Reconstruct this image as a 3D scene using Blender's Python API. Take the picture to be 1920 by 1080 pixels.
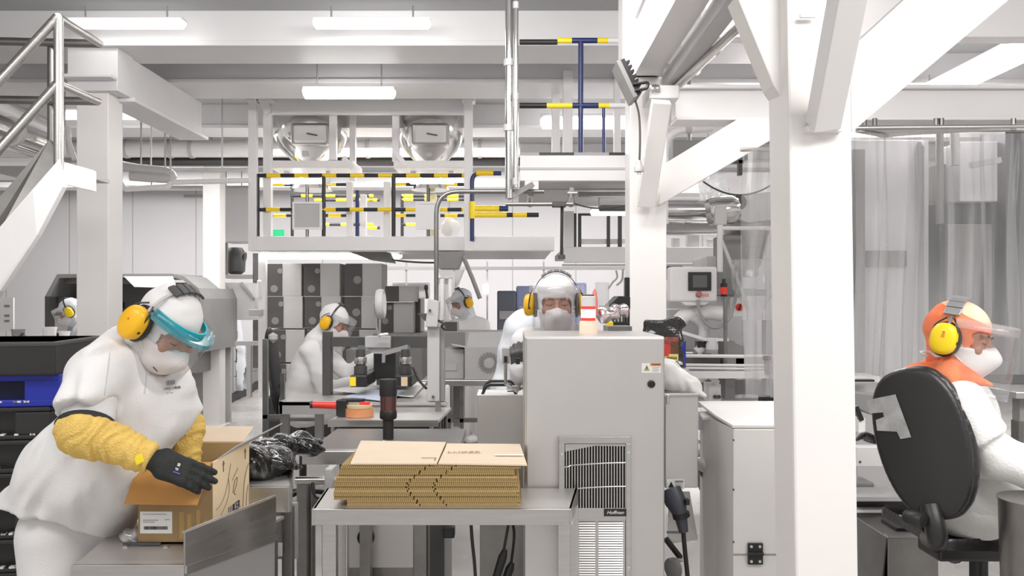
import bpy, bmesh, math, random
import numpy as np
from mathutils import Vector, Matrix
random.seed(7)
R = math.radians
for o in list(bpy.data.objects): bpy.data.objects.remove(o)
SC = bpy.context.scene
COL = SC.collection

# ---------------------------------------------------------------- camera
F = 1600.0            # focal length in photo pixels (frame 1920 wide)
HZ = 560.0            # row of the horizon
EYE = 1.55
cd = bpy.data.cameras.new('camera'); cam = bpy.data.objects.new('camera', cd); COL.objects.link(cam)
cd.sensor_width = 36; cd.lens = 36 * F / 1920
cam.location = (0, 0, EYE); cam.rotation_euler = (R(90), 0, 0)
cd.shift_y = (HZ - 540) / 1920
cd.clip_start = .05; cd.clip_end = 100
SC.camera = cam
def P(px, py, Y): return Vector(((px - 960) * Y / F, Y, EYE - (py - HZ) * Y / F))
def S(n, Y): return n * Y / F          # size in metres of n photo pixels at depth Y

# ---------------------------------------------------------------- light of the hall
SC.view_settings.view_transform = 'Standard'; SC.view_settings.look = 'None'
SC.view_settings.exposure = 0.2; SC.view_settings.gamma = 1.0; SC.view_settings.use_curve_mapping = False
w = bpy.data.worlds.new('hall_ambient_fill'); SC.world = w; w.use_nodes = True  # even white fill in place of the lit hall behind the camera
bg = w.node_tree.nodes['Background']; bg.inputs[0].default_value = (1.0, .985, .97, 1); bg.inputs[1].default_value = .60
def area(name, loc, rot, sx, sy, power, col=(1, .985, .97)):
    l = bpy.data.lights.new(name, 'AREA'); l.shape = 'RECTANGLE'; l.size = sx; l.size_y = sy; l.energy = power; l.color = col
    o = bpy.data.objects.new(name, l); COL.objects.link(o); o.location = loc; o.rotation_euler = rot; return o
# unseen area lights added under the ceiling as fill, without fixtures
area('hall_fill_light', (-2.2, 1.0, 3.3), (R(12), 0, 0), 3.0, .8, 48)
area('hall_fill_light', (2.4, 1.0, 3.3), (R(12), 0, 0), 3.0, .8, 105)
area('hall_fill_light', (-.4, 3.8, 3.25), (R(38), 0, 0), 3.4, .4, 62)  # added to lift the middle ground
area('hall_fill_light', (-3.2, 8.8, 3.2), (0, 0, 0), 2.2, .4, 60)
area('hall_fill_light', (-5.5, 12.6, 3.25), (R(22), 0, 0), 5.0, .4, 120)  # added to brighten the back wall on the left
area('hall_fill_light', (0.5, 12.6, 3.25), (R(22), 0, 0), 6.0, .4, 150)  # added to brighten the middle of the back wall
area('hall_fill_light', (-1.3, 9.6, 3.25), (0, 0, 0), 2.6, .3, 110)  # added to brighten the vessel platform
area('hall_fill_light', (2.6, 7.2, 3.2), (0, 0, 0), 1.6, .4, 90)
area('hall_fill_light', (5.5, 8.6, 3.3), (0, 0, 0), 3.0, .4, 170)

# ---------------------------------------------------------------- materials
def mat(name, col, rough=.5, metal=0., bump=0., bscale=60., var=0., vscale=4., stretch=None, emit=None, es=0., coat=0., spec=.5, alpha=1., vcol=None, rvar=0.):
    m = bpy.data.materials.new(name); m.use_nodes = True; nt = m.node_tree; N = nt.nodes; L = nt.links
    b = N['Principled BSDF']
    c = tuple(col) + (1,)
    b.inputs['Base Color'].default_value = c; b.inputs['Roughness'].default_value = rough; b.inputs['Metallic'].default_value = metal
    b.inputs['Coat Weight'].default_value = coat; b.inputs['Specular IOR Level'].default_value = spec
    tc = N.new('ShaderNodeTexCoord'); src = tc.outputs['Object']
    if stretch:
        mp = N.new('ShaderNodeMapping'); mp.inputs['Scale'].default_value = stretch; L.new(src, mp.inputs[0]); src = mp.outputs[0]
    if var > 0 or rvar > 0:
        n = N.new('ShaderNodeTexNoise'); n.inputs['Scale'].default_value = vscale; n.inputs['Detail'].default_value = 5; n.inputs['Roughness'].default_value = .6
        L.new(src, n.inputs['Vector'])
        if var > 0:
            mx = N.new('ShaderNodeMix'); mx.data_type = 'RGBA'
            mr = N.new('ShaderNodeMapRange'); mr.inputs[1].default_value = .3; mr.inputs[2].default_value = .7
            L.new(n.outputs['Fac'], mr.inputs[0]); L.new(mr.outputs[0], mx.inputs[0])
            v2 = vcol if vcol else tuple(max(0, x * (1 - var)) for x in col)
            mx.inputs[6].default_value = tuple(v2) + (1,); mx.inputs[7].default_value = c
            L.new(mx.outputs[2], b.inputs['Base Color'])
        if rvar > 0:
            m2 = N.new('ShaderNodeMapRange'); m2.inputs[3].default_value = max(0, rough - rvar); m2.inputs[4].default_value = min(1, rough + rvar)
            L.new(n.outputs['Fac'], m2.inputs[0]); L.new(m2.outputs[0], b.inputs['Roughness'])
    if bump > 0:
        n2 = N.new('ShaderNodeTexNoise'); n2.inputs['Scale'].default_value = bscale; n2.inputs['Detail'].default_value = 3
        L.new(src, n2.inputs['Vector'])
        bp = N.new('ShaderNodeBump'); bp.inputs['Strength'].default_value = bump; bp.inputs['Distance'].default_value = .01
        L.new(n2.outputs['Fac'], bp.inputs['Height']); L.new(bp.outputs[0], b.inputs['Normal'])
    if emit: b.inputs['Emission Color'].default_value = tuple(emit) + (1,); b.inputs['Emission Strength'].default_value = es
    return m
def clear(name, tint=(1, 1, 1), haze=.12, gloss=.12, hcol=(.9, .9, .92), rough=.08, wav=0., wstretch=None, fac=.35):
    m = bpy.data.materials.new(name); m.use_nodes = True; nt = m.node_tree; N = nt.nodes; L = nt.links
    N.remove(N['Principled BSDF']); out = N['Material Output']
    t = N.new('ShaderNodeBsdfTransparent'); t.inputs[0].default_value = tuple(tint) + (1,)
    d = N.new('ShaderNodeBsdfDiffuse'); d.inputs[0].default_value = tuple(hcol) + (1,)
    tr = N.new('ShaderNodeBsdfTranslucent'); tr.inputs[0].default_value = tuple(hcol) + (1,)
    dd = N.new('ShaderNodeMixShader'); dd.inputs[0].default_value = .5; L.new(d.outputs[0], dd.inputs[1]); L.new(tr.outputs[0], dd.inputs[2])
    g = N.new('ShaderNodeBsdfGlossy'); g.inputs['Roughness'].default_value = rough
    a = N.new('ShaderNodeMixShader'); a.inputs[0].default_value = haze
    L.new(t.outputs[0], a.inputs[1]); L.new(dd.outputs[0], a.inputs[2])
    b = N.new('ShaderNodeMixShader'); L.new(a.outputs[0], b.inputs[1]); L.new(g.outputs[0], b.inputs[2])
    lw = N.new('ShaderNodeLayerWeight'); lw.inputs[0].default_value = .35
    ml = N.new('ShaderNodeMath'); ml.operation = 'MULTIPLY_ADD'; ml.inputs[1].default_value = fac; ml.inputs[2].default_value = gloss; ml.use_clamp = True
    L.new(lw.outputs['Facing'], ml.inputs[0]); L.new(ml.outputs[0], b.inputs[0])
    if wav > 0:
        tc = N.new('ShaderNodeTexCoord'); mp = N.new('ShaderNodeMapping'); mp.inputs['Scale'].default_value = wstretch or (6, 6, 1.2)
        n2 = N.new('ShaderNodeTexNoise'); n2.inputs['Scale'].default_value = 2.5; L.new(tc.outputs['Object'], mp.inputs[0]); L.new(mp.outputs[0], n2.inputs['Vector'])
        bp = N.new('ShaderNodeBump'); bp.inputs['Strength'].default_value = wav; bp.inputs['Distance'].default_value = .08
        L.new(n2.outputs['Fac'], bp.inputs['Height']); L.new(bp.outputs[0], g.inputs['Normal'])
        mr = N.new('ShaderNodeMapRange'); mr.inputs[1].default_value = .42; mr.inputs[2].default_value = .68; mr.inputs[3].default_value = haze * .6; mr.inputs[4].default_value = min(.9, haze * 2.2)
        L.new(n2.outputs['Fac'], mr.inputs[0]); L.new(mr.outputs[0], a.inputs[0])
    L.new(b.outputs[0], out.inputs[0])
    return m
def stripes(name, c1, c2, period, rough=.45, off=0., duty=.5):
    """black and yellow safety bands that run along the object's own X axis"""
    m = bpy.data.materials.new(name); m.use_nodes = True; nt = m.node_tree; N = nt.nodes; L = nt.links; b = N['Principled BSDF']
    tc = N.new('ShaderNodeTexCoord'); sx = N.new('ShaderNodeSeparateXYZ'); L.new(tc.outputs['Object'], sx.inputs[0])
    a = N.new('ShaderNodeMath'); a.operation = 'MULTIPLY_ADD'; a.inputs[1].default_value = 1 / period; a.inputs[2].default_value = off + 100; L.new(sx.outputs[0], a.inputs[0])
    f = N.new('ShaderNodeMath'); f.operation = 'FRACT'; L.new(a.outputs[0], f.inputs[0])
    g = N.new('ShaderNodeMath'); g.operation = 'GREATER_THAN'; g.inputs[1].default_value = duty; L.new(f.outputs[0], g.inputs[0])
    mx = N.new('ShaderNodeMix'); mx.data_type = 'RGBA'; mx.inputs[6].default_value = c1 + (1,); mx.inputs[7].default_value = c2 + (1,)
    L.new(g.outputs[0], mx.inputs[0]); L.new(mx.outputs[2], b.inputs['Base Color']); b.inputs['Roughness'].default_value = rough
    return m
M = dict(
    white=mat('white_paint', (.82, .80, .80), .38, var=.05, vscale=1.5),
    column=mat('column_paint', (.86, .83, .81), .4, var=.04, vscale=2),
    beam=mat('beam_paint', (.74, .73, .735), .45, var=.07, vscale=1.2),
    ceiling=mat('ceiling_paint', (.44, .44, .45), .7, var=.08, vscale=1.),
    wall=mat('wall_panel', (.66, .645, .655), .6, var=.05, vscale=.6),
    lgrey=mat('light_grey', (.52, .51, .51), .5, var=.08),
    grey=mat('mid_grey', (.27, .265, .26), .5, var=.12),
    dgrey=mat('dark_grey', (.075, .073, .072), .5, var=.2),
    black=mat('black_plastic', (.018, .017, .017), .38, var=.2),
    rubber=mat('black_rubber', (.02, .02, .02), .6),
    navy=mat('navy_steel', (.02, .03, .12), .35),
    steel=mat('brushed_steel', (.60, .585, .57), .3, 1., bump=.05, bscale=8, var=.12, vscale=6, stretch=(1, 1, 12), rvar=.08),
    steelv=mat('satin_steel_sheet', (.66, .64, .625), .45, .85, var=.07, vscale=1.6, rvar=.1),
    steeld=mat('worn_steel', (.33, .32, .31), .38, 1., var=.3, vscale=5, rvar=.1),
    steelp=mat('polished_steel', (.72, .71, .70), .16, 1., rvar=.05, var=.08, vscale=3),
    enamel=mat('cream_enamel', (.74, .72, .70), .35, var=.05, vscale=2),
    cloth=mat('white_cotton', (.80, .785, .78), .85, bump=.25, bscale=260, var=.03, vscale=5, spec=.2),
    clothb=mat('bluish_white_cotton', (.74, .76, .80), .85, bump=.2, bscale=200, spec=.2),
    suit=mat('white_coverall', (.84, .83, .81), .7, bump=.3, bscale=120, var=.03, spec=.25),
    hood=mat('white_knit_hood', (.80, .78, .77), .85, bump=.3, bscale=320, spec=.2),
    mask=mat('white_mask', (.86, .80, .77), .75, spec=.25),
    maskg=mat('grey_white_mask', (.72, .67, .66), .75, spec=.25),
    skin=mat('skin', (.46, .22, .14), .5, bump=.08, bscale=150, var=.12, vscale=14),
    brow=mat('dark_brow', (.05, .028, .02), .8),
    eye=mat('dark_eye', (.03, .02, .018), .3),
    muff=mat('yellow_earmuff', (.93, .50, .012), .35, var=.05),
    muffy=mat('lemon_earmuff', (.95, .66, .012), .35),
    red=mat('red_mark', (.65, .03, .03), .45),
    sleeve=mat('yellow_terry', (.88, .60, .17), .9, bump=.7, bscale=160, var=.12, vscale=30, spec=.15),
    glove=mat('black_glove', (.012, .014, .013), .6, bump=.4, bscale=220),
    teal=mat('teal_band', (.01, .38, .45), .35),
    tealc=clear('teal_clear', (.35, .85, .9), .35, .15, (.05, .5, .6)),
    scarf=mat('orange_mesh', (.95, .14, .03), .7, bump=.3, bscale=200, var=.3, vscale=9, vcol=(.95, .33, .16)),
    visor=clear('visor_plastic', (.98, .98, .985), .035, .02, fac=.22),
    visorh=clear('visor_hazy', (.97, .97, .97), .24, .03, (.9,.89,.89), fac=.15),
    curtain=clear('curtain_plastic', (.95, .95, .95), .13, .02, (.80, .79, .80), .10, wav=.25, wstretch=(2.2, 2.2, .25), fac=.25),
    glass=clear('clear_tube', (.93, .93, .93), .15, .08),
    bagclear=clear('clear_bag', (.9, .9, .9), .35, .2, wav=.6, wstretch=(4, 4, 4)),
    card=mat('cardboard', (.62, .44, .22), .8, var=.1, vscale=12),
    cardl=mat('cardboard_pale', (.80, .64, .42), .8, var=.07, vscale=8),
    cardt=mat('cardboard_top', (.76, .62, .47), .8, var=.06, vscale=8),
    cardd=mat('cardboard_dark', (.26, .16, .07), .85, var=.2, vscale=10),
    carto=mat('cardboard_orange', (.66, .33, .10), .8, var=.1, vscale=7),
    cgrey=mat('carton_grey', (.50, .485, .475), .7, var=.08),
    cdark=mat('carton_dark', (.085, .08, .078), .7, var=.15),
    print=mat('brown_print', (.20, .13, .06), .8),
    ink=mat('black_ink', (.02, .02, .02), .7),
    paper=mat('paper_white', (.84, .83, .81), .7),
    blue=mat('blue_plastic', (.015, .03, .42), .4, var=.15),
    pallet=mat('black_pallet', (.03, .029, .029), .55, var=.3, bump=.2, bscale=20),
    foil=mat('black_foil', (.012, .012, .012), .12, bump=1.0, bscale=22, coat=.6),
    silver=mat('silver_foil', (.62, .55, .55), .22, 1., bump=1.0, bscale=25),
    chrome=mat('chrome', (.8, .8, .8), .08, 1.),
    redpl=mat('red_plastic', (.75, .045, .03), .35),
    tape=mat('orange_tape', (.75, .32, .14), .4, var=.2, vscale=30, stretch=(1, 1, 8)),
    tan=mat('beige_print', (.7, .55, .35), .6),
    orange=mat('orange_label', (.85, .25, .05), .5),
    yellow=mat('yellow_paint', (.90, .60, .01), .4),
    pyel=mat('safety_yellow', (.95, .72, .03), .4),
    green=mat('green_sign', (.02, .55, .22), .4, emit=(.03, .8, .35), es=.25),
    bluebox=mat('blue_tub', (.35, .38, .62), .5),
    slate=mat('slate_tub', (.16, .18, .22), .5),
    leather=mat('black_upholstery', (.022, .02, .02), .34, bump=.25, bscale=60, var=.2, coat=.1),
    screen=mat('dark_screen', (.03, .032, .035), .15),
    grate=mat('black_filter', (.012, .012, .012), .8),
    lampw=mat('tube_light', (1, 1, 1), .5, emit=(1, .99, .97), es=5.0),
    lampb=mat('tube_light_bright', (1, 1, 1), .5, emit=(1, .99, .97), es=9.0),
    glow=mat('beacon_glow', (1, .8, .7), .5, emit=(1, .93, .88), es=1.3),
    glowo=mat('beacon_warm', (.95, .72, .6), .4, emit=(1, .5, .3), es=.3),
    redl=mat('beacon_red', (.7, .05, .04), .3, emit=(.9, .06, .05), es=.35),
    glintglow=mat('glint_glow', (1, 1, 1), .5, emit=(1, 1, 1), es=2.5),  # emission that imitates a bright glint
    floorp=mat('steel_pan', (.4, .39, .38), .5, .6, var=.2),
)
M['zy'] = stripes('black_yellow_bands', (.95, .70, .03), (.015, .015, .02), .40)
M['zk'] = stripes('black_grey_bands', (.35, .35, .35), (.03, .03, .03), .45)

# ---------------------------------------------------------------- object tools
def tag(o, label=None, cat=None, group=None, kind=None):
    if label: o['label'] = label
    if cat: o['category'] = cat
    if group: o['group'] = group
    if kind: o['kind'] = kind
    return o
def thing(name, label, cat, loc=(0, 0, 0), group=None, kind=None):
    o = bpy.data.objects.new(name, None); o.empty_display_size = .1; COL.objects.link(o); o.location = loc
    return tag(o, label, cat, group, kind)
def world_loc(o):
    v = Vector((0, 0, 0))
    while o is not None: v = v + o.location; o = o.parent
    return v
def link_mesh(name, V, Fc, m, parent=None, smooth=False, bevel=0., mi=None, pivot=None, bseg=2):
    """V in world coordinates; the object's origin goes to the middle of the mesh"""
    V = np.asarray(V, float)
    c = np.array(pivot) if pivot is not None else (V.min(0) + V.max(0)) / 2
    me = bpy.data.meshes.new(name); me.from_pydata((V - c).tolist(), [], Fc)
    ms = m if isinstance(m, (list, tuple)) else [m]
    for k in ms: me.materials.append(M[k] if isinstance(k, str) else k)
    if mi: me.polygons.foreach_set('material_index', mi)
    if smooth: me.polygons.foreach_set('use_smooth', [True] * len(me.polygons))
    me.validate(); me.update()
    o = bpy.data.objects.new(name, me); COL.objects.link(o)
    base = Vector((0, 0, 0))
    if parent: o.parent = parent; base = world_loc(parent)
    o.location = Vector(c) - base
    if bevel > 0:
        b = o.modifiers.new('bevel', 'BEVEL'); b.width = bevel; b.segments = bseg; b.limit_method = 'ANGLE'; b.angle_limit = R(40)
        b.harden_normals = False
    return o
def frame(d, up=(0, 0, 1)):
    d = Vector(d).normalized(); up = Vector(up)
    if abs(d.dot(up)) > .98: up = Vector((0, 1, 0)) if abs(d.y) < .9 else Vector((1, 0, 0))
    s = d.cross(up).normalized(); u = s.cross(d).normalized()
    return d, s, u
class MB:
    def __init__(s): s.V = []; s.F = []; s.I = []; s.sm = False
    def add(s, V, Fc, mi=0):
        n = len(s.V); s.V += [tuple(v) for v in V]; s.F += [tuple(i + n for i in f) for f in Fc]; s.I += [mi] * len(Fc); return s
    def box(s, x0, x1, y0, y1, z0, z1, mi=0):
        V = [(x, y, z) for z in (z0, z1) for y in (y0, y1) for x in (x0, x1)]
        return s.add(V, [(0, 2, 3, 1), (4, 5, 7, 6), (0, 1, 5, 4), (2, 6, 7, 3), (0, 4, 6, 2), (1, 3, 7, 5)], mi)
    def obox(s, c, ax, ay, az, mi=0):
        """oriented box: centre and three half-axis vectors"""
        c = Vector(c); ax = Vector(ax); ay = Vector(ay); az = Vector(az)
        V = [c + ax * i + ay * j + az * k for k in (-1, 1) for j in (-1, 1) for i in (-1, 1)]
        return s.add(V, [(0, 2, 3, 1), (4, 5, 7, 6), (0, 1, 5, 4), (2, 6, 7, 3), (0, 4, 6, 2), (1, 3, 7, 5)], mi)
    def bar(s, a, b, w, h, up=(0, 0, 1), mi=0):
        a = Vector(a); b = Vector(b); d, sd, u = frame(b - a, up)
        return s.obox((a + b) / 2, (b - a) / 2, sd * w / 2, u * h / 2, mi)
    def tube(s, pts, r, n=12, mi=0, cap=True, closed=False):
        pts = [Vector(p) for p in pts]; rs = r if isinstance(r, (list, tuple)) else [r] * len(pts)
        V = []; Fc = []; pu = None
        for i, p in enumerate(pts):
            if closed: t = pts[(i + 1) % len(pts)] - pts[i - 1]
            else: t = (pts[min(i + 1, len(pts) - 1)] - pts[max(i - 1, 0)])
            t.normalize()
            if pu is None: _, sd, u = frame(t)
            else:
                u = (pu - t * pu.dot(t)); u = u.normalized() if u.length > 1e-6 else frame(t)[2]; sd = t.cross(u)
            pu = u
            for k in range(n):
                a = 2 * math.pi * k / n; V.append(p + (sd * math.cos(a) + u * math.sin(a)) * rs[i])
        m = len(pts)
        for i in range(m if closed else m - 1):
            j = (i + 1) % m
            for k in range(n):
                k2 = (k + 1) % n; Fc.append((i * n + k, i * n + k2, j * n + k2, j * n + k))
        if cap and not closed: Fc.append(tuple(range(n - 1, -1, -1))); Fc.append(tuple((m - 1) * n + k for k in range(n)))
        return s.add(V, Fc, mi)
    def cyl(s, a, b, r, n=20, mi=0, r2=None): return s.tube([a, b], [r, r if r2 is None else r2], n, mi)
    def lathe(s, c, prof, n=28, axis=(0, 0, 1), mi=0):
        """prof: list of (radius, height) along axis"""
        c = Vector(c); d, sd, u = frame(axis); V = []; Fc = []
        for (r, h) in prof:
            for k in range(n):
                a = 2 * math.pi * k / n; V.append(c + d * h + (sd * math.cos(a) + u * math.sin(a)) * max(r, 1e-5))
        m = len(prof)
        for i in range(m - 1):
            for k in range(n):
                k2 = (k + 1) % n; Fc.append((i * n + k, i * n + k2, (i + 1) * n + k2, (i + 1) * n + k))
        Fc.append(tuple(range(n - 1, -1, -1))); Fc.append(tuple((m - 1) * n + k for k in range(n)))
        return s.add(V, Fc, mi)
    def prism(s, poly, d, mi=0):
        """poly: planar polygon (world points), extruded by vector d"""
        d = Vector(d); n = len(poly); V = [Vector(p) for p in poly] + [Vector(p) + d for p in poly]
        Fc = [tuple(range(n)), tuple(range(2 * n - 1, n - 1, -1))] + [(i, i + n, (i + 1) % n + n, (i + 1) % n) for i in range(n)]
        return s.add(V, Fc, mi)
    def build(s, name, m, parent=None, bevel=0., smooth=False, pivot=None):
        me = link_mesh(name, s.V, s.F, m, parent, smooth, bevel, s.I if any(s.I) else None, pivot)
        bm = bmesh.new(); bm.from_mesh(me.data); bmesh.ops.recalc_face_normals(bm, faces=bm.faces); bm.to_mesh(me.data); bm.free()
        if smooth:
            me.data.set_sharp_from_angle(angle=R(38))
        return me
def mb(): return MB()
def bend(pts, r, n=6):
    """round the corners of a polyline"""
    pts = [Vector(p) for p in pts]; out = [pts[0]]
    for i in range(1, len(pts) - 1):
        a = (pts[i - 1] - pts[i]); b = (pts[i + 1] - pts[i]); rr = min(r, a.length * .49, b.length * .49)
        p0 = pts[i] + a.normalized() * rr; p2 = pts[i] + b.normalized() * rr
        for k in range(n + 1):
            t = k / n; out.append(p0 * (1 - t) ** 2 + pts[i] * 2 * t * (1 - t) + p2 * t * t)
    out.append(pts[-1]); return out
def sag(a, b, d, n=14):
    a = Vector(a); b = Vector(b)
    return [a.lerp(b, t / n) - Vector((0, 0, d * 4 * (t / n) * (1 - t / n))) for t in range(n + 1)]
def spline(pts, n=8):
    pts = [Vector(p) for p in pts]; q = [pts[0]] + pts + [pts[-1]]; out = []
    for i in range(1, len(q) - 2):
        for k in range(n):
            t = k / n; p0, p1, p2, p3 = q[i - 1:i + 3]
            out.append(.5 * ((2 * p1) + (p2 - p0) * t + (2 * p0 - 5 * p1 + 4 * p2 - p3) * t * t + (3 * p1 - p0 - 3 * p2 + p3) * t ** 3))
    out.append(pts[-1]); return out
def pbox(x0, x1, y0, y1, Y, D, m=None):
    """box whose front face stands at distance Y and spans these photo pixels; D deep"""
    a = P(x0, y1, Y); b = P(x1, y0, Y)
    return (m or MB()).box(a.x, b.x, Y, Y + D, a.z, b.z)
def text(name, s, size, loc, rot, m, parent=None, align='CENTER', ext=.0006, sx=1., shear=0.):
    cu = bpy.data.curves.new(name, 'FONT'); cu.body = s; cu.size = size; cu.align_x = align; cu.align_y = 'CENTER'; cu.extrude = ext; cu.shear = shear
    t = bpy.data.objects.new('tmp_text', cu); COL.objects.link(t)
    bpy.context.view_layer.update()
    me = bpy.data.meshes.new_from_object(t.evaluated_get(bpy.context.evaluated_depsgraph_get())); bpy.data.objects.remove(t)
    me.materials.clear(); me.materials.append(M[m])
    o = bpy.data.objects.new(name, me); COL.objects.link(o)
    base = Vector((0, 0, 0))
    if parent: o.parent = parent; base = world_loc(parent)
    o.location = Vector(loc) - base; o.rotation_euler = rot; o.scale = (sx, 1, 1)
    return o
def one(o, label, cat, group=None): return tag(o, label, cat, group)
def struct(o, label=None):
    if label: o['label'] = label
    o['kind'] = 'structure'; return o

from mathutils.bvhtree import BVHTree
def onto(o, px, py, lift=.001):
    """point of a built surface met by the line of sight through a photo pixel, and its normal"""
    M_ = Matrix.Translation(world_loc(o)); me = o.data
    t = BVHTree.FromPolygons([M_ @ v.co for v in me.vertices], [tuple(p.vertices) for p in me.polygons])
    e = Vector((0, 0, EYE)); d = (P(px, py, 3) - e).normalized(); h, n, i, r = t.ray_cast(e, d)
    if n.dot(d) > 0: n = -n
    return h + n * lift, n

def creases(Pt, lines, amp, wd, Yp):
    """soft cloth folds along lines given in the X-Z plane"""
    out = 0; q = Pt[:, [0, 2]]
    for (a, b, s) in lines:
        a3, b3 = P(a[0], a[1], Yp), P(b[0], b[1], Yp); A = np.array([a3.x, a3.z]); B = np.array([b3.x, b3.z]); AB = B - A
        h = np.clip(((q - A) @ AB) / (AB @ AB), 0, 1); d = (q - A - h[:, None] * AB); perp = np.array([-AB[1], AB[0]]) / np.linalg.norm(AB); sd = d @ perp; L = np.linalg.norm(d, axis=1)
        out = out + s * amp * (sd / wd) * np.exp(-(L / wd) ** 2) * np.sin(np.pi * np.clip(h, .04, .96)) * 2.3
    return out
# ---------------------------------------------------------------- soft-body modelling (distance fields turned into one surface)
def _d(a): return np.asarray(a, float)
def cap(Pt, a, b, ra, rb=None, sq=None):
    """tapered limb; sq=(axis, factor) flattens it along an axis"""
    rb = ra if rb is None else rb; a = _d(a); b = _d(b); X = Pt
    if sq is not None:
        ax = _d(sq[0]); ax = ax / np.linalg.norm(ax); k = sq[1]
        def st(p): return p + np.outer(p @ ax, ax) * (1 / k - 1) if p.ndim == 2 else p + ax * (p @ ax) * (1 / k - 1)
        X = st(Pt); a = st(a); b = st(b)
    ab = b - a; h = np.clip(((X - a) @ ab) / max(ab @ ab, 1e-9), 0, 1)
    d = np.linalg.norm(X - a - h[:, None] * ab, axis=1) - (ra + (rb - ra) * h)
    return d * (sq[1] if sq is not None else 1)
def ell(Pt, c, r, R3=None):
    q = Pt - _d(c)
    if R3 is not None: q = q @ R3          # columns of R3 are the local axes
    r = _d(r); k0 = np.linalg.norm(q / r, axis=1); k1 = np.linalg.norm(q / (r * r), axis=1)
    return k0 * (k0 - 1) / np.maximum(k1, 1e-9)
def rbox(Pt, c, h, rad, R3=None):
    q = Pt - _d(c)
    if R3 is not None: q = q @ R3
    q = np.abs(q) - (_d(h) - rad)
    return np.linalg.norm(np.maximum(q, 0), axis=1) + np.minimum(q.max(1), 0) - rad
def smin(a, b, k):
    h = np.clip(.5 + .5 * (b - a) / k, 0, 1); return b * (1 - h) + a * h - k * h * (1 - h)
def smax(a, b, k): return -smin(-a, -b, k)
def sunion(k, *f):
    r = f[0]
    for g in f[1:]: r = smin(r, g, k)
    return r
def folds(Pt, amp, fr, seed=0, dirv=(1, .3, .6)):
    rs = np.random.RandomState(seed); d = _d(dirv) / np.linalg.norm(dirv); out = 0
    for i in range(4):
        v = d + rs.randn(3) * .45; v /= np.linalg.norm(v); w = rs.randn(3) * fr * .35
        out = out + np.sin((Pt @ v) * fr * (1 + .5 * i) + 1.6 * np.sin(Pt @ w + rs.rand() * 6) + rs.rand() * 6) / (1 + .7 * i)
    return amp * out
def nets(name, fn, lo, hi, res, m, parent=None, smooth=True, chunk=400000):
    lo, hi = np.minimum(_d(lo), _d(hi)), np.maximum(_d(lo), _d(hi)); n = np.ceil((hi - lo) / res).astype(int) + 1
    ax = [lo[i] + np.arange(n[i]) * res for i in range(3)]
    G = np.stack(np.meshgrid(*ax, indexing='ij'), -1).reshape(-1, 3)
    Fv = np.concatenate([fn(G[i:i + chunk]) for i in range(0, len(G), chunk)]).reshape(n)
    I = Fv < 0
    c = [slice(0, -1), slice(1, None)]
    cnt = np.zeros(n - 1); acc = np.zeros(tuple(n - 1) + (3,))
    base = np.stack(np.meshgrid(*[np.arange(k - 1) for k in n], indexing='ij'), -1).astype(float)
    corners = [(i, j, k) for i in (0, 1) for j in (0, 1) for k in (0, 1)]
    for a in corners:
        for axn in range(3):
            if a[axn]: continue
            b = list(a); b[axn] = 1
            fa = Fv[c[a[0]], c[a[1]], c[a[2]]]; fb = Fv[c[b[0]], c[b[1]], c[b[2]]]
            x = (fa < 0) != (fb < 0)
            t = np.where(x, fa / np.where(x, fa - fb, 1), 0)
            p = np.array(a, float) + np.zeros(t.shape + (3,)); p[..., axn] += t
            acc += p * x[..., None]; cnt += x
    act = cnt > 0; idx = -np.ones(tuple(n - 1), int); idx[act] = np.arange(act.sum())
    V = (base[act] + acc[act] / cnt[act][:, None]) * res + lo
    Q = []
    for axn in range(3):
        u, v = [k for k in range(3) if k != axn]
        if axn == 1: u, v = v, u
        s0 = [slice(1, -1)] * 3; s1 = [slice(1, -1)] * 3; s0[axn] = slice(0, -1); s1[axn] = slice(1, None)
        A = I[tuple(s0)]; B = I[tuple(s1)]
        e = np.argwhere(A != B)
        if not len(e): continue
        sgn = A[tuple(e.T)]
        o = e.copy(); o[:, u] += 1; o[:, v] += 1
        def at(du, dv):
            q = o.copy(); q[:, u] += du; q[:, v] += dv; return idx[tuple(q.T)]
        q = np.stack([at(-1, -1), at(0, -1), at(0, 0), at(-1, 0)], 1)
        q[~sgn] = q[~sgn][:, ::-1]; Q.append(q)
    Q = np.concatenate(Q); Q = Q[(Q >= 0).all(1)]
    return link_mesh(name, V, Q.tolist(), m, parent, smooth)
# ================================================================ THE HALL
def floor_mat():
    m = mat('floor_epoxy', (.60, .575, .555), .28, var=.14, vscale=1.1, rvar=.12); nt = m.node_tree; N = nt.nodes; L = nt.links
    return m
M['floor'] = floor_mat()
struct(mb().box(-14, 14, -1.5, 15.6, -.1, 0).build('floor', 'floor'))
def panel_wall():
    m = mat('wall_panels', (.66, .645, .655), .55, var=.05, vscale=.5); nt = m.node_tree; N = nt.nodes; L = nt.links; b = N['Principled BSDF']
    tc = N.new('ShaderNodeTexCoord'); sx = N.new('ShaderNodeSeparateXYZ'); L.new(tc.outputs['Object'], sx.inputs[0])
    a = N.new('ShaderNodeMath'); a.operation = 'MULTIPLY_ADD'; a.inputs[1].default_value = 1 / 1.15; a.inputs[2].default_value = 50; L.new(sx.outputs[0], a.inputs[0])
    f = N.new('ShaderNodeMath'); f.operation = 'FRACT'; L.new(a.outputs[0], f.inputs[0])
    g = N.new('ShaderNodeMath'); g.operation = 'LESS_THAN'; g.inputs[1].default_value = .018; L.new(f.outputs[0], g.inputs[0])
    old = b.inputs['Base Color'].links[0].from_socket
    mx = N.new('ShaderNodeMix'); mx.data_type = 'RGBA'; mx.inputs[7].default_value = (.42, .41, .42, 1)
    L.new(g.outputs[0], mx.inputs[0]); L.new(old, mx.inputs[6]); L.new(mx.outputs[2], b.inputs['Base Color'])
    return m
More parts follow.
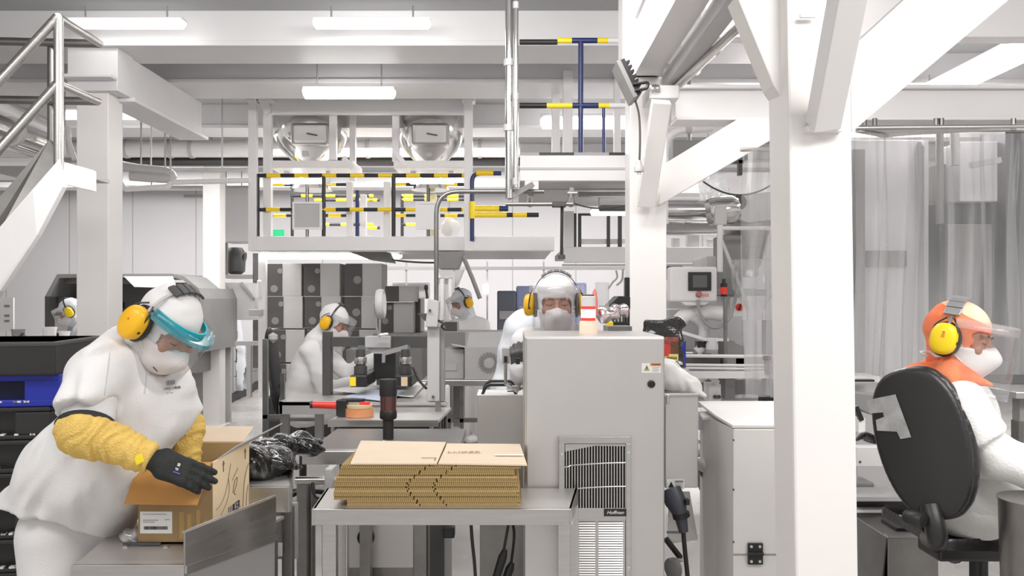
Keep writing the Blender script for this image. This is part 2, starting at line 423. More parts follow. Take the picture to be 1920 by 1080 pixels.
M['wallp'] = panel_wall()
struct(mb().box(-14, 14, 15.5, 15.7, 0, 3.6).build('wall_back', 'wallp'))
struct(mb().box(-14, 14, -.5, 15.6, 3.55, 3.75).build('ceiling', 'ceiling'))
def ibeam_x(x0, x1, y, wdt, z0, z1, m='beam', name='ceiling_beam'):
    b = mb(); b.box(x0, x1, y, y + wdt, z0, z0 + .035); b.box(x0, x1, y + .02, y + wdt - .02, z0 + .035, z1)
    return struct(b.build(name, m, bevel=.004))
ibeam_x(-7, 2.6, 5.9, .46, 3.3, 3.55)
ibeam_x(-7, 4.5, 6.92, .55, 3.3, 3.55)
ibeam_x(-8, 6.5, 8.75, .5, 3.3, 3.55)
ibeam_x(-9, 8, 11.0, .4, 3.3, 3.55)
ibeam_x(-11, 10, 13.4, .4, 3.3, 3.55)
# beam that runs back from the left column
b = mb(); b.box(-2.98, -2.72, 6.15, 7.65, 2.97, 3.0); b.box(-2.93, -2.77, 6.15, 7.62, 3.0, 3.3); struct(b.build('ceiling_beam', 'beam', bevel=.004))
def column(x0, x1, Y, z1, D=None, z0=0., lean=0., label=None, m='column'):
    a = P(x0, 560, Y).x; c = P(x1, 560, Y).x; D = D or (c - a)
    b = mb(); b.box(a, c, Y, Y + D, z0, z1)
    b.box(a - .05, c + .05, Y - .05, Y + D + .05, z0, z0 + .02)
    o = b.build('steel_column', m, bevel=.006); struct(o, label); return o
column(143, 203, 6.0, 3.3, label='white square column behind the packer in the short-sleeved smock')
column(380, 412, 10.3, 3.3, label='white square column by the carton stacks, far back')
column(1181, 1250, 4.8, 2.8, label='white square column rising behind the tall steel cabinet')
column(160, 205, 9.5, 3.3, .2)
# bracket plates and cap of the left column
b = mb(); b.obox(P(178, 150, 5.98), (.17, 0, 0), (0, .13, 0), (0, 0, .012)); b.box(-3.1, -2.75, 5.95, 6.2, 3.0, 3.3); struct(b.build('ceiling_beam', 'beam', bevel=.004))
# big column in front, slightly leaning
Y = 2.6
def q(px, py, Y): return P(px, py, Y)
tl, tr_, bl, br_ = q(1475, 0, Y), q(1594, 0, Y), q(1492, 1080, Y), q(1610, 1080, Y)
def ext(a, b_, z): t = (z - a.z) / (b_.z - a.z); return a.lerp(b_, t)
V = []
for z in (0., 3.5):
    l = ext(bl, tl, z); r = ext(br_, tr_, z)
    V += [l, r, r + Vector((0, .17, 0)), l + Vector((-.01, .17, 0))]
b = mb(); b.add(V, [(0, 3, 2, 1), (4, 5, 6, 7), (0, 1, 5, 4), (1, 2, 6, 5), (2, 3, 7, 6), (3, 0, 4, 7)])
bc = b.build('steel_column', 'column', bevel=.008); struct(bc, 'large white square column nearest the camera, with diagonal braces')
# its braces
struct(mb().prism([P(1594, 92, 2.64), P(1597, 248, 2.64), P(1925, -28, 2.64), P(1760, -60, 2.64)], (0, .11, 0)).build('column_brace', 'column', bevel=.004))
struct(mb().prism([P(1380, -10, 2.66), P(1474, -10, 2.66), P(1478, 200, 2.66), P(1450, 160, 2.66)], (0, .11, 0)).build('column_brace', 'column', bevel=.004))
b = mb(); b.bar(P(1543, 235, 2.58), P(1600, -60, 2.25), .085, .07, (0, -1, .2)); struct(b.build('column_brace', 'white', bevel=.004))
b = mb(); b.obox(P(1543, 243, 2.585), (.055, 0, 0), (0, .02, 0), (0, 0, .008)); b.bar(P(1530, 30, 2.58), P(1500, 30, 2.58), .01, .01); struct(b.build('column_brace', 'white'))
# header beam over the front column, going back to the second column
b = mb(); b.box(.685, .83, 2.2, 4.95, 2.80, 2.83); b.box(.70, .815, 2.2, 4.95, 2.83, 3.12); b.box(.685, .83, 2.2, 4.95, 3.12, 3.15); struct(b.build('header_beam', 'white', bevel=.003))
b = mb(); b.box(.62, .82, 4.78, 4.98, 2.8, 3.55); struct(b.build('steel_column', 'column', bevel=.005), 'white post standing on the header beam above the second column')
b = mb(); b.bar((.89, 2.3, 2.77), (.89, 4.85, 2.77), .09, .09); struct(b.build('header_beam', 'lgrey', bevel=.01))
# crossing beam to the right of the second column
b = mb(); b.box(.93, 4.6, 4.82, 5.02, 2.56, 2.58); b.box(.93, 4.6, 4.86, 4.98, 2.58, 2.74); b.box(.93, 4.6, 4.82, 5.02, 2.74, 2.76); struct(b.build('header_beam', 'white', bevel=.003))
b = mb(); b.box(1.0, 4.8, 4.4, 4.52, 2.9, 3.2); struct(b.build('header_beam', 'white', bevel=.003))
struct(mb().prism([P(1236, 385, 4.76), P(1236, 313, 4.76), P(1385, 222, 4.76), P(1490, 222, 4.76), P(1490, 237, 4.76)], (0, .14, 0)).build('column_brace', 'column', bevel=.004))
b = mb(); b.bar(P(1210, 385, 4.74), P(1240, 190, 4.45), .10, .07, (0, -1, 0)); struct(b.build('column_brace', 'column', bevel=.004))
b = mb(); b.obox(P(1238, 182, 4.6), (.08, 0, 0), (0, .12, 0), (0, 0, .035)); struct(b.build('column_brace', 'white', bevel=.006))
# high beams on the right, above the lamp
b = mb(); b.box(2.3, 2.45, 3.4, 9, 3.25, 3.55); struct(b.build('ceiling_beam', 'white', bevel=.003))
b = mb(); b.box(1.9, 9, 7.4, 7.6, 2.95, 3.2); struct(b.build('ceiling_beam', 'white', bevel=.003))
b = mb(); b.box(1.3, 9, 9.8, 10.1, 2.7, 3.0); struct(b.build('ceiling_beam', 'beam', bevel=.003))

# ---------------------------------------------------------------- lamps
def lamp(c, L, axis, label, wd=.11, h=.07, m='lampw', hang=.1, name='fluorescent_light'):
    c = Vector(c); t = thing(name, label, 'lamp', c); a = Vector(axis).normalized(); s_ = a.cross(Vector((0, 0, 1)))
    mb().obox(c + Vector((0, 0, h * .35)), a * L / 2, s_ * wd * .42, Vector((0, 0, h * .18))).build('lamp_housing', 'white', t, bevel=.004)
    prof = []; V = []; Fc = []; n = 10
    for e, sc_ in ((-1, .6), (-.96, 1), (.96, 1), (1, .6)):
        for k in range(n + 1):
            th = math.pi * k / n; V.append(c + a * L / 2 * e + s_ * math.cos(th) * wd / 2 * sc_ - Vector((0, 0, 1)) * math.sin(th) * h * .8 * sc_ + Vector((0, 0, h * .2)))
    for i in range(3):
        for k in range(n): q_ = i * (n + 1) + k; Fc.append((q_, q_ + 1, q_ + n + 2, q_ + n + 1))
        Fc.append((i * (n + 1), (i + 1) * (n + 1), (i + 1) * (n + 1) + n, i * (n + 1) + n))
    Fc += [tuple(range(n + 1)), tuple(range(3 * (n + 1) + n, 3 * (n + 1) - 1, -1))]
    link_mesh('lamp_diffuser', V, Fc, m, t, False)
    for e in (-.35, .35): mb().cyl(c + a * L * e + Vector((0, 0, h * .3)), c + a * L * e + Vector((0, 0, h * .3 + hang)), .006, 8).build('lamp_hanger', 'steel', t)
    return t
lamp(P(237, 44, 5.7), .78, (1, 0, 0), 'hanging strip light before the nearest ceiling beam, above the stair rail', .1, .06, hang=.1)
lamp(P(698, 44, 5.7), .78, (1, 0, 0), 'hanging strip light before the nearest ceiling beam, above the two vessels', .1, .06, hang=.1)
lamp(P(655, 174, 6.7), .72, (1, 0, 0), 'lit strip light just above the frame of the two vessels', .12, .08, 'lampb', .38)
lamp(P(215, 214, 8.2), .42, (1, 0, 0), 'distant strip light seen right behind the left white column', .1, .09, 'lampb', hang=.3)
lamp(P(130, 214, 8.2), .36, (1, 0, 0), 'distant strip light seen between the stair post and the left column', .1, .09, 'lampb', hang=.3)
lamp(P(1110, 228, 8.3), 1.0, (1, 0, 0), 'bright strip light behind the raised railing', .14, .12, 'lampb', .1)
lamp((3.22, 5.85, 3.12), 2.1, (0, 1, 0), 'large glowing ceiling strip light above the plastic curtain', .20, .13, 'lampb', .12)
lamp(P(1160, 397, 6.4), .42, (1, 0, 0), 'short strip light under the raised railing deck', .1, .05)
lamp(P(620, 480, 9.0), 1.5, (1, 0, 0), 'strip light under the vessel platform over the tall cartons', .12, .06, hang=.02)
lamp(P(566, 339, 8.3), .40, (1, 0, 0), 'small work light under the left vessel', .08, .05, hang=.03)
lamp(P(810, 339, 8.3), .44, (1, 0, 0), 'small work light under the right vessel', .08, .05, hang=.03)
lamp(P(1290, 400, 9), .6, (1, 0, 0), 'distant strip light right of the second column', .1, .06, hang=1.0)

# ---------------------------------------------------------------- pipes and ducts
def pipe(label, pts, r, m='white', rings=(), name='pipe', n=16, cat='pipe', group=None, rr=1.12, hang=()):
    t = thing(name, label, cat, Vector(pts[0]), group); mb().tube(pts, r, n).build('pipe_run', m, t, smooth=True)
    for p in rings:
        p = Vector(p[0]), Vector(p[1]); mb().cyl(p[0] - p[1].normalized() * .02, p[0] + p[1].normalized() * .02, r * rr, n).build('pipe_clamp', 'lgrey', t, smooth=True)
    for f in hang:
        i = int(f * (len(pts) - 1)); a_ = Vector(pts[0]).lerp(Vector(pts[-1]), f) if len(pts) == 2 else Vector(pts[i]); mb().cyl(a_, (a_.x, a_.y, 3.56), .008, 8).build('pipe_hanger', 'lgrey', t)
    return t
X1 = Vector((1, 0, 0))
pipe('thick white pipe across the hall below the ceiling beams', [P(-400, 279, 9.75), P(975, 279, 9.75)], .098, 'white', [(P(x, 279, 9.75), X1) for x in (238, 320, 360, 690, 900)], n=24)
pipe('dark pipe right below the thick white pipe', [P(150, 303, 9.95), P(975, 303, 9.95)], .050, 'dgrey', hang=(.3, .8))
pipe('thin grey pipe under the dark pipe', [P(203, 318, 8.3), P(470, 318, 8.3)], .022, 'lgrey', [(P(x, 318, 8.3), X1) for x in (300, 380)], hang=(.3, .8))
pipe('grey pipe sagging toward the far column', spline([P(203, 305, 8.0), P(255, 316, 8.0), P(310, 322, 8.0), P(318, 334, 8.0), P(245, 330, 8.0)], 6), .045, 'lgrey', hang=(.3, .8))
pipe('white pipe with an elbow beside the left column', bend([P(205, 335, 7.8), P(225, 340, 7.8), P(232, 355, 7.8), P(315, 350, 7.8), P(322, 342, 7.8), P(468, 338, 7.8)], .06), .025, 'white', hang=(.3, .8))
pipe('slim white pipe along the top of the back wall', [P(200, 352, 12), P(480, 352, 12)], .03, 'white', hang=(.3, .8))
pipe('slim white pipe on the back wall, below the first', [P(345, 368, 12), P(480, 368, 12)], .025, 'lgrey', hang=(.3, .8))
pipe('polished duct slanting down behind the stair rail', [P(-60, 220, 5.6), P(95, 275, 6.6)], .095, 'steelp', [(P(20, 247, 6.05), (P(95, 275, 6.6) - P(-60, 220, 5.6)))], n=24)
pipe('second polished duct under the first, by the stair', [P(-60, 245, 5.8), P(78, 290, 6.7)], .05, 'steelp', n=20)
pipe('white duct slanting above the polished ducts', [P(-60, 180, 5.9), P(92, 250, 6.9)], .07, 'white', n=20)
pipe('grey duct edge at the far left, above the stair', [P(-60, 165, 6.2), P(92, 232, 7.2)], .04, 'lgrey')
pipe('white hooked pipe between stair post and column', bend([P(118, 290, 6.4), P(118, 255, 6.4), P(122, 238, 6.4), P(129, 243, 6.4), P(128, 262, 6.4), P(140, 300, 6.4)], .04), .018, 'white', hang=(.3,))
# vertical twin pipe in the middle
pipe('tall shiny double pipe hanging in the middle', [P(955, -60, 5.2), P(955, 372, 5.2)], .026, 'steelp', [(P(955, y, 5.2), Vector((0, 0, 1))) for y in (118, 240)], rr=1.35)
pipe('slimmer pipe hugging the shiny hanging pipe', [P(967, -60, 5.15), P(967, 352, 5.15)], .016, 'steelp', [(P(967, y, 5.15), Vector((0, 0, 1))) for y in (10, 180, 340)])
pipe('dark grey vertical pipe beside the railing deck', [P(1178, -60, 5.0), P(1178, 142, 5.0)], .026, 'dgrey')
pipe('black vertical post under the floodlight', [P(1176, 175, 5.54), P(1176, 294, 5.54)], .011, 'black')
pipe('bent conduit from the control column up to the ceiling rig', bend([P(818, 640, 5.25), P(818, 359, 5.25), P(1020, 359, 5.25)], .14), .014, 'steeld')
pipe('silver conduit clipped under the header beam', bend([P(1262, 168, 4.75), P(1264, 168, 4.72), (.975, 3.68, 2.72), (1.12, 3.45, 2.78), (1.6, 3.3, 2.85)], .1), .022, 'steel', [((.96, 4.0, 2.72), Vector((0, 1, 0))), ((.945, 4.4, 2.72), Vector((0, 1, 0)))])
pipe('white elbow pipe under the beam right of the second column', bend([P(1245, 420, 5.6), P(1245, 245, 5.6), P(1335, 240, 5.6)], .16), .028, 'white', [(P(1290, 242, 5.6), X1)], hang=(.3, .8))
pipe('thick polished duct joining the filler from the left', [P(1195, 395, 6.2), P(1330, 395, 6.2)], .075, 'steelp', n=24)
pipe('grey pipe below the polished duct', [P(1195, 425, 6.3), P(1345, 425, 6.3)], .035, 'lgrey', [(P(x, 425, 6.3), X1) for x in (1262, 1290)])
pipe('second grey pipe below the polished duct', [P(1195, 436, 6.4), P(1345, 436, 6.4)], .022, 'steel')

# ---------------------------------------------------------------- stair with landing and rails
st = thing('metal_stair', 'grey metal stair with tubular handrails descending past the top left corner', 'stair', P(110, 560, 4.0))
mb().prism([P(112, 296, 3.98), P(60, 355, 3.9), P(-40, 470, 3.8), P(-40, 610, 3.8), P(0, 545, 3.8), P(70, 440, 3.9), P(118, 350, 3.98)], (0, .04, 0)).build('stringer', 'white', st, bevel=.004)
b = mb(); b.prism([P(114, 296, 4.0), P(92, 262, 4.0), P(-40, 415, 3.85), P(-40, 470, 3.85), P(0, 432, 3.85)], (0, .03, 0)); b.build('tread_edge', 'steeld', st)
mb().prism([P(114, 302, 4.02), P(172, 318, 4.25), P(172, 358, 4.25), P(114, 345, 4.02)], (0, .05, 0)).build('landing_edge', 'white', st, bevel=.004)
b = mb(); b.box(P(-60, 0, 4.3).x, P(92, 0, 4.3).x, 4.3, 4.95, P(0, 300, 4.3).z - .03, P(0, 300, 4.3).z - .01); b.box(P(-60, 0, 4.9).x, P(86, 0, 4.9).x, 4.9, 4.98, P(0, 338, 4.9).z, P(0, 296, 4.9).z); b.build('landing_deck', 'lgrey', st)
r_ = .022
b = mb(); b.tube([P(110, 34, 4.0), P(110, 330, 4.0)], r_, 14); b.build('rail_post', 'steel', st, smooth=True)
b = mb(); b.tube([P(97, 82, 4.6), P(97, 300, 4.6)], r_, 14); b.build('rail_post', 'steeld', st, smooth=True)
for y0, y1, xr, yr in ((32, 78, 187, 82), (157, 188, 184, 190)):
    b = mb(); b.tube([P(-60, 215 if y0 < 100 else 345, 3.85), P(108, y0, 4.0)], r_, 14); b.build('handrail', 'steel', st, smooth=True)
    b = mb(); b.tube([P(108, y0, 4.0), P(xr, yr, 4.55)], r_ * .9, 14); b.build('handrail', 'steel', st, smooth=True)
    b = mb(); b.tube([P(xr, yr, 4.55), P(-60, y1 - 2, 4.6)], r_, 14); b.build('handrail', 'steeld', st, smooth=True)
# ================================================================ PEOPLE
def hframe(fwd, up=(0, 0, 1)):
    f = Vector(fwd).normalized(); r = f.cross(Vector(up)).normalized(); u = r.cross(f)
    return np.array([[r.x, f.x, u.x], [r.y, f.y, u.y], [r.z, f.z, u.z]])
class Head:
    def __init__(s, c, fwd, up=(0, 0, 1), k=1.): s.c = _d(c); s.R = hframe(fwd, up); s.k = k
    def w(s, p): return Vector(s.c + s.R @ (_d(p) * s.k))
    def v(s, p): return Vector(s.R @ _d(p))
    def loc(s, Pt): return (Pt - s.c) @ s.R / s.k
def sd_skull(q, o=0.):
    a = ell(q, (0, -.012, .032), (.077, .098, .09)); b = ell(q, (0, .028, -.035), (.062, .068, .085)); c = ell(q, (0, .048, -.088), (.04, .042, .032))
    return sunion(.03, a, b, c) - o
def sd_head(q):
    f = sd_skull(q)
    f = smin(f, cap(q, (0, .094, .004), (0, .112, -.036), .009, .014), .014)
    f = smin(f, ell(q, (0, .112, -.04), (.018, .014, .011)), .01)
    for sx in (-1, 1):
        f = smax(f, -ell(q, (sx * .033, .104, .001), (.021, .016, .013)), .012)
        f = smin(f, ell(q, (sx * .032, .082, .0), (.0155, .0145, .0125)), .003)
        f = smin(f, ell(q, (sx * .034, .088, .021), (.026, .011, .007)), .012)
        f = smin(f, ell(q, (sx * .043, .075, -.032), (.024, .02, .022)), .02)
        f = smin(f, ell(q, (sx * .08, -.012, -.005), (.01, .018, .03)), .008)
    f = smin(f, ell(q, (0, .098, -.07), (.024, .012, .008)), .01)
    return f
def cup_sd(q, a, b, t):
    r = ((np.abs(q[:, 1]) / a) ** 2.5 + (np.abs(q[:, 2]) / b) ** 2.5) ** (1 / 2.5)
    return smax((r - 1) * a, np.abs(q[:, 0]) - t, .016)
def nbox(H, r=.2): return H.c - r, H.c + r
def head_parts(H, root, spec, res=.005):
    k = H.k; neck = _d(spec['neck']); skinm = spec.get('skin', 'skin')
    lo, hi = H.c - .17 * k, H.c + .17 * k; lo = np.minimum(lo, neck - .08); hi = np.maximum(hi, neck + .08)
    nk0 = H.c + H.R @ _d((0, -.02, -.07)) * k
    body = nets('body', lambda p: smin(sd_head(H.loc(p)) * k, cap(p, nk0, neck, .052 * k, .06 * k), .03), lo, hi, res, skinm, root)
    # lashes and brows
    for sx in (-1, 1):
        a = [H.w((sx * (.033 + t * .017), .0965 - abs(t) * .008, -.004 - .003 * (1 - t * t))) for t in (-1, -.5, 0, .5, 1)]
        mb().tube(a, [.0008 * k, .0016 * k, .002 * k, .0018 * k, .0008 * k], 6).build('eyelash', 'brow', root, smooth=True)
        a = [H.w((sx * (.033 + t * .022), .099 - max(0, t) * .014, .018 + .004 * (1 - t * t))) for t in (-1, -.5, 0, .5, 1)]
        mb().tube(a, [.0015 * k, .0032 * k, .0034 * k, .003 * k, .001 * k], 6).build('eyebrow', 'brow', root, smooth=True)
    # hood
    dr = spec.get('drape', .10); sh = spec.get('slot', (-.05, .026)); off = .010
    def hood(p):
        q = H.loc(p)
        f = sd_skull(q, off) * k
        f = smin(f, cap(p, nk0, neck, .070 * k, dr), .04)
        zc = (sh[0] + sh[1]) / 2; hz = (sh[1] - sh[0]) / 2
        slot = rbox(q, (0, .14, zc), (.064, .115, hz), .02) * k
        f = smax(f, -slot, .004)
        f = f + folds(p, .0012, 60, 3, (.2, .2, 1))
        if 'cut' in spec: f = np.maximum(f, (p - _d(spec['cut'][0])) @ _d(spec['cut'][1]))
        return f
    lo2 = np.minimum(H.c - .15 * k, neck - dr - .03); hi2 = np.maximum(H.c + .15 * k, neck + dr + .03)
    nets('hood', hood, lo2, hi2, res, spec.get('hoodm', 'hood'), root)
    # mask
    mz = spec.get('maskz', -.024)
    def mask(p):
        q = H.loc(p)
        f = smin(sd_skull(q, .0165), smin(ell(q, (0, .085, -.058), (.04, .05, .045)), cap(q, (0, .108, -.02), (0, .128, -.05), .012, .016), .03), .02)
        reg = np.maximum(q[:, 2] - mz - .35 * np.maximum(0, .03 - np.abs(q[:, 0])) + .12 * np.abs(q[:, 0]), -.128 - q[:, 2])
        reg = np.maximum(reg, .012 + .35 * (q[:, 2] + .06) ** 1 - q[:, 1])
        return smax(f, reg, .006) * k + folds(p, .0006, 90, 5)
    nets('face_mask', mask, H.c - .16 * k, H.c + .16 * k, max(.0035, res * .8) if res < .008 else res, spec.get('maskm', 'mask'), root)
    for sx in spec.get('strapsides', (-1, 1)):
        for z1, z2 in ((-.035, .0), (-.09, -.03)):
            a = [H.w((sx * .064, .055, z1)), H.w((sx * .082, .02, (z1 + z2) / 2)), H.w((sx * .0905, -.012, z2))]
            mb().tube(spline(a, 4), .0016 * k, 6).build('mask_strap', 'paper', root, smooth=True)
    # ear muffs and head band
    mm = spec.get('muffm', 'muff'); band = spec.get('band', 'black')
    k0_, H0_ = k, H
    mk = spec.get('muffk', 1.)
    for sx in (-1, 1):
        if sx in spec.get('nomuff', ()): continue
        cx = .103
        Rm = H.R
        mf = nets('ear_cup', lambda p: smin(cup_sd(H.loc(p) - _d((sx * (cx + .012), -.014, -.012)), .038 * mk, .048 * mk, .021), ell(H.loc(p), (sx * (cx + .03), -.014, -.014), (.014, .03 * mk, .04 * mk)), .02) * k,
                  H.c + H.R @ _d((sx * cx, -.014, -.012)) * k - .085 * k, H.c + H.R @ _d((sx * cx, -.014, -.012)) * k + .085 * k, min(res, .005), mm, root)
        pr = [H.w((sx * .094, -.014 + .037 * mk * math.cos(a), -.012 + .047 * mk * math.sin(a))) for a in [2 * math.pi * i / 24 for i in range(24)]]
        mb().tube(pr, .010 * k, 8, closed=True).build('ear_cushion', 'black', root, smooth=True)
        y = mb()
        y.tube(spline([H.w((sx * .125, .024, -.02)), H.w((sx * .118, .022, .03)), H.w((sx * .104, .002, .062))], 6), .0028 * k, 8)
        y.tube(spline([H.w((sx * .125, -.052, -.02)), H.w((sx * .118, -.05, .03)), H.w((sx * .104, -.02, .062))], 6), .0028 * k, 8)
        y.lathe(H.w((sx * .122, .026, -.022)), [(.006 * k, -.004 * k), (.006 * k, .004 * k)], 10, H.v((1, 0, 0)))
        y.build('ear_cup_yoke', 'black', root, smooth=True)
        if spec.get('mufflabel') == sx:
            o = text('ear_cup_mark', spec['mtxt'], .016 * k, H.w((sx * .1475, -.012, .0)), (0, 0, 0), 'red', root)
            fm = H.R; X = Vector(fm[:, 1]) * (1 if sx > 0 else -1); Z = Vector(fm[:, 0]) * sx; Yv = Z.cross(X)
            if spec.get('mrot'):
                X, Yv = Yv * spec['mrot'], -X * spec['mrot']
            o.rotation_euler = Matrix((X, Yv, Z)).transposed().to_euler()
    by = spec.get('bandy', 0.0); hw = .017 * k
    def arc(a0, a1, r0, r1, n=26, wdt=hw):
        V = []; Fc = []
        for i in range(n + 1):
            a = R(a0 + (a1 - a0) * i / n)
            for (r, yy) in ((r0, -wdt), (r0, wdt), (r1, wdt), (r1, -wdt)):
                V.append(H.w((math.sin(a) * r * .93, by + yy / k + .0 * a, math.cos(a) * r * 1.14 + .008)))
        for i in range(n):
            for j in range(4):
                j2 = (j + 1) % 4; Fc.append((i * 4 + j, i * 4 + j2, i * 4 + 4 + j2, i * 4 + 4 + j))
        Fc += [(0, 1, 2, 3), (n * 4 + 3, n * 4 + 2, n * 4 + 1, n * 4)]
        return V, Fc
    m = mb(); m.add(*arc(-78, 78, .112, .1155, 26, spec.get('bandw', .005) * k)); hb = m.build('headband', band, root, smooth=True)
    m = mb(); bs = spec.get('pad', (-42, 42))
    nseg = 5
    for i in range(nseg):
        a0 = bs[0] + (bs[1] - bs[0]) * i / nseg; m.add(*arc(a0 + 1, a0 + (bs[1] - bs[0]) / nseg - 1, .1155, .1235, 5, spec.get('padw', .020) * k))
    m.build('headband_pad', spec.get('padm', 'rubber'), root, bevel=.0015)
    # visor
    vz0, vz1 = spec.get('visorz', (.062, -.175)); vr = spec.get('visorr', (.098, .158)); va = spec.get('visora', 84); fl = spec.get('flare', .0)
    V = []; Fc = []; n = 30; rows = 8
    for th in (0, .0012):
        for j in range(rows + 1):
            z = vz0 + (vz1 - vz0) * j / rows; g = fl * j / rows
            for i in range(n + 1):
                a = R(-va + 2 * va * i / n); V.append(H.w((math.sin(a) * (vr[0] - th), -.005 + math.cos(a) ** 1 * (vr[1] + g - th), z)))
    S2 = (rows + 1) * (n + 1)
    for j in range(rows):
        for i in range(n):
            q = (j * (n + 1) + i, j * (n + 1) + i + 1, (j + 1) * (n + 1) + i + 1, (j + 1) * (n + 1) + i); Fc.append(q); Fc.append(tuple(S2 + x for x in reversed(q)))
    for i in range(n):
        for j in (0, rows): a = j * (n + 1) + i; Fc.append((a, a + 1, S2 + a + 1, S2 + a))
    for j in range(rows):
        for i in (0, n): a = j * (n + 1) + i; b = a + n + 1; Fc.append((a, b, S2 + b, S2 + a))
    link_mesh('face_shield', V, Fc, spec.get('visorm', 'visor'), root, True)
    # brow band of the shield
    def ring(z0, z1, g0, g1, aa=va):
        V = []; Fc = []
        for i in range(n + 1):
            a = R(-aa + 2 * aa * i / n)
            for (g, z) in ((g0, z0), (g1, z0), (g1, z1), (g0, z1)):
                V.append(H.w((math.sin(a) * (vr[0] - .012 + g * .6), -.005 + math.cos(a) * (vr[1] - .05 + g), z)))
        for i in range(n):
            for j in range(4):
                j2 = (j + 1) % 4; Fc.append((i * 4 + j, i * 4 + j2, i * 4 + 4 + j2, i * 4 + 4 + j))
        Fc += [(0, 1, 2, 3), (n * 4 + 3, n * 4 + 2, n * 4 + 1, n * 4)]
        return V, Fc
    bz = vz0 - .012
    if spec.get('brow') == 'teal':
        mb().add(*ring(bz - .004, bz + .010, .0, .008)).build('shield_band', 'teal', root, smooth=True)
        mb().add(*ring(bz - .018, bz - .004, .008, .047)).build('shield_brim', 'tealc', root, smooth=True)
    else:
        mb().add(*ring(bz - .016, bz + .014, .0, .046)).build('shield_band', 'visorh', root, smooth=True)
    return body
def torso_fn(chest, pelvis, side, rc=(.19, .125, .2), ra=(.17, .13, .2), rp=(.19, .15, .12)):
    ch = Vector(chest); pe = Vector(pelvis); up = (ch - pe).normalized(); s = Vector(side); s = (s - up * s.dot(up)).normalized(); f = up.cross(s)
    R3 = np.array([[s.x, f.x, up.x], [s.y, f.y, up.y], [s.z, f.z, up.z]]); mid = (ch * .45 + pe * .55)
    def fn(p): return sunion(.09, ell(p, ch, rc, R3), ell(p, mid, ra, R3), ell(p, pe, rp, R3))
    return fn
def limb_lo(*pts, r=.12):
    a = np.array([_d(p) for p in pts]); return a.min(0) - r, a.max(0) + r
def hand(name, wrist, d, nrm, root, m='glove', curl=(.25, .35, .45, .55), side=1, k=1., res=.003, spread=.12, thumb=(.75, .35), extra=None, fr=1., fls=1.):
    """side=+1: thumb towards cross(d, nrm); nrm is the back of the hand"""
    w0 = Vector(wrist); d = Vector(d).normalized(); nn = Vector(nrm); nn = (nn - d * nn.dot(d)).normalized(); s = d.cross(nn) * side
    W = lambda x, y, z: w0 + (s * x + d * y + nn * z) * k
    R3 = np.array([[s.x, d.x, nn.x], [s.y, d.y, nn.y], [s.z, d.z, nn.z]])
    segs = []
    fx = [.029, .0095, -.010, -.028]; fl = [x_ * fls for x_ in (.040, .044, .041, .033)]; fb = [.085, .089, .086, .079]
    for i in range(4):
        c = curl[i]; p = W(fx[i], fb[i], 0); ang = 0; sp = (1.5 - i) * spread * .6
        L = fl[i]
        for j, (f, rr) in enumerate(((1., .0098), (.65, .0088), (.5, .0080))):
            ang += c * (1.0, 1.2, .8)[j]
            dd = d * math.cos(ang) - nn * math.sin(ang) + s * math.sin(sp) * math.cos(ang)
            q = p + dd * L * f * k; segs.append((p, q, rr * k * fr, (rr - .0008) * k * fr, i)); p = q
    p = W(.028, .022, -.004); d1 = (d * .7 + s * thumb[0] - nn * thumb[1]).normalized(); q = p + d1 * .042 * k; d2 = (d * .95 + s * thumb[0] * .4 - nn * thumb[1] * .8).normalized(); r_ = q + d2 * .03 * k; t_ = r_ + (d2 - nn * .3).normalized() * .024 * k
    th = [(p, q, .0135 * k, .0115 * k), (q, r_, .0115 * k, .0102 * k), (r_, t_, .0102 * k, .0088 * k)]
    def fn(P_):
        palm = sunion(.018 * k, rbox(P_, W(0, .052, 0), (.040 * k, .042 * k, .0135 * k), .013 * k, R3), ell(P_, W(.022, .03, -.008), (.018 * k, .03 * k, .014 * k), R3), cap(P_, W(0, -.02, 0), W(0, .02, 0), .027 * k, .031 * k, (tuple(nn), .72)))
        f = palm
        fing = None
        for i in range(4):
            g = None
            for (a, b, ra, rb, ii) in segs:
                if ii != i: continue
                c_ = cap(P_, a, b, ra, rb); g = c_ if g is None else smin(g, c_, .004 * k)
            f = smin(f, g, .006 * k)
        g = None
        for (a, b, ra, rb) in th:
            c_ = cap(P_, a, b, ra, rb); g = c_ if g is None else smin(g, c_, .006 * k)
        f = smin(f, g, .012 * k)
        if extra: f = extra(P_, f)
        return f
    pts = [w0, W(0, -.03, 0)] + [x[1] for x in segs] + [x[1] for x in th]
    lo, hi = limb_lo(*pts, r=.04 * k + (.02 if extra else 0))
    return nets(name, fn, lo, hi, res, m, root)

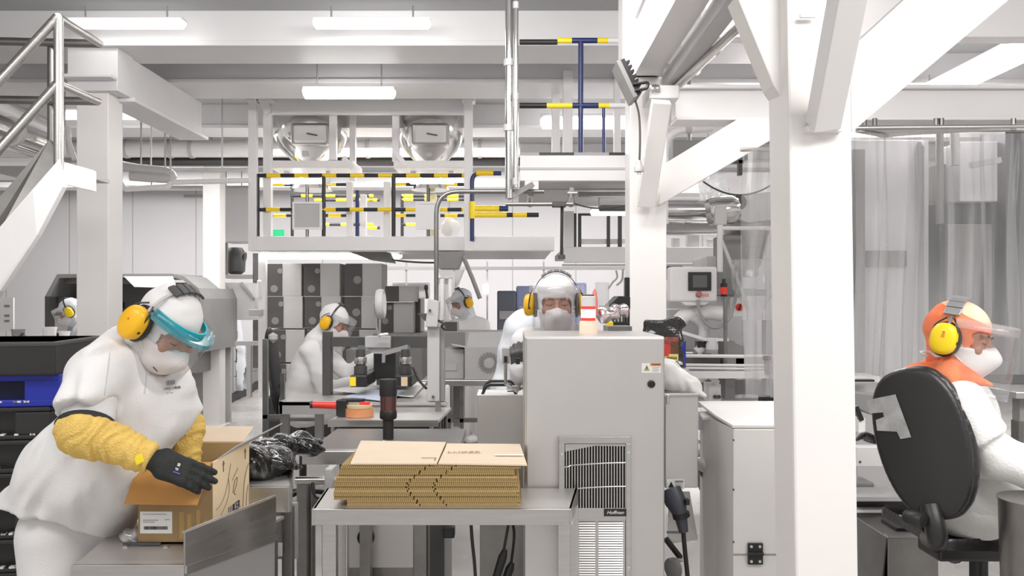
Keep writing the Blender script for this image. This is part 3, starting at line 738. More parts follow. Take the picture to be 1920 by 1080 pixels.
def worker_left():
    root = thing('person', 'person in white short-sleeved smock and turquoise-rimmed face shield, packing an open carton', 'person', P(130, 1000, 2.7) * 1.0)
    root.location.z = 0
    H = Head(P(314, 612, 2.66), (.74, -.42, -.62), (.10, .12, 1), .98)
    neck = P(258, 695, 2.72)
    shR, shL = P(178, 712, 2.52), P(318, 716, 2.88)
    chest = P(238, 770, 2.72); pelvis = P(118, 985, 2.76); side = (-.5, -.8, 0)
    elR, wrR = P(160, 806, 2.42), P(284, 862, 2.44)
    elL, wrL = P(346, 800, 2.86), P(352, 905, 2.80)
    # torso smock
    tf = torso_fn(chest, pelvis, side, (.215, .165, .20), (.225, .185, .21), (.205, .195, .13))
    R_end = Vector(shR).lerp(Vector(elR), .66); L_end = Vector(shL).lerp(Vector(elL), .80)
    dR = _d((Vector(elR) - Vector(shR)).normalized()); dL = _d((Vector(elL) - Vector(shL)).normalized())
    hem = _d(P(112, 968, 2.74)); hn = _d(Vector((-.36, -.12, -1)).normalized())
    def smock(p):
        t = tf(p)
        t = smin(t, cap(p, Vector(shR) + Vector((.01, 0, -.02)), Vector(shL), .085, .08), .07)
        t = smin(t, cap(p, neck, chest, .09, .12), .05)
        t = smin(t, cap(p, P(238, 652, 2.68), Vector(shR) + Vector((.01, 0, .0)), .062, .078), .06); t = smin(t, cap(p, P(268, 672, 2.76), shL, .06, .07), .05)
        t = smin(t, cap(p, chest, P(225, 860, 2.66), .17, .14), .08)
        t = smax(t, (p - hem) @ hn, .006)
        a = smax(cap(p, shR, R_end, .074, .092), (p - _d(R_end)) @ dR, .006)
        b = smax(cap(p, shL, L_end, .072, .074), (p - _d(L_end)) @ dL, .006)
        t = smin(t, a, .035); t = smin(t, b, .03)
        t = smax(t, -cap(p, R_end, Vector(R_end) + Vector(dR) * .1, .076, .1), .005); t = smax(t, -cap(p, L_end, Vector(L_end) + Vector(dL) * .1, .060, .09), .005)
        nk = cap(p, neck, Vector(neck) + Vector((.05, -.03, .1)), .088, .09)
        t = smax(t, -nk, .012)
        t = t + folds(p, .0105, 10, 11, (.9, .3, -.35)) + folds(p, .0045, 24, 4, (.9, .2, -.3)) + .006 * np.abs(np.sin(p[:, 0] * 21 - p[:, 2] * 9 + 2 * np.sin(p[:, 2] * 6)))
        t = t + creases(p, (((212, 742), (150, 870), 1), ((245, 770), (205, 920), -1), ((305, 765), (262, 950), 1), ((125, 850), (55, 950), -1), ((185, 890), (150, 995), 1), ((212, 672), (240, 800), -1), ((288, 695), (298, 810), 1), ((332, 790), (285, 880), 1),
                            ((150, 680), (128, 750), 1), ((182, 690), (168, 765), -1), ((250, 640), (200, 668), 1), ((265, 705), (240, 760), 1), ((100, 880), (60, 985), 1), ((330, 740), (345, 770), -1), ((230, 850), (180, 960), 1), ((90, 800), (70, 880), 1)), .0085, .022, 2.62)
        # sagging sleeve pleats
        u = (p - _d(shR)) @ dR
        t = t + .004 * np.sin(u * 42 + 9 * p[:, 0]) * np.exp(-((p - _d(R_end)) ** 2).sum(1) / .012)
        return t
    lo, hi = limb_lo(chest, pelvis, shR, shL, R_end, P(20, 900, 2.7), r=.2); lo[2] = 0.78
    lo[0] = P(0, 0, 2.7).x - .12
    nets('smock', smock, lo, hi, .0085, 'cloth', root)
    # button placket and breast print
    # inner white sleeve, black elastic, yellow sleeves
    def up(p):
        f = cap(p, Vector(shR).lerp(Vector(elR), .45), Vector(shR).lerp(Vector(elR), 1.0), .072, .066)
        f = smax(f, (p - _d(Vector(shR).lerp(Vector(elR), .98))) @ dR, .004)
        return f + folds(p, .002, 40, 2)
    nets('inner_sleeve', up, *limb_lo(shR, elR, r=.11), .007, 'cloth', root)
    c = Vector(shR).lerp(Vector(elR), .93); a1, a2, a3 = frame(Vector(dR))
    ring = [c + (a2 * math.cos(t) + a3 * math.sin(t)) * .070 for t in [2 * math.pi * i / 28 for i in range(28)]]
    mb().tube(ring, .012, 8, closed=True).build('sleeve_elastic', 'rubber', root, smooth=True)
    def slv(a, b, c_, r0, r1, r2, seed):
        ax = _d((Vector(c_) - Vector(b)).normalized()); L = (Vector(c_) - Vector(b)).length
        def f(p):
            v = smin(cap(p, a, b, r0, r1), cap(p, b, c_, r1, r2), .05)
            t = (p - _d(b)) @ ax
            q = t + .012 * np.sin(p[:, 2] * 50 + seed) + .01 * np.sin(p[:, 0] * 60)
            v = v + .0028 * np.sin(q * 260) * np.clip((t + .05) / .1, .25, 1) + .002 * np.sin(q * 110 + 1)
            return v
        return f
    e0 = Vector(shR).lerp(Vector(elR), .95)
    f1 = slv(e0, elR, wrR, .064, .068, .044, 1)
    nets('arm_sleeve', lambda p: smax(smax(f1(p), (p - _d(wrR)) @ _d((Vector(wrR) - Vector(elR)).normalized()), .008), -(p - _d(e0)) @ dR, .006), *limb_lo(e0, elR, wrR, r=.1), .0045, 'sleeve', root)
    e1 = Vector(shL).lerp(Vector(elL), .70)
    f2 = slv(e1, elL, wrL, .056, .054, .042, 3)
    nets('arm_sleeve', lambda p: smax(smax(f2(p), (p - _d(wrL)) @ _d((Vector(wrL) - Vector(elL)).normalized()), .008), -(p - _d(e1)) @ dL, .006), *limb_lo(e1, elL, wrL, r=.1), .005, 'sleeve', root)
    # gloves
    hd = P(375, 896, 2.50) - Vector(wrR)
    g = hand('glove', Vector(wrR) + hd.normalized() * .012, hd, (.10, -.80, .55), root, 'glove', (.08, .10, .13, .17), side=-1, k=1.08, spread=.05, fr=1.18, fls=.86, thumb=(.35, .8))
    hand('glove', Vector(wrL) + Vector((0, -.0, -.012)), (.1, -.25, -1), (-.3, -1, .2), root, 'glove', (.3, .35, .4, .45), side=1, k=1.05, res=.0045)
    # print on the glove and the size tag
    hn_ = Vector((.10, -.80, .55)); dd = hd.normalized(); nn = (hn_ - dd * hn_.dot(dd)).normalized(); s_ = nn.cross(dd)
    c = Vector(wrR) + dd * .065 + nn * .0165
    Rm = Matrix((dd, s_ * 1.0, nn)).transposed()
    Rm = Matrix((dd, nn.cross(dd), nn)).transposed()
    b = mb()
    for (u, v, a, h_) in ((-.012, .010, .004, .005), (-.002, .011, .0035, .003), (.008, .008, .004, .005), (.0, -.004, .012, .0018), (-.008, -.008, .006, .0015), (.008, -.008, .004, .0015)):
        b.obox(c + Rm @ Vector((u, v, .001)), Rm @ Vector((a, 0, 0)), Rm @ Vector((0, h_, 0)), Rm @ Vector((0, 0, .0008)))
    b.build('glove_print', 'lgrey', root, bevel=.001)
    mb().obox(c + Rm @ Vector((0, -.016, 0)), Rm @ Vector((.02, 0, 0)), Rm @ Vector((0, .0018, 0)), Rm @ Vector((0, 0, .0012))).build('glove_stripe', 'blue', root)
    tg = Vector(wrR) - dd * .012 + Vector((-.004, -.045, .005))
    mb().obox(tg, Vector((.011, 0, .006)), Vector((0, .003, 0)), Vector((-.004, 0, .012))).build('sleeve_tag', 'pyel', root, bevel=.003)
    # head and what it wears
    head_parts(H, root, dict(neck=neck, drape=.10, brow='teal', visorz=(.064, -.16), visorr=(.098, .172), muffm='muff', muffk=1.12, mufflabel=1, mtxt='x',
                             slot=(-.045, .024), flare=-.03, nomuff=(), padm='slate_pad', bandy=-.005, pad=(-26, 36), padw=.024, band='lgrey', maskm='mask', skin='skin'), .0048)
    mb().tube([H.w((.05, .088, -.10)), H.w((.035, .099, -.108))], .0018, 6).build('mask_mark', 'ink', root)
    # breast print, placket and neck seam on the smock
    sm = bpy.data.objects['smock']
    def lettering(st, px, py, size, m, dirx):
        p, n = onto(sm, px, py, .004); X = Vector((0, 0, 1)).cross(n).normalized(); Y_ = n.cross(X)
        return text('breast_print', st, size, p, Matrix((X, Y_, n)).transposed().to_euler(), m, root)
    dx = Vector((.75, -.5, .04))
    lettering('IIIIII', 319, 718, .022, 'grey', dx); lettering('CASA LUKER', 321, 728, .011, 'ink', dx); lettering('-- ---', 317, 736, .012, 'ink', dx)
    def seam(pts, r=.0018, m='lgrey', nm='smock_seam'):
        q = []
        for (x, y) in pts:
            try: q.append(onto(sm, x, y, .0005)[0])
            except Exception: pass
        if len(q) > 2: mb().tube(q, r, 5).build(nm, m, root, smooth=True)
    seam([(272 + 2 * math.sin(i * .7), 690 + i * 8) for i in range(7)])
    seam([(206 - i * 1.5, 662 + i * 11) for i in range(9)], .0015)
    # trousers
    hR, hL = P(100, 1010, 2.70), P(168, 1010, 2.86)
    kR, kL = Vector((hR.x + .02, hR.y - .02, .48)), Vector((hL.x + .06, hL.y - .02, .48)); aR, aL = Vector((hR.x - .04, hR.y + .02, .09)), Vector((hL.x + .02, hL.y + .02, .09))
    def tr(p):
        f = smin(cap(p, hR, kR, .112, .088), cap(p, kR, aR, .088, .075), .04); g_ = smin(cap(p, hL, kL, .112, .088), cap(p, kL, aL, .088, .075), .04)
        f = sunion(.05, f, g_, ell(p, P(130, 985, 2.79), (.15, .15, .13)))
        return smax(f, .075 - p[:, 2], .01) + folds(p, .0035, 14, 8, (.8, .3, .5))
    nets('trousers', tr, *limb_lo(hR, hL, aR, aL, r=.22), .012, 'cloth', root)
    for a in (aR, aL):
        nets('shoe', lambda p: smax(smin(ell(p, a + Vector((.09, -.05, -.045)), (.14, .06, .05)), cap(p, a, a + Vector((0, 0, -.04)), .05), .04), -p[:, 2], .004), *limb_lo(a, a + Vector((.2, -.1, -.08)), r=.1), .01, 'rubber', root)
    return root
M['slate_pad'] = M['dgrey']

def coverall(root, H, neck, shL, shR, elL, elR, wrL, wrR, chest, pelvis, side, dims=None, res=.012, m='suit', legs=None, name='coverall', fold=.003, arm=.06, hem=None, seed=1, hands=True):
    dims = dims or ((.19, .13, .2), (.18, .14, .2), (.19, .16, .14)); tf = torso_fn(chest, pelvis, side, *dims)
    def fn(p):
        t = tf(p); t = smin(t, cap(p, shR, shL, arm * 1.12), .06); t = smin(t, cap(p, neck, chest, .07, .1), .05)
        for (s, e, w_) in ((shL, elL, wrL), (shR, elR, wrR)):
            a = smin(cap(p, s, e, arm * 1.05, arm), cap(p, e, w_, arm * .98, arm * .72), .03)
            t = smin(t, a, .03)
        t = smax(t, -cap(p, neck, Vector(neck) + Vector((0, 0, .12)), .07), .01)
        if hem is not None: t = smax(t, hem - p[:, 2], .006)
        return t + folds(p, fold, 20, seed, (.7, .4, .6)) + folds(p, fold * .5, 45, seed + 5, (.4, .4, .8))
    lo, hi = limb_lo(chest, pelvis, shR, shL, elL, elR, wrL, wrR, r=.2)
    if hem is not None: lo[2] = hem - .03
    nets(name, fn, lo, hi, res, m, root)

def worker_center():
    root = thing('person', 'person in white coat with frosted face shield and yellow earmuffs, standing behind the steel cabinet', 'person', (P(1047, 0, 4.25).x, 4.25, 0))
    H = Head(P(1043, 567, 4.22), (-.02, -1, -.06), (0, 0, 1), 1.10)
    neck = P(1047, 628, 4.30); chest = P(1048, 690, 4.32); pelvis = P(1050, 850, 4.38)
    shR, shL = P(986, 642, 4.32), P(1112, 636, 4.32)
    elR, wrR = P(976, 735, 4.22), P(975, 690, 4.02); elL, wrL = P(1120, 745, 4.34), P(1090, 760, 4.1)
    elR = P(972, 745, 4.30)
    coverall(root, H, neck, shL, shR, elL, elR, wrL, wrR, chest, pelvis, (-1, 0, 0), ((.20, .13, .2), (.18, .14, .2), (.19, .15, .16)), .010, 'cloth', hem=.62, seed=4, arm=.064, name='coat')
    head_parts(H, root, dict(neck=neck, drape=.10, visorz=(.075, -.165), visorr=(.108, .155), visorm='visor', maskm='maskg', skin='skin', slot=(-.05, .022), padm='grey', pad=(-38, 38), bandy=-.01), .0055)
    hand('hand', Vector(wrR), (-.1, -.4, .8), (0, -1, .3), root, 'dgrey', (.9, 1, 1, 1), side=1, k=1., res=.006)
    hand('hand', Vector(wrL), (-.6, -.6, 0), (0, 0, 1), root, 'skin', (.5, .5, .5, .6), side=-1, k=1., res=.006)
    hL, hR = pelvis + Vector((.09, 0, 0)), pelvis + Vector((-.09, 0, 0))
    def tr(p):
        f = sunion(.04, cap(p, hL, (hL.x + .02, hL.y, .1), .1, .07), cap(p, hR, (hR.x - .02, hR.y, .1), .1, .07)); return smax(f, .06 - p[:, 2], .01) + folds(p, .003, 16, 3)
    nets('trousers', tr, *limb_lo(hL, hR, (hL.x, hL.y, .1), r=.15), .02, 'cloth', root)
    for h in (hL, hR): nets('shoe', lambda p: smax(ell(p, (h.x, h.y - .06, .045), (.055, .14, .05)), -p[:, 2], .004), (h.x - .1, h.y - .25, -.02), (h.x + .1, h.y + .12, .13), .015, 'paper', root)
    return root

def worker_right():
    root = thing('person', 'person in white coverall with orange mesh hood and scarf, seated on the black swivel chair', 'person', (P(1800, 0, 2.95).x, 2.95, 0))
    H = Head(P(1797, 635, 2.92), (.72, -.66, -.14), (.12, .05, 1), .98)
    neck = P(1778, 712, 2.98); chest = P(1795, 790, 2.98); pelvis = P(1822, 935, 3.0)
    shR, shL = P(1806, 758, 2.80), P(1788, 752, 3.15)
    elR, wrR = P(1872, 862, 2.76), P(1955, 905, 2.70); elL, wrL = P(1880, 850, 3.2), P(1965, 860, 3.15)
    side = (-.3, -1, 0)
    tf = torso_fn(chest, pelvis, side, (.19, .12, .17), (.175, .13, .19), (.19, .17, .13))
    slc = _d(Vector(shR).lerp(Vector(elR), .62)); sld = _d((Vector(elR) - Vector(shR)).normalized())
    def fn(p):
        t = tf(p); t = smin(t, cap(p, shR, shL, .07), .06); t = smin(t, cap(p, neck, chest, .085, .11), .05)
        a = smax(cap(p, shR, Vector(shR).lerp(Vector(elR), .7), .078, .088), (p - slc) @ sld, .006)
        t = smin(t, a, .03)
        t = smin(t, cap(p, shL, elL, .065, .06), .03)
        t = smin(t, cap(p, elL, wrL, .06, .045), .03)
        b = smin(cap(p, shR, elR, .062, .062), cap(p, elR, wrR, .062, .045), .03)
        t = np.minimum(t, b)
        t = smax(t, -cap(p, neck, Vector(neck) + Vector((0.03, 0, .12)), .075), .01)
        return t + folds(p, .0055, 17, 21, (.7, .3, .7)) + folds(p, .0024, 42, 9, (.6, .5, .5))
    nets('coverall', fn, *limb_lo(chest, pelvis, shR, shL, elR, wrR, elL, wrL, r=.19), .008, 'suit', root)
    hR, hL = P(1830, 928, 2.90), P(1840, 925, 3.12); kR, kL = P(2060, 930, 2.86), P(2060, 925, 3.15)
    aR, aL = Vector((kR.x + .02, kR.y, .32)), Vector((kL.x + .02, kL.y, .32))
    def tr(p):
        f = sunion(.05, cap(p, hR, kR, .105, .08), cap(p, hL, kL, .105, .08), ell(p, P(1810, 925, 3.0), (.15, .19, .11)), cap(p, kR, aR, .075, .06), cap(p, kL, aL, .075, .06))
        return f + folds(p, .004, 17, 2, (.4, .5, .8))
    nets('trousers', tr, *limb_lo(hR, hL, kR, kL, aR, P(1750, 945, 3.), r=.15), .011, 'suit', root)
    for a in (aR, aL): nets('shoe', lambda p: smin(ell(p, a + Vector((.06, 0, -.05)), (.14, .05, .045)), cap(p, a, a + Vector((0, 0, -.04)), .045), .03), *limb_lo(a, a + Vector((.14, 0, -.05)), r=.1), .012, 'rubber', root)
    # wrist band holding a tag on the upper arm
    for c_, w_ in ((elR, wrR), (elL, wrL)):
        d = Vector(w_) - Vector(c_); hand('glove', Vector(w_), d, (0, -.3, 1), root, 'suit', (.4, .45, .5, .6), side=1 if w_ is wrL else -1, k=1., res=.006)
    head_parts(H, root, dict(neck=neck, drape=.07, hoodm='scarf', visorz=(.062, -.185), visorr=(.105, .190), visorm='visor', muffm='muffy', band='steeld', padm='silverpad', pad=(-8, 62), padw=.026, muffk=1.1, mufflabel=1, mtxt='MIE', mrot=-1,
                             maskz=-.02, slot=(-.06, .03), strapsides=(1, -1), bandy=-.01, maskm='paper'), .0048)
    # scarf spread over the shoulders
    sc1, sc2 = P(1742, 698, 2.90), P(1852, 712, 2.84); sc3 = P(1765, 690, 3.10)
    def scf(p):
        f = sunion(.05, cap(p, P(1722, 708, 2.95), P(1785, 704, 2.86), .040, .040), cap(p, P(1785, 704, 2.86), P(1858, 722, 2.81), .040, .010), cap(p, P(1722, 708, 2.95), P(1765, 698, 3.12), .045, .04), cap(p, neck, Vector(neck) + Vector((.03, 0, .06)), .085, .07))
        return f + folds(p, .004, 34, 6, (.5, .2, 1))
    nets('scarf', scf, *limb_lo(P(1738, 700, 2.93), P(1860, 722, 2.83), P(1765, 690, 3.12), r=.12), .006, 'scarf', root)
    # bow of the mask ties behind the neck
    mb().tube(spline([P(1738, 668, 2.9), P(1726, 661, 2.9), P(1742, 659, 2.9), P(1756, 668, 2.88), P(1772, 664, 2.86)], 6), .0045, 8).build('mask_tie', 'paper', root, smooth=True)
    # pale knit crown of the cap
    crown = nets('cap_crown', lambda p: smax(sd_skull(H.loc(p), .0125) * H.k, -(H.loc(p) @ _d((0, .35, 1)) - .085), .004), H.c - .15, H.c + .17, .005, 'crown', root)
    return root
M['silverpad'] = mat('silver_pad', (.42,.42,.43), .35, .6)
M['crown'] = mat('cream_knit', (.88, .78, .62), .85, bump=.3, bscale=300, var=.25, vscale=8, vcol=(.93, .5, .25))

def bg_worker(label, hp, Y, fwd, neck, chest, pelvis, sh, el, wr, side, k=1.05, muffm='muff', m='clothb', hem=None, res=.016, legs=None, seed=1, dims=None, hoodm='clothb'):
    root = thing('person', label, 'person', (chest[0], chest[1], 0))
    H = Head(hp, fwd, (0, 0, 1), k)
    coverall(root, H, neck, sh[0], sh[1], el[0], el[1], wr[0], wr[1], chest, pelvis, side, dims, res, m, hem=hem, seed=seed, name='coat', arm=.062, fold=.004)
    head_parts(H, root, dict(neck=neck, drape=.09, visorz=(.07, -.165), visorr=(.104, .165), visorm='visor', muffm=muffm, hoodm=hoodm, padm='dgrey', pad=(-14, 14)), .009)
    for w_, e_ in zip(wr, el):
        hand('glove', Vector(w_), Vector(w_) - Vector(e_), (0, 0, 1), root, 'clothb', (.4, .4, .5, .5), side=1, k=1., res=.009)
    if legs:
        def tr(p):
            f = None
            for (h_, k_, a_) in legs:
                g = smin(cap(p, h_, k_, .105, .08), cap(p, k_, a_, .08, .065), .03); f = g if f is None else smin(f, g, .04)
            return smax(f, .05 - p[:, 2], .01) + folds(p, .004, 16, 3)
        lo, hi = limb_lo(*[q for l in legs for q in l], r=.15); nets('trousers', tr, lo, hi, .02, m, root)
        for (h_, k_, a_) in legs:
            f2 = Vector((fwd[0], fwd[1], 0)).normalized(); c_ = Vector(a_) + f2 * .06
            nets('shoe', lambda p: smax(smin(cap(p, Vector((a_[0], a_[1], .05)), c_ + Vector((0, 0, .04 - c_.z)) + f2 * .06, .05, .045), cap(p, a_, (a_[0], a_[1], .05), .05), .03), -p[:, 2], .004), *limb_lo((a_[0], a_[1], 0), c_, c_ + f2 * .1, r=.08), .014, 'paper', root)
    return root
worker_left(); worker_center(); worker_right()
V3 = lambda *a: Vector(a)
# seated at the taping station
Y = 6.3
bg_worker('person in white coat seated at the taping machine before the tall cartons', P(626, 603, Y), Y, (.9, -.15, -.45), P(594, 640, Y), P(584, 684, Y), P(566, 765, Y + .0),
          (P(600, 655, Y + .18), P(582, 655, Y - .17)), (P(650, 700, Y + .2), P(612, 735, Y - .2)), (P(712, 668, Y + .1), P(668, 712, Y - .12)), (-.1, -1, 0), 1.0, seed=3, m='cloth', hoodm='cloth', res=.013,
          legs=[(P(575, 775, Y - .1), P(660, 765, Y - .1), V3(P(660, 0, Y).x, Y - .1, .12)), (P(575, 775, Y + .1), P(665, 765, Y + .1), V3(P(672, 0, Y).x, Y + .1, .12))])
# standing far behind the conveyor
Y = 9.2
bg_worker('person in white coverall standing behind the carton conveyor, head bent to the left', P(866, 566, Y), Y, (-.75, -.45, -.35), P(878, 596, Y), P(880, 625, Y), P(882, 690, Y),
          (P(906, 610, Y), P(854, 612, Y - .05)), (P(915, 650, Y - .1), P(846, 650, Y - .15)), (P(880, 655, Y - .35), P(850, 640, Y - .4)), (-.9, .1, 0), 1.1, seed=7, m='cloth', res=.018,
          legs=[(P(872, 700, Y), P(868, 755, Y), V3(P(872, 0, Y).x, Y, .10)), (P(895, 700, Y), P(897, 755, Y), V3(P(897, 0, Y).x, Y, .10))])
# behind the centre worker
Y = 5.1
bg_worker('person in pale blue-white smock, bent and mostly hidden behind the worker at the steel cabinet', P(1028, 566, Y), Y, (.8, .5, -.4), P(1005, 596, Y), P(985, 640, Y), P(975, 740, Y),
          (P(1020, 630, Y + .2), P(975, 612, Y - .12)), (P(1040, 680, Y + .2), P(962, 668, Y - .1)), (P(1060, 690, Y + .1), P(1000, 700, Y - .2)), (-.5, -.8, 0), 1.05, seed=9, res=.014,
          legs=[(P(975, 750, Y), P(980, 840, Y), V3(P(975, 0, Y).x, Y, .10)), (P(995, 750, Y + .1), P(1000, 840, Y + .1), V3(P(1000, 0, Y).x, Y + .1, .10))])
# far left, bent over a machine
Y = 8.4
bg_worker('person in white coverall bent forward beside the white column, facing the far machine hood', P(132, 584, Y), Y, (-.85, -.2, -.4), P(152, 606, Y), P(165, 640, Y), P(185, 705, Y),
          (P(170, 618, Y + .15), P(160, 620, Y - .17)), (P(140, 655, Y + .1), P(142, 660, Y - .2)), (P(112, 640, Y), P(116, 650, Y - .15)), (.2, .9, 0), 1.0, seed=12, res=.018, muffm='muffy',
          legs=[(P(185, 715, Y), P(180, 780, Y), V3(P(185, 0, Y).x, Y, .10)), (P(200, 715, Y + .2), P(200, 780, Y + .2), V3(P(200, 0, Y).x, Y + .2, .10))])
# ================================================================ PLATFORMS AND VESSELS
def rail(t, a, b_, r, m='zy', name='rail'): mb().tube([a, b_], r, 12).build(name, m, t, smooth=True)
M['zy'] = stripes('yellow_black_bands', (.95, .66, .02), (.015, .015, .02), .262, off=.35)
M['zy2'] = stripes('yellow_black_bands_b', (.93, .62, .03), (.015, .015, .03), .29, off=.1)
# --- vessel platform
pf = thing('steel_platform', 'long white steel platform hung under the ceiling, carrying two vessels', 'platform', P(750, 470, 8.0))
b = pbox(465, 1040, 443, 470, 8.0, .12); b.build('platform_beam', 'white', pf, bevel=.006)
a, c = P(465, 470, 8.0), P(1040, 443, 8.0)
mb().box(a.x, c.x, 8.12, 10.4, a.z + .03, a.z + .09).build('platform_deck', 'lgrey', pf)
for (x0, x1, y0, y1, yy) in ((465, 480, 186, 470, 7.97), (493, 508, 182, 443, 8.05), (870, 886, 182, 470, 7.97), (649, 660, 341, 443, 8.1), (719, 731, 341, 443, 8.1), (675, 686, 364, 443, 8.5), (617, 630, 212, 300, 8.15), (655, 666, 215, 340, 8.6), (735, 748, 212, 302, 8.15)):
    pbox(x0, x1, y0, y1, yy, .07).build('hanger_post', 'white', pf, bevel=.004)
pbox(508, 870, 182, 213, 8.05, .08).build('top_beam', 'white', pf, bevel=.005)
for x0, x1 in ((462, 484), (480, 512), (866, 890)): pbox(x0, x1, 180, 190, 7.95, .14).build('post_cap', 'white', pf, bevel=.004)
mb().prism([P(484, 186, 7.96), P(498, 180, 7.96), P(506, 205, 7.96), P(496, 214, 7.96)], (0, .04, 0)).build('gusset', 'white', pf)
for x0, x1 in ((505, 662), (738, 870)): pbox(x0, x1, 301, 315, 8.1, .5).build('vessel_support', 'white', pf, bevel=.004)
for x0, x1 in ((532, 541), (611, 619), (770, 778), (842, 850)): pbox(x0, x1, 315, 345, 8.3, .05).build('support_leg', 'white', pf)
mb().bar(P(644, 296, 8.1), P(662, 316, 8.1), .03, .05).build('gusset', 'white', pf)
mb().bar(P(738, 282, 8.1), P(762, 312, 8.1), .03, .05).build('gusset', 'white', pf)
# vessels
def vessel(px, label, x0, x1):
    c = P(px, 300, 8.75); r = S((x1 - x0) / 2, 8.75); t = thing('steel_vessel', label, 'vessel', c, 'steel vessels on the hung platform')
    zt = P(0, 214, 8.75).z - c.z; prof = [(r * .12, -.25), (r * .16, -.12), (r * .55, .0), (r * .82, .1), (r * .97, .22), (r, .33), (r * .97, zt - .03), (r * .9, zt)]
    mb().lathe(c, prof, 40).build('vessel_body', 'steelp', t, smooth=True)
    y = 8.75 - r * 1.01
    h = mb(); a_ = P(px - 38, 272, y); b2 = P(px + 34, 230, y); h.box(a_.x, b2.x, y - .02, y + .1, a_.z, b2.z); h.build('hatch_frame', 'steel', t, bevel=.03)
    h = mb(); a_ = P(px - 32, 267, y - .03); b2 = P(px + 28, 234, y - .03); h.box(a_.x, b2.x, y - .04, y, a_.z, b2.z); h.build('hatch_glass', 'lampwin', t, bevel=.02)
    h = mb(); h.bar(P(px - 8, 250, y - .05), P(px + 12, 254, y - .05), .012, .012); h.build('hatch_handle', 'dgrey', t)
    h = mb(); h.box(c.x - .03, c.x + .03, y + .12, y + .2, c.z + .0, c.z + .09); h.build('outlet_block', 'lgrey', t, bevel=.004)
    h = mb(); h.lathe(c + Vector((0, 0, -.31)), [(r * .6, 0), (r * .34, .12), (r * .3, .18)], 24); h.build('lower_funnel', 'steelp', t, smooth=True)
M['lampwin'] = mat('pale_glass', (.78, .77, .75), .15)
vessel(583, 'polished steel vessel with a pale hatch, left one on the hung platform', 516, 652)
vessel(808, 'polished steel vessel with a pale hatch, right one on the hung platform', 746, 868)
# rails on the platform
def railing(name, label, Y, xs, rails, posts, m, r=.016, pm='black', cat='railing'):
    t = thing(name, label, cat, P((xs[0] + xs[1]) / 2, posts[0][2] if posts else 400, Y))
    for (x0, x1, y) in rails: rail(t, P(x0, y, Y), P(x1, y, Y), r, m)
    for (x, y0, y1) in posts: mb().tube([P(x, y0, Y), P(x, y1, Y)], r, 10).build('post', pm, t, smooth=True)
    return t
railing('safety_railing', 'yellow and black banded railing along the front of the vessel platform', 8.02, (480, 870), [(481, 870, 329), (481, 868, 393)], [(483, 329, 443), (607, 329, 443), (738, 329, 443)], 'zy', .019)
railing('safety_railing', 'second banded railing just behind the platform front railing', 8.7, (500, 870), [(500, 650, 346), (500, 560, 404), (605, 660, 404), (735, 870, 346), (735, 870, 404)], [(576, 346, 443), (803, 346, 443)], 'zy', .017)
railing('safety_railing', 'banded railing at the rear of the vessel platform', 9.9, (545, 870), [(545, 700, 367), (590, 700, 375), (608, 700, 421), (690, 712, 375), (752, 870, 374), (752, 870, 367), (690, 712, 427), (752, 800, 421)], [(548, 367, 443), (754, 367, 443)], 'zy', .018)
railing('safety_railing', 'short banded gate rail between the two inner platform posts', 8.6, (655, 690), [], [(670, 357, 443)], 'zy', .02, 'navy')
t = thing('safety_railing', 'bright yellow low barrier at the right end of the vessel platform', 'railing', P(885, 440, 7.98))
rail(t, P(886, 391, 7.98), P(936, 391, 7.98), .028, 'pyel'); rail(t, P(888, 403, 7.98), P(950, 403, 7.98), .026, 'pyel')
rail(t, P(936, 391, 7.98), P(953, 391, 7.98), .027, 'navy'); rail(t, P(950, 403, 7.98), P(1010, 403, 7.98), .022, 'zy')
mb().tube([P(885, 378, 7.97), P(885, 410, 7.97)], .03, 10).build('post', 'pyel', t, smooth=True)
mb().tube(bend([P(885, 452, 7.98), P(885, 325, 7.98), P(940, 325, 7.98)], .08), .022, 10).build('post', 'navy', t, smooth=True)
rail(t, P(893, 324, 7.96), P(925, 324, 7.96), .024, 'yellow')
# mirrors / frames
for (x0, x1, lab) in ((548, 603, 'left'), (779, 825, 'right')):
    t = thing('square_frame', 'white square framed panel hung below the %s vessel' % lab, 'panel', P((x0 + x1) / 2, 430, 7.95))
    b = mb(); w_ = 4
    for (q0, q1, q2, q3) in ((x0, x1, 378, 382), (x0, x1, 426, 430), (x0, x0 + w_, 382, 426), (x1 - w_, x1, 382, 426)):
        pbox(q0, q1, q2, q3, 7.95, .03, b)
    b.build('panel_frame', 'white', t); pbox(x0 + w_, x1 - w_, 382, 426, 7.96, .01).build('panel_face', 'lgrey' if lab == 'left' else 'white', t)
    mb().cyl(P((x0 + x1) / 2, 378, 7.97), P((x0 + x1) / 2, 346, 7.97), .012, 8).build('panel_hanger', 'steeld', t)
    mb().cyl(P((x0 + x1) / 2, 430, 7.97), P((x0 + x1) / 2, 443, 7.97), .012, 8).build('panel_foot', 'steeld', t)
one(pbox(505, 532, 430, 452, 8.3, .03).build('exit_sign', 'green', bevel=.003), 'small glowing green sign behind the left end of the platform railing', 'sign')
sk = nets('white_sack', lambda p: smin(ell(p, P(845, 428, 8.8), (.10, .1, .10)), cap(p, P(845, 425, 8.8), P(843, 412, 8.8), .06, .03), .03) + folds(p, .006, 30, 2), P(825, 446, 8.6), P(865, 405, 9.05), .012, 'cloth')
sk.location.z += .0; one(sk, 'white bag lying on the right end of the vessel platform', 'bag')
M['ychute'] = mat('pale_yellow', (.85, .78, .5), .5)
M['zkk'] = stripes('black_band', (.02,.02,.02), (.02,.02,.02), .3)
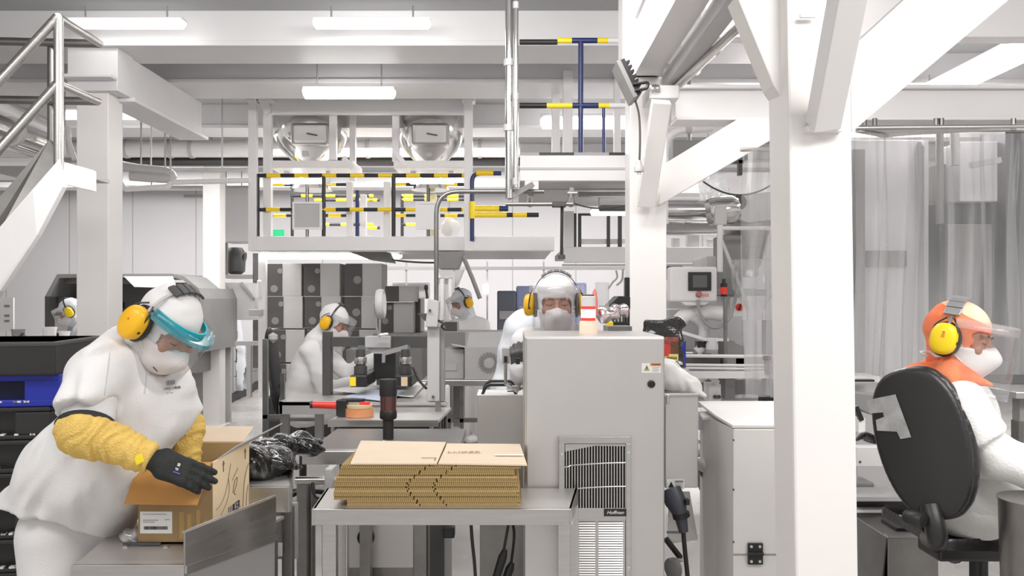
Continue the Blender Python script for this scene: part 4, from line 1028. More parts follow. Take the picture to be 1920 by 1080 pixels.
sk = nets('yellow_funnel', lambda p: smin(cap(p, P(812, 440, 8.9), P(810, 405, 8.9), .07, .045), ell(p, P(809, 372, 8.9), (.06, .06, .06)), .06), P(795, 446, 8.7), P(832, 360, 9.1), .012, 'ychute')

one(sk, 'pale yellow chute hanging below the right vessel', 'chute')
# --- railing deck in the middle
pf = thing('steel_platform', 'raised white deck with yellow and black railing beside the shiny hanging pipe', 'platform', P(1075, 340, 5.5))
pbox(975, 1178, 291, 339, 5.5, .06).build('platform_beam', 'white', pf, bevel=.004)
a, c = P(975, 339, 5.5), P(1178, 291, 5.5)
mb().box(a.x, c.x + .3, 5.56, 7.0, a.z, a.z + .05).build('platform_deck', 'lgrey', pf)
mb().box(a.x - .0, c.x, 5.5, 5.56, c.z, c.z + .018).build('toe_board', 'zk', pf)
pbox(975, 1178, 314, 318, 5.495, .01).build('beam_seam', 'lgrey', pf)
for x0, x1, yy in ((1056, 1074, 6.9), (1035, 1050, 7.3), (1152, 1164, 6.9)):
    z1 = 3.55; a2 = P(x0, 292, yy); c2 = P(x1, 292, yy); mb().box(a2.x, c2.x, yy, yy + .09, P(0, 292, yy).z - .15, 3.4).build('hanger_post', 'white', pf, bevel=.004)
t = thing('safety_railing', 'railing with yellow, black and navy bands on the raised middle deck', 'railing', P(1088, 290, 5.52))
rail(t, P(974, 79, 5.52), P(1045, 79, 5.52), .018, 'zkk'); rail(t, P(1045, 76, 5.52), P(1072, 76, 5.52), .018, 'pyel'); rail(t, P(1072, 76, 5.52), P(1120, 76, 5.52), .018, 'navy'); rail(t, P(1120, 76, 5.52), P(1140, 76, 5.52), .018, 'pyel'); rail(t, P(1140, 76, 5.52), P(1168, 76, 5.52), .018, 'white'); rail(t, P(1168, 76, 5.52), P(1192, 76, 5.52), .018, 'black')
rail(t, P(974, 198, 5.52), P(1025, 198, 5.52), .018, 'black'); rail(t, P(1025, 198, 5.52), P(1073, 198, 5.52), .018, 'pyel'); rail(t, P(1073, 198, 5.52), P(1122, 198, 5.52), .018, 'navy'); rail(t, P(1122, 198, 5.52), P(1143, 198, 5.52), .018, 'pyel'); rail(t, P(1143, 198, 5.52), P(1175, 198, 5.52), .018, 'white')
mb().tube([P(1089, 76, 5.52), P(1089, 290, 5.52)], .017, 12).build('post', 'navy', t, smooth=True)
mb().tube([P(1132, 198, 5.52), P(1132, 288, 5.52)], .011, 12).build('post', 'navy', t, smooth=True)
# hanging rig under the deck
t = thing('hanging_rig', 'steel rods and clamps hanging under the raised middle deck', 'rig', P(1020, 340, 5.3))
mb().tube([P(948, 383, 5.2), P(1060, 383, 5.2), P(1075, 383, 5.2)], .012, 8).build('rod', 'steeld', t, smooth=True)
mb().bar(P(952, 372, 5.2), P(1000, 345, 5.2), .03, .03).build('bracket', 'steeld', t)
pbox(984, 1010, 339, 356, 5.45, .08).build('mount_block', 'white', t, bevel=.003)
for x in (996, 1072): 
    mb().cyl(P(x, 356, 5.4), P(x - 2, 384, 5.2), .018, 10).build('clamp', 'steel', t, smooth=True); mb().cyl(P(x - 8, 362, 5.3), P(x + 10, 362, 5.3), .014, 10).build('clamp', 'steel', t, smooth=True)
pbox(1036, 1062, 377, 387, 5.15, .08).build('clamp_block', 'dgrey', t, bevel=.004)
mb().cyl(P(1054, 388, 5.2), P(1053, 480, 5.2), .010, 12).build('drop_rod', 'black', t)
mb().cyl(P(1053, 478, 5.2), P(1053, 486, 5.2), .022, 12).build('rod_end', 'dgrey', t)
mb().tube(sag(P(1072, 380, 5.3), P(1175, 384, 5.5), .03), .005, 6).build('cable', 'dgrey', t)
pbox(975, 1175, 346, 356, 5.9, .3).build('cross_channel', 'lgrey', t)
pbox(1085, 1175, 360, 368, 5.8, .05).build('cross_channel', 'steeld', t)
pbox(1125, 1178, 384, 394, 5.7, .1).build('cross_channel', 'dgrey', t, bevel=.01)
# --- low white platform behind
pf = thing('steel_platform', 'white platform beam with black posts behind the standing worker and column', 'platform', P(1200, 495, 6.9))
pbox(1058, 1352, 463, 492, 6.9, .1).build('platform_beam', 'white', pf, bevel=.005)
pbox(1054, 1352, 495, 499, 6.88, .02).build('platform_beam', 'lgrey', pf)
a, c = P(1058, 463, 6.9), P(1352, 463, 6.9); mb().box(a.x, c.x, 7.0, 8.4, a.z - .05, a.z).build('platform_deck', 'lgrey', pf)
pbox(1058, 1076, 396, 463, 6.9, .07).build('post', 'white', pf)
for x0, x1 in ((1076, 1081), (1084, 1090), (1138, 1144), (1159, 1166)): pbox(x0, x1, 400, 463, 6.92, .03).build('post', 'dgrey', pf)
pbox(1090, 1172, 448, 457, 6.95, .06).build('cross_rail', 'white', pf); pbox(1090, 1120, 400, 404, 6.92, .03).build('cross_rail', 'dgrey', pf)
for x0, x1, y0 in ((1262, 1275, 446), (1290, 1312, 440), (1325, 1345, 448)): pbox(x0, x1, y0, 463, 6.95, .1).build('control_box', 'lgrey', pf, bevel=.004)
pbox(945, 1040, 492, 498, 9.5, .1)
# cabinets / white ducting between platform and wall (low cross beam)
t = thing('wall_frame', 'pale metal crossbar with hanging hooks along the far wall', 'frame', P(950, 505, 11))
pbox(720, 1175, 500, 506, 11, .05).build('crossbar', 'lgrey', t)
for x in (760, 850, 912, 1018): pbox(x, x + 3, 490, 600, 11.02, .03).build('upright', 'lgrey', t)
pbox(905, 916, 533, 551, 10.95, .06).build('glowing_glint', 'glintglow', t)  # small glowing box that imitates a glint
# grey hood hanging under the platform
t = thing('extractor_hood', 'dark grey sloping hood under the right end of the vessel platform', 'hood', P(840, 505, 7.6))
mb().prism([P(812, 472, 7.9), P(868, 472, 7.9), P(856, 503, 7.9), P(822, 503, 7.9)], (0, .4, 0)).build('hood_shell', 'grey', t)
mb().prism([P(655, 472, 8.3), P(725, 472, 8.3), P(735, 492, 8.3), P(690, 486, 8.3)], (0, .3, 0)).build('hood_flap', 'grey', t)
mb().tube(sag(P(735, 487, 8.2), P(860, 490, 8.2), .02), .01, 6).build('hood_cable', 'dgrey', t)
mb().tube([P(868, 480, 7.9), P(885, 520, 7.9), P(900, 560, 7.9)], .02, 8).build('hood_hose', 'grey', t, smooth=True)
# floodlight on bracket with hanging plug
t = thing('floodlight', 'black floodlight tilted on a bracket at the second column', 'lamp', P(1178, 155, 4.55))
d = (P(1187, 190, 4.55) - P(1155, 122, 4.55)); a1 = d.normalized(); n1 = -Vector((-a1.z, 0, a1.x))
c = (P(1187, 190, 4.55) + P(1155, 122, 4.55)) / 2
mb().obox(c, a1 * d.length / 2, Vector((0, .10, 0)), n1 * .012).build('lamp_face', 'grey', t, bevel=.003)
b = mb(); b.obox(c - n1 * .02, a1 * d.length * .48, Vector((0, .095, 0)), n1 * .014)
for i in range(7): b.obox(c - n1 * -.0 + a1 * (i - 3) * .027 - n1 * .04, a1 * .006, Vector((0, .085, 0)), n1 * .016)
b.build('heat_sink', 'black', t)
s_ = 1 if n1.x < 0 else -1
b = mb(); b.tube(bend([P(1186, 158, 4.45), P(1216, 154, 4.45), P(1214, 166, 4.45), P(1190, 170, 4.45)], .02), .008, 8); b.tube(bend([P(1186, 158, 4.65), P(1216, 154, 4.65), P(1214, 166, 4.65), P(1190, 170, 4.65)], .02), .008, 8); b.build('bracket', 'black', t)
mb().tube(spline([P(1191, 188, 4.5), P(1198, 215, 4.5), P(1200, 255, 4.5), P(1199, 305, 4.5)], 6), .0055, 8).build('cable', 'dgrey', t)
mb().lathe(P(1198, 322, 4.5), [(.012, .06), (.016, .045), (.020, .03), (.026, .02), (.026, .0), (.012, 0)], 18).build('plug', 'lgrey', t, smooth=True)
b = mb()
for a in range(3): b.cyl(P(1198, 322, 4.5) + Vector(((a - 1) * .008, 0, -.016)), P(1198, 322, 4.5) + Vector(((a - 1) * .008, 0, .0)), .0025, 6)
b.build('plug_pins', 'steel', t)
b = mb(); b.lathe(P(1228, 170, 4.5), [(.03, -.02), (.034, 0), (.03, .02)], 16, (1, 0, 0)); one(b.build('pipe_clamp', 'steel', smooth=True), 'round steel clamp by the bracket of the black floodlight', 'clamp')
# ================================================================ BACKGROUND EQUIPMENT
# machine hood at the far left
t = thing('machine_enclosure', 'long grey sheet metal machine hood with sloping ends behind the packer', 'machine', P(230, 640, 9.6))
Y = 9.6
def shell(pts_out, pts_in, Y, D, m, name, par):
    n = len(pts_out); V = [P(x, y, Y) for x, y in pts_out] + [P(x, y, Y) for x, y in pts_in]
    V2 = [v + Vector((0, D, 0)) for v in V]; Fc = []
    for i in range(n - 1):
        Fc += [(i, i + 1, n + i + 1, n + i), (2 * n + i, 3 * n + i, 3 * n + i + 1, 2 * n + i + 1), (i, 2 * n + i, 2 * n + i + 1, i + 1), (n + i, n + i + 1, 3 * n + i + 1, 3 * n + i)]
    for i in (0, n - 1): Fc.append((i, n + i, 3 * n + i, 2 * n + i))
    return MB().add(V + V2, Fc).build(name, m, par)
shell([(84, 660), (84, 556), (107, 514), (322, 513), (345, 518), (372, 540), (380, 560), (380, 660)], [(92, 660), (92, 560), (111, 521), (322, 520), (343, 525), (364, 544), (372, 564), (372, 660)], Y, 1.2, 'grey', 'hood_rim', t)
mb().box(P(92, 0, Y).x, P(372, 0, Y).x, Y + 1.1, Y + 1.14, 0, P(0, 530, Y + 1.1).z).build('back_panel', 'lgrey', t)
mb().prism([P(232, 518, Y - .05), P(322, 518, Y - .05), P(330, 540, Y - .2), P(252, 538, Y - .2)], (0, .03, 0)).build('hood_visor', 'wall', t)
mb().prism([P(120, 522, Y + .2), P(232, 522, Y + .2), P(246, 532, Y + .2), P(110, 532, Y + .2)], (0, .5, 0)).build('inner_canopy', 'grey', t)
pbox(84, 92, 556, 700, Y - .02, .2).build('corner_post', 'dgrey', t)
pbox(92, 372, 620, 700, Y + .3, .6).build('machine_bed', 'grey', t, bevel=.01)
pbox(210, 272, 578, 620, Y + .2, .3).build('inner_box', 'dgrey', t, bevel=.01); pbox(222, 230, 566, 580, Y + .2, .05).build('sensor', 'black', t)
pbox(100, 125, 592, 625, Y + .1, .3).build('inner_box', 'lgrey', t, bevel=.01)
mb().cyl(P(172, 560, Y + .9), P(172, 560, Y + 1.05), .12, 24).build('round_port', 'lgrey', t)
one(nets('wrapped_roll', lambda p: smin(cap(p, P(205, 860, 8.9), P(207, 566, 8.9), .05, .05), cap(p, P(207, 566, 8.9), P(192, 566, 8.9), .04, .045), .03) + folds(p, .004, 30, 3), P(180, 880, 8.75), P(222, 550, 9.1), .014, 'cloth'), 'white cloth-wrapped robot arm standing right of the left column', 'machine arm')
# poster and cupboards at far left
t = thing('notice_board', 'white notice poster on a panel at the far left edge', 'poster', P(10, 625, 8.2)); pbox(-20, 25, 558, 622, 8.2, .02).build('notice_sheet', 'paper', t)
for y in (572, 590, 600): pbox(8, 17, y, y + 4, 8.19, .005).build('notice_print', 'grey', t)
t = thing('white_worktop', 'white worktop with small dark jars standing behind the pallet stack', 'worktop', P(50, 650, 7.2)); pbox(-60, 125, 642, 652, 7.0, .9).build('worktop_board', 'white', t, bevel=.004); pbox(-60, 118, 652, 760, 7.4, .4).build('worktop_base', 'lgrey', t)
for i, (x0, x1, y0, m_, lab) in enumerate(((-5, 22, 622, 'grey', 'grey carton on the white worktop, at the picture edge'), (24, 36, 625, 'dgrey', 'small dark jar on the white worktop'), (56, 82, 618, 'white', 'white bin standing on the white worktop'), (88, 108, 626, 'white', 'white tub next to the white bin on the worktop'))):
    a = P(x0, 643, 7.3); c = P(x1, y0, 7.3); r = (c.x - a.x) / 2
    if i in (1,): one(mb().lathe(((a.x + c.x) / 2, 7.4, a.z), [(r, 0), (r, (c.z - a.z) * .7), (r * .6, (c.z - a.z) * .8), (r * .6, c.z - a.z)], 16).build('jar', m_, smooth=True), lab, 'jar')
    else: one(mb().lathe(((a.x + c.x) / 2, 7.5, a.z), [(r * .8, 0), (r, c.z - a.z), (r * 1.06, c.z - a.z), (r * 1.06, c.z - a.z + .015)], 4 if i == 0 else 20).build('tub' if i else 'small_carton', m_), lab, 'tub' if i else 'box')
# wall cabinet and dark motor unit
one(pbox(413, 466, 352, 453, 11.5, .5).build('wall_duct', 'wall', bevel=.01), 'pale square duct on the wall right of the far column', 'duct')
t = thing('motor_unit', 'dark motor unit on a bracket under the wall duct', 'motor', P(445, 516, 12))
mb().lathe(P(442, 488, 12.2), [(.08, -.2), (.13, -.16), (.14, .1), (.09, .18)], 18, (0, 0, 1)).build('motor_body', 'dgrey', t, smooth=True)
mb().cyl(P(430, 478, 12.2), P(460, 482, 12.2), .07, 14).build('motor_drum', 'black', t, smooth=True)
pbox(420, 475, 515, 522, 12, .4).build('motor_shelf', 'lgrey', t); pbox(474, 484, 475, 690, 12, .06).build('motor_post', 'steeld', t); pbox(420, 426, 450, 515, 12.0, .05).build('motor_strut', 'grey', t)
t = thing('steel_hopper', 'grey angular hopper hanging behind the far column', 'hopper', P(440, 560, 10.8))
mb().prism([P(415, 530, 10.8), P(462, 530, 10.8), P(478, 560, 10.8), P(478, 600, 10.8), P(415, 600, 10.8)], (0, .8, 0)).build('hopper_body', 'lgrey', t); mb().bar(P(452, 530, 10.78), P(476, 560, 10.78), .03, .03).build('hopper_rim', 'steel', t)

M['cprint'] = mat('carton_print_grey', (.24,.235,.23), .7)
# cartons in stacks
def carton(name, label, group, x0, x1, y0, y1, Y, D, mf='cdark', side=None, prints=(), cat='carton', tilt=0, gap=True, labelp=None):
    """front face split into a dark printed panel and a plain grey panel"""
    t = thing(name, label, cat, P((x0 + x1) / 2, y1, Y), group)
    w_ = x1 - x0; sp = x0 + w_ * .46 if side is None else side
    if mf is None: pbox(x0, x1, y0, y1, Y, D).build('carton_body', 'cgrey', t, bevel=.004)
    else:
        pbox(x0, x1, y0, y1, Y + .002, D).build('carton_body', 'cgrey', t, bevel=.004)
        pbox(x0, sp, y0 + .5, y1 - .5, Y - .001, .005).build('printed_panel', mf, t)
    for (px, py, r) in prints:
        c = P(px, py, Y - .004); mb().cyl(c, c + Vector((0, .002, 0)), S(r, Y), 20).build('round_print', 'cprint', t)
    return t
Y = 9.6
cols = [(499, 565, 'left'), (569, 637, 'middle'), (648, 716, 'right')]
rows = [((494, 556), 'top'), ((556, 616), 'second'), ((618, 680), 'third'), ((682, 745), 'lowest')]
for (x0, x1, cl) in cols:
    for (yy, rl) in rows:
        y0, y1 = yy; dx = {'top': 0, 'second': 2, 'third': 6, 'lowest': 7}[rl] * (1 if cl != 'right' else -1); y1 -= .5
        pr = [(x0 + dx + 15, y1 - 14, 7), (x0 + dx + 26, y0 + 14, 5)] if cl != 'right' else [(x0 + dx + 22, (y0 + y1) / 2, 7.5)]
        carton('carton', 'tall grey carton with dark printed side, %s of the %s stack behind the seated taper' % (rl, cl), 'grey cartons stacked behind the taping machine', x0 + dx, x1 + dx, y0, y1, Y, .42, prints=pr)
one(mb().box(P(495, 0, Y).x, P(735, 0, Y).x, Y - .05, Y + .9, 0, P(0, 745, Y).z).build('floor_pallet', 'pallet', bevel=.01), 'dark pallet base under the tall grey carton stacks', 'pallet')
carton('carton', 'grey carton with dark print right of the display column, upper one', 'grey cartons right of the display', 722, 778, 536, 566, 9.0, .4, side=748, prints=[])
carton('carton', 'grey carton with round print right of the display column, below the upper one', 'grey cartons right of the display', 708, 775, 567, 624, 9.1, .4, side=738, prints=[(731, 577, 4.5), (722, 602, 6)])
carton('carton', 'narrow grey carton end beside the round-print carton', 'grey cartons right of the display', 776, 789, 560, 622, 9.3, .4, mf='cdark', side=788)
one(mb().box(P(700, 0, 9).x, P(792, 0, 9).x, 8.95, 9.6, 0, P(0, 625, 9).z).build('carton_shelf', 'grey', bevel=.01), 'grey support under the round-print cartons', 'support')

# receding rows of carton stacks on pallets (left aisle)
def cstack(x0, x1, y0, y1, Y, D, n, lab, wrap=False, m='cgrey'):
    a, c = P(x0, y1, Y), P(x1, y0, Y); h = (c.z - .14) / n
    for i in range(n):
        t = thing('carton', 'grey carton in the aisle stacks, %s of %s' % (('lowest', 'second up', 'third up', 'fourth up', 'fifth up')[i], lab), 'carton', ((a.x + c.x) / 2, Y, .14 + i * h), 'cartons stacked on pallets in the aisle')
        mb().box(a.x, c.x, Y, Y + D, .14 + i * h, .14 + (i + 1) * h - .008).build('carton_body', m, t, bevel=.006)
        xx = a.x + (c.x - a.x) * .12
        mb().box(xx, xx + (c.x - a.x) * .5, Y - .004, Y, .14 + (i + .78) * h, .14 + (i + .83) * h).build('carton_print', 'cdark', t)
        if i == n - 2: mb().box(c.x - (c.x - a.x) * .35, c.x - .02, Y - .004, Y, .14 + (i + .9) * h - .02, .14 + (i + .98) * h).build('carton_label', 'paper', t)
    b = mb()
    for k in range(3): b.box(a.x + k * (c.x - a.x - .09) / 2, a.x + k * (c.x - a.x - .09) / 2 + .09, Y, Y + D, 0, .11)
    b.box(a.x, c.x, Y, Y + D, .11, .14); one(b.build('pallet', 'pallet', bevel=.004), 'low dark pallet under %s' % lab, 'pallet', 'pallets in the aisle')
cstack(356, 403, 606, 758, 12.0, .5, 4, 'the nearest aisle stack')
cstack(405, 418, 610, 756, 12.3, .5, 4, 'the second aisle stack', m='grey')
cstack(420, 430, 622, 750, 12.7, .5, 4, 'the third aisle stack')
cstack(432, 448, 645, 745, 13.2, .4, 3, 'the wrapped aisle stack', m='lgrey')
cstack(450, 462, 650, 742, 13.8, .4, 3, 'the aisle stack before the rack', m='grey')
cstack(463, 472, 655, 738, 14.3, .4, 3, 'the farthest aisle stack', m='grey')
sk = nets('stretch_wrap', lambda p: smin(cap(p, P(415, 596, 12.2), P(425, 608, 12.2), .12, .1), cap(p, P(440, 590, 13.1), P(452, 735, 13.1), .09, .13), .1) + folds(p, .012, 18, 5, (1, 0, .2)), P(395, 750, 11.9), P(475, 575, 13.5), .03, 'clothb')
one(sk, 'white crumpled plastic wrap draped over the aisle stacks', 'plastic wrap')
t = thing('rack_frame', 'slim white rack frame standing left of the tall cartons', 'rack', P(487, 745, 9.0)); pbox(484, 498, 475, 745, 9.0, .07).build('upright', 'white', t, bevel=.003); pbox(440, 497, 640, 648, 9.02, .06).build('rack_shelf', 'lgrey', t); pbox(466, 490, 580, 592, 8.9, .08).build('rack_clamp', 'lgrey', t, bevel=.006)
pbox(462, 470, 648, 745, 9.02, .05).build('upright', 'lgrey', t); pbox(481, 489, 525, 560, 8.9, .06).build('rack_bottle', 'paper', t, bevel=.015)

# blue and slate tubs and clear curtain far behind the standing workers
for x0, x1, y0, m_, lab in ((932, 968, 545, 'slate', 'dark slate tub'), (968, 1000, 536, 'bluebox', 'pale blue tub'), (1060, 1100, 530, 'bluebox', 'pale blue container seen past the face shield')):
    t = thing('storage_tub', lab + ' against the far wall', 'tub', P((x0 + x1) / 2, 650, 10.5)); a = P(x0, 640, 10.5); c = P(x1, y0, 10.5)
    mb().box(a.x, c.x, 10.5, 10.9, a.z, c.z).build('tub_body', m_, t, bevel=.02)
    mb().box(a.x + .03, c.x - .03, 10.48, 10.5, c.z - .35, c.z - .25).build('tub_label', 'lgrey', t)
one(mb().box(P(900, 0, 10.4).x, P(1180, 0, 10.4).x, 10.4, 11, 0, P(0, 640, 10.4).z).build('low_cabinet', 'lgrey', bevel=.01), 'long low grey cabinet carrying the tubs at the far wall', 'cabinet')
t = thing('white_machine', 'blurred white machine with standing tubes far behind the far worker', 'machine', P(850, 700, 11.2))
pbox(820, 850, 520, 620, 11.2, .5).build('machine_box', 'white', t, bevel=.02); pbox(735, 800, 528, 560, 11.3, .5).build('machine_box', 'wall', t, bevel=.02)
for x in (829, 845): mb().cyl(P(x, 600, 11.15), P(x, 520, 11.15), .03, 12).build('tube', 'white', t, smooth=True)
mb().prism([P(820, 505, 11.4), P(868, 505, 11.4), P(852, 545, 11.4), P(838, 545, 11.4)], (0, .4, 0)).build('funnel', 'lgrey', t); pbox(790, 905, 620, 782, 11.2, .5).build('machine_base', 'lgrey', t, bevel=.02)

# ---------------------------------------------------------------- carton conveyor in the middle
Y = 6.9
t = thing('steel_bench', 'grey steel bench carrying the open cartons behind the control column', 'bench', P(890, 720, Y))
pbox(790, 985, 713, 724, Y - .1, .7).build('bench_top', 'steel', t, bevel=.004)
for x in (838, 862, 905, 975): pbox(x, x + 7, 724, 920, Y, .05).build('leg', 'steeld', t)
pbox(828, 985, 785, 792, Y, .05).build('cross_bar', 'steeld', t)
pbox(850, 868, 722, 800, Y + .3, .3).build('side_panel', 'grey', t)
carton('open_carton', 'open grey carton with a ring-shaped print on the steel bench', None, 871, 968, 652, 713, Y, .45, mf=None)
oc = bpy.data.objects['open_carton']
c = P(917, 680, Y - .005)
b = mb()
for k in range(18):
    a = 2 * math.pi * k / 18; d = Vector((math.cos(a), 0, math.sin(a))); b.obox(c + d * S(15, Y), d * S(4.5, Y), Vector((0, .001, 0)), d.cross(Vector((0, 1, 0))) * S(2, Y))
b.build('ring_print', 'grey', oc)
mb().prism([P(874, 652, Y), P(966, 652, Y), P(958, 622, Y + .02), P(880, 624, Y + .02)], (0, .006, 0)).build('carton_flap', 'lgrey', oc)
mb().prism([P(873, 652, Y), P(873, 650, Y + .4), P(846, 645, Y + .4), P(848, 647, Y)], (0, 0, .006)).build('carton_flap', 'wall', oc)
carton('carton', 'plain dark grey carton left of the open ring-print carton', None, 833, 870, 655, 712, Y + .1, .45, mf='cgrey', side=869)
carton('carton', 'long flat grey carton behind the open ring-print carton', None, 830, 955, 622, 652, Y + .5, .45, mf='grey', side=872)
carton('carton', 'small dark carton on top of the flat grey carton', None, 833, 858, 603, 622, Y + .6, .2, mf='cdark', side=857)
one(mb().obox(P(843, 690, Y - .02), (S(12, Y), 0, 0), (0, .003, 0), (0, 0, S(7, Y))).build('paper_label', 'lgrey'), 'pale label stuck on the dark grey carton left of the ring print', 'label')
bpy.data.objects['paper_label'].location.y = Y + .093
# foam panel on the column side
one(pbox(833, 843, 722, 771, 5.5, .05).build('towel_roll', 'paper', bevel=.02), 'white rounded dispenser on the leg right of the control column', 'dispenser')

# ---------------------------------------------------------------- taping machine
t = thing('taping_machine', 'dark framed carton taping machine on the middle bench, with two taping heads', 'machine', P(715, 755, 5.7))
Y = 5.7
pbox(604, 620, 622, 748, Y, .08).build('frame_post', 'dgrey', t, bevel=.004)
pbox(620, 686, 632, 650, Y + .01, .06).build('frame_beam', 'dgrey', t, bevel=.003); pbox(730, 800, 630, 652, Y + .01, .06).build('frame_beam', 'dgrey', t, bevel=.003)
pbox(684, 732, 631, 652, Y - .03, .12).build('carriage', 'lgrey', t, bevel=.004)
mb().prism([P(688, 652, Y), P(735, 652, Y), P(726, 663, Y), P(700, 663, Y)], (0, .1, 0)).build('carriage_foot', 'lgrey', t)
mb().bar(P(722, 662, Y - .03), P(765, 650, Y - .03), .02, .03).build('link_arm', 'steel', t)
for cx, nm in ((676, 'a'), (760, 'b')):
    mb().lathe(P(cx, 704, Y - .1), [(S(12, Y), 0), (S(12, Y), .06), (S(9, Y), .065), (S(8, Y), .17)], 20).build('head_drum', 'dgrey', t, smooth=True)
    mb().lathe(P(cx, 682, Y - .1), [(S(11, Y), 0), (S(11.5, Y), .005), (S(11.5, Y), .04), (S(11, Y), .045)], 24).build('tape_roll', 'steel', t, smooth=True)
    pbox(cx - 20, cx + 12, 704, 726, Y - .25, .35).build('head_box', 'black', t, bevel=.008)
    mb().bar(P(cx + 2, 650, Y), P(cx + 2, 683, Y - .05), .05, .05).build('head_mount', 'dgrey', t)
    pbox(cx - 20 if nm == 'a' else cx - 8, cx - 9 if nm == 'a' else cx + 4, 707, 724, Y - .26, .02).build('yellow_plate', 'pyel' if nm == 'a' else 'tan', t)
pbox(700, 742, 655, 712, Y + .2, .25).build('middle_block', 'dgrey', t, bevel=.01); pbox(716, 722, 662, 680, Y - .02, .02).build('lever', 'steel', t)
pbox(648, 700, 655, 705, Y + 1.0, .2).build('rear_block', 'grey', t, bevel=.01)
pbox(706, 775, 712, 722, Y + .1, .3).build('rear_block', 'dgrey', t)
# round display wheel above
t = thing('round_gauge', 'narrow shiny round wheel on a thin stand above the taping machine', 'gauge', P(713, 630, 5.6))
c = P(714, 570, 5.6)
mb().lathe(c, [(S(26, 5.6), -S(7, 5.6)), (S(28, 5.6), -S(4, 5.6)), (S(28, 5.6), S(4, 5.6)), (S(26, 5.6), S(7, 5.6))], 36, (1, 0, .03)).build('gauge_wheel', 'lgrey', t, smooth=True)
mb().lathe(c, [(S(20, 5.6), -S(7.5, 5.6)), (S(20, 5.6), S(7.5, 5.6))], 30, (1, 0, .03)).build('gauge_face', 'paper', t)
mb().tube([P(703, 570, 5.55), P(705, 610, 5.55), P(709, 628, 5.55)], .008, 8).build('gauge_stand', 'grey', t); mb().tube([P(708, 628, 5.6), P(728, 626, 5.6)], .01, 8).build('gauge_foot', 'steel', t)
mb().cyl(P(712, 598, 5.6), P(712, 632, 5.6), .008, 8).build('gauge_stem', 'steel', t)
# column with control head
t = thing('control_column', 'pale grey box column with a tilted control head and black lever', 'machine', P(816, 755, 5.2))
pbox(801, 824, 612, 752, 5.2, .075).build('column_body', 'lgrey', t, bevel=.004); pbox(824, 833, 612, 752, 5.22, .07).build('column_side', 'grey', t)
mb().prism([P(797, 613, 5.15), P(820, 613, 5.15), P(823, 565, 5.15), P(803, 560, 5.15)], (0, .12, 0)).build('control_head', 'lgrey', t, bevel=.004)
mb().cyl(P(801, 560, 5.2), P(799, 541, 5.2), .008, 10).build('lever', 'black', t); mb().lathe(P(799, 541, 5.2), [(.008, -.01), (.013, 0), (.011, .02), (.003, .024)], 12).build('lever_knob', 'black', t, smooth=True)
mb().prism([P(783, 588, 5.18), P(799, 588, 5.18), P(799, 604, 5.18)], (0, .08, 0)).build('tray_bracket', 'dgrey', t)
b = mb(); b.cyl(P(806, 582, 5.15), P(806, 582, 5.13), .008, 12); b.cyl(P(812, 744, 5.2), P(812, 744, 5.18), .008, 12); b.build('screws', 'dgrey', t)
mb().tube(spline([P(820, 600, 5.18), P(831, 607, 5.16), P(828, 612, 5.16), P(833, 618, 5.2)], 5), .007, 8).build('cable', 'black', t, smooth=True)
mb().tube(spline([P(775, 690, 5.5), P(785, 712, 5.4), P(799, 728, 5.3)], 5), .008, 8).build('cable', 'black', t, smooth=True)
# benches under the taping machine
t = thing('steel_bench', 'low rimmed steel bench under the taping machine, edge towards the camera', 'bench', P(700, 755, 5.3))
a, c = P(525, 776, 5.25), P(640, 752, 5.25)
mb().prism([P(523, 752, 5.2), P(645, 752, 5.2), P(645, 777, 5.2), P(523, 777, 5.2)], (0, .02, 0)).build('bench_rim', 'steel', t, bevel=.002)
mb().prism([P(523, 752, 5.2), P(523, 777, 5.2), P(556, 760, 5.85), P(556, 742, 5.85)], (.02, 0, 0)).build('bench_rim', 'steel', t)
mb().prism([P(523, 754, 5.2), P(840, 754, 5.2), P(800, 722, 6.4), P(700, 722, 6.4), P(640, 738, 5.85), P(556, 738, 5.85)], (0, 0, -.02)).build('bench_top', 'steelv', t)
for x0, x1 in ((525, 540), (590, 604), (640, 650), (822, 832)): pbox(x0, x1, 777, 860, 5.22, .05).build('leg', 'steeld', t)
pbox(495, 600, 784, 790, 5.9, .04).build('cross_bar', 'steeld', t)
M['blueprint'] = mat('bluish_paper', (.62,.66,.82), .6)
# papers
for i, (pp, mm, lab) in enumerate(((((612, 738), (705, 720), (800, 722), (775, 748)), 'paper', 'large white sheet lying on the bench under the taping heads'), (((645, 748), (722, 733), (760, 742), (722, 755)), 'blueprint', 'bluish printed sheet on top of the large white sheet'))):
    V = [P(x, y, 5.2 + (754 - y) * .0375) for x, y in pp]; z = P(0, 754, 5.2).z + .004 + i * .004
    for v in V: v.z = z
    one(mb().prism(V, (0, 0, .003)).build('paper_sheet', mm), lab, 'paper')
# office chair of the seated taper
t = thing('office_chair', 'black office chair behind the seated taper, seen from its side', 'chair', P(560, 870, 6.4))
b = nets('backrest', lambda p: cap(p, P(521, 740, 6.35), P(509, 650, 6.4), .17, .15, ((1, 0, .12), .16)), P(475, 800, 6.1), P(560, 600, 6.7), .014, 'black', t)
mb().lathe(P(512, 636, 6.3), [(.002, -.03), (.035, 0), (.035, .03), (.002, .05)], 14).build('chair_knob', 'lgrey', t, smooth=True)
pbox(522, 620, 778, 792, 6.15, .45).build('seat', 'black', t, bevel=.03)
mb().tube([P(528, 785, 6.35), P(522, 760, 6.35), P(524, 720, 6.35)], .02, 8).build('back_support', 'black', t, smooth=True)
c = P(568, 790, 6.38)
mb().cyl((c.x, c.y, .09), c, .028, 14).build('gas_column', 'black', t, smooth=True)
b = mb()
for k in range(5):
    a = 2 * math.pi * k / 5 + .3; b.bar((c.x, c.y, .12), (c.x + .28 * math.cos(a), c.y + .28 * math.sin(a), .07), .04, .03)
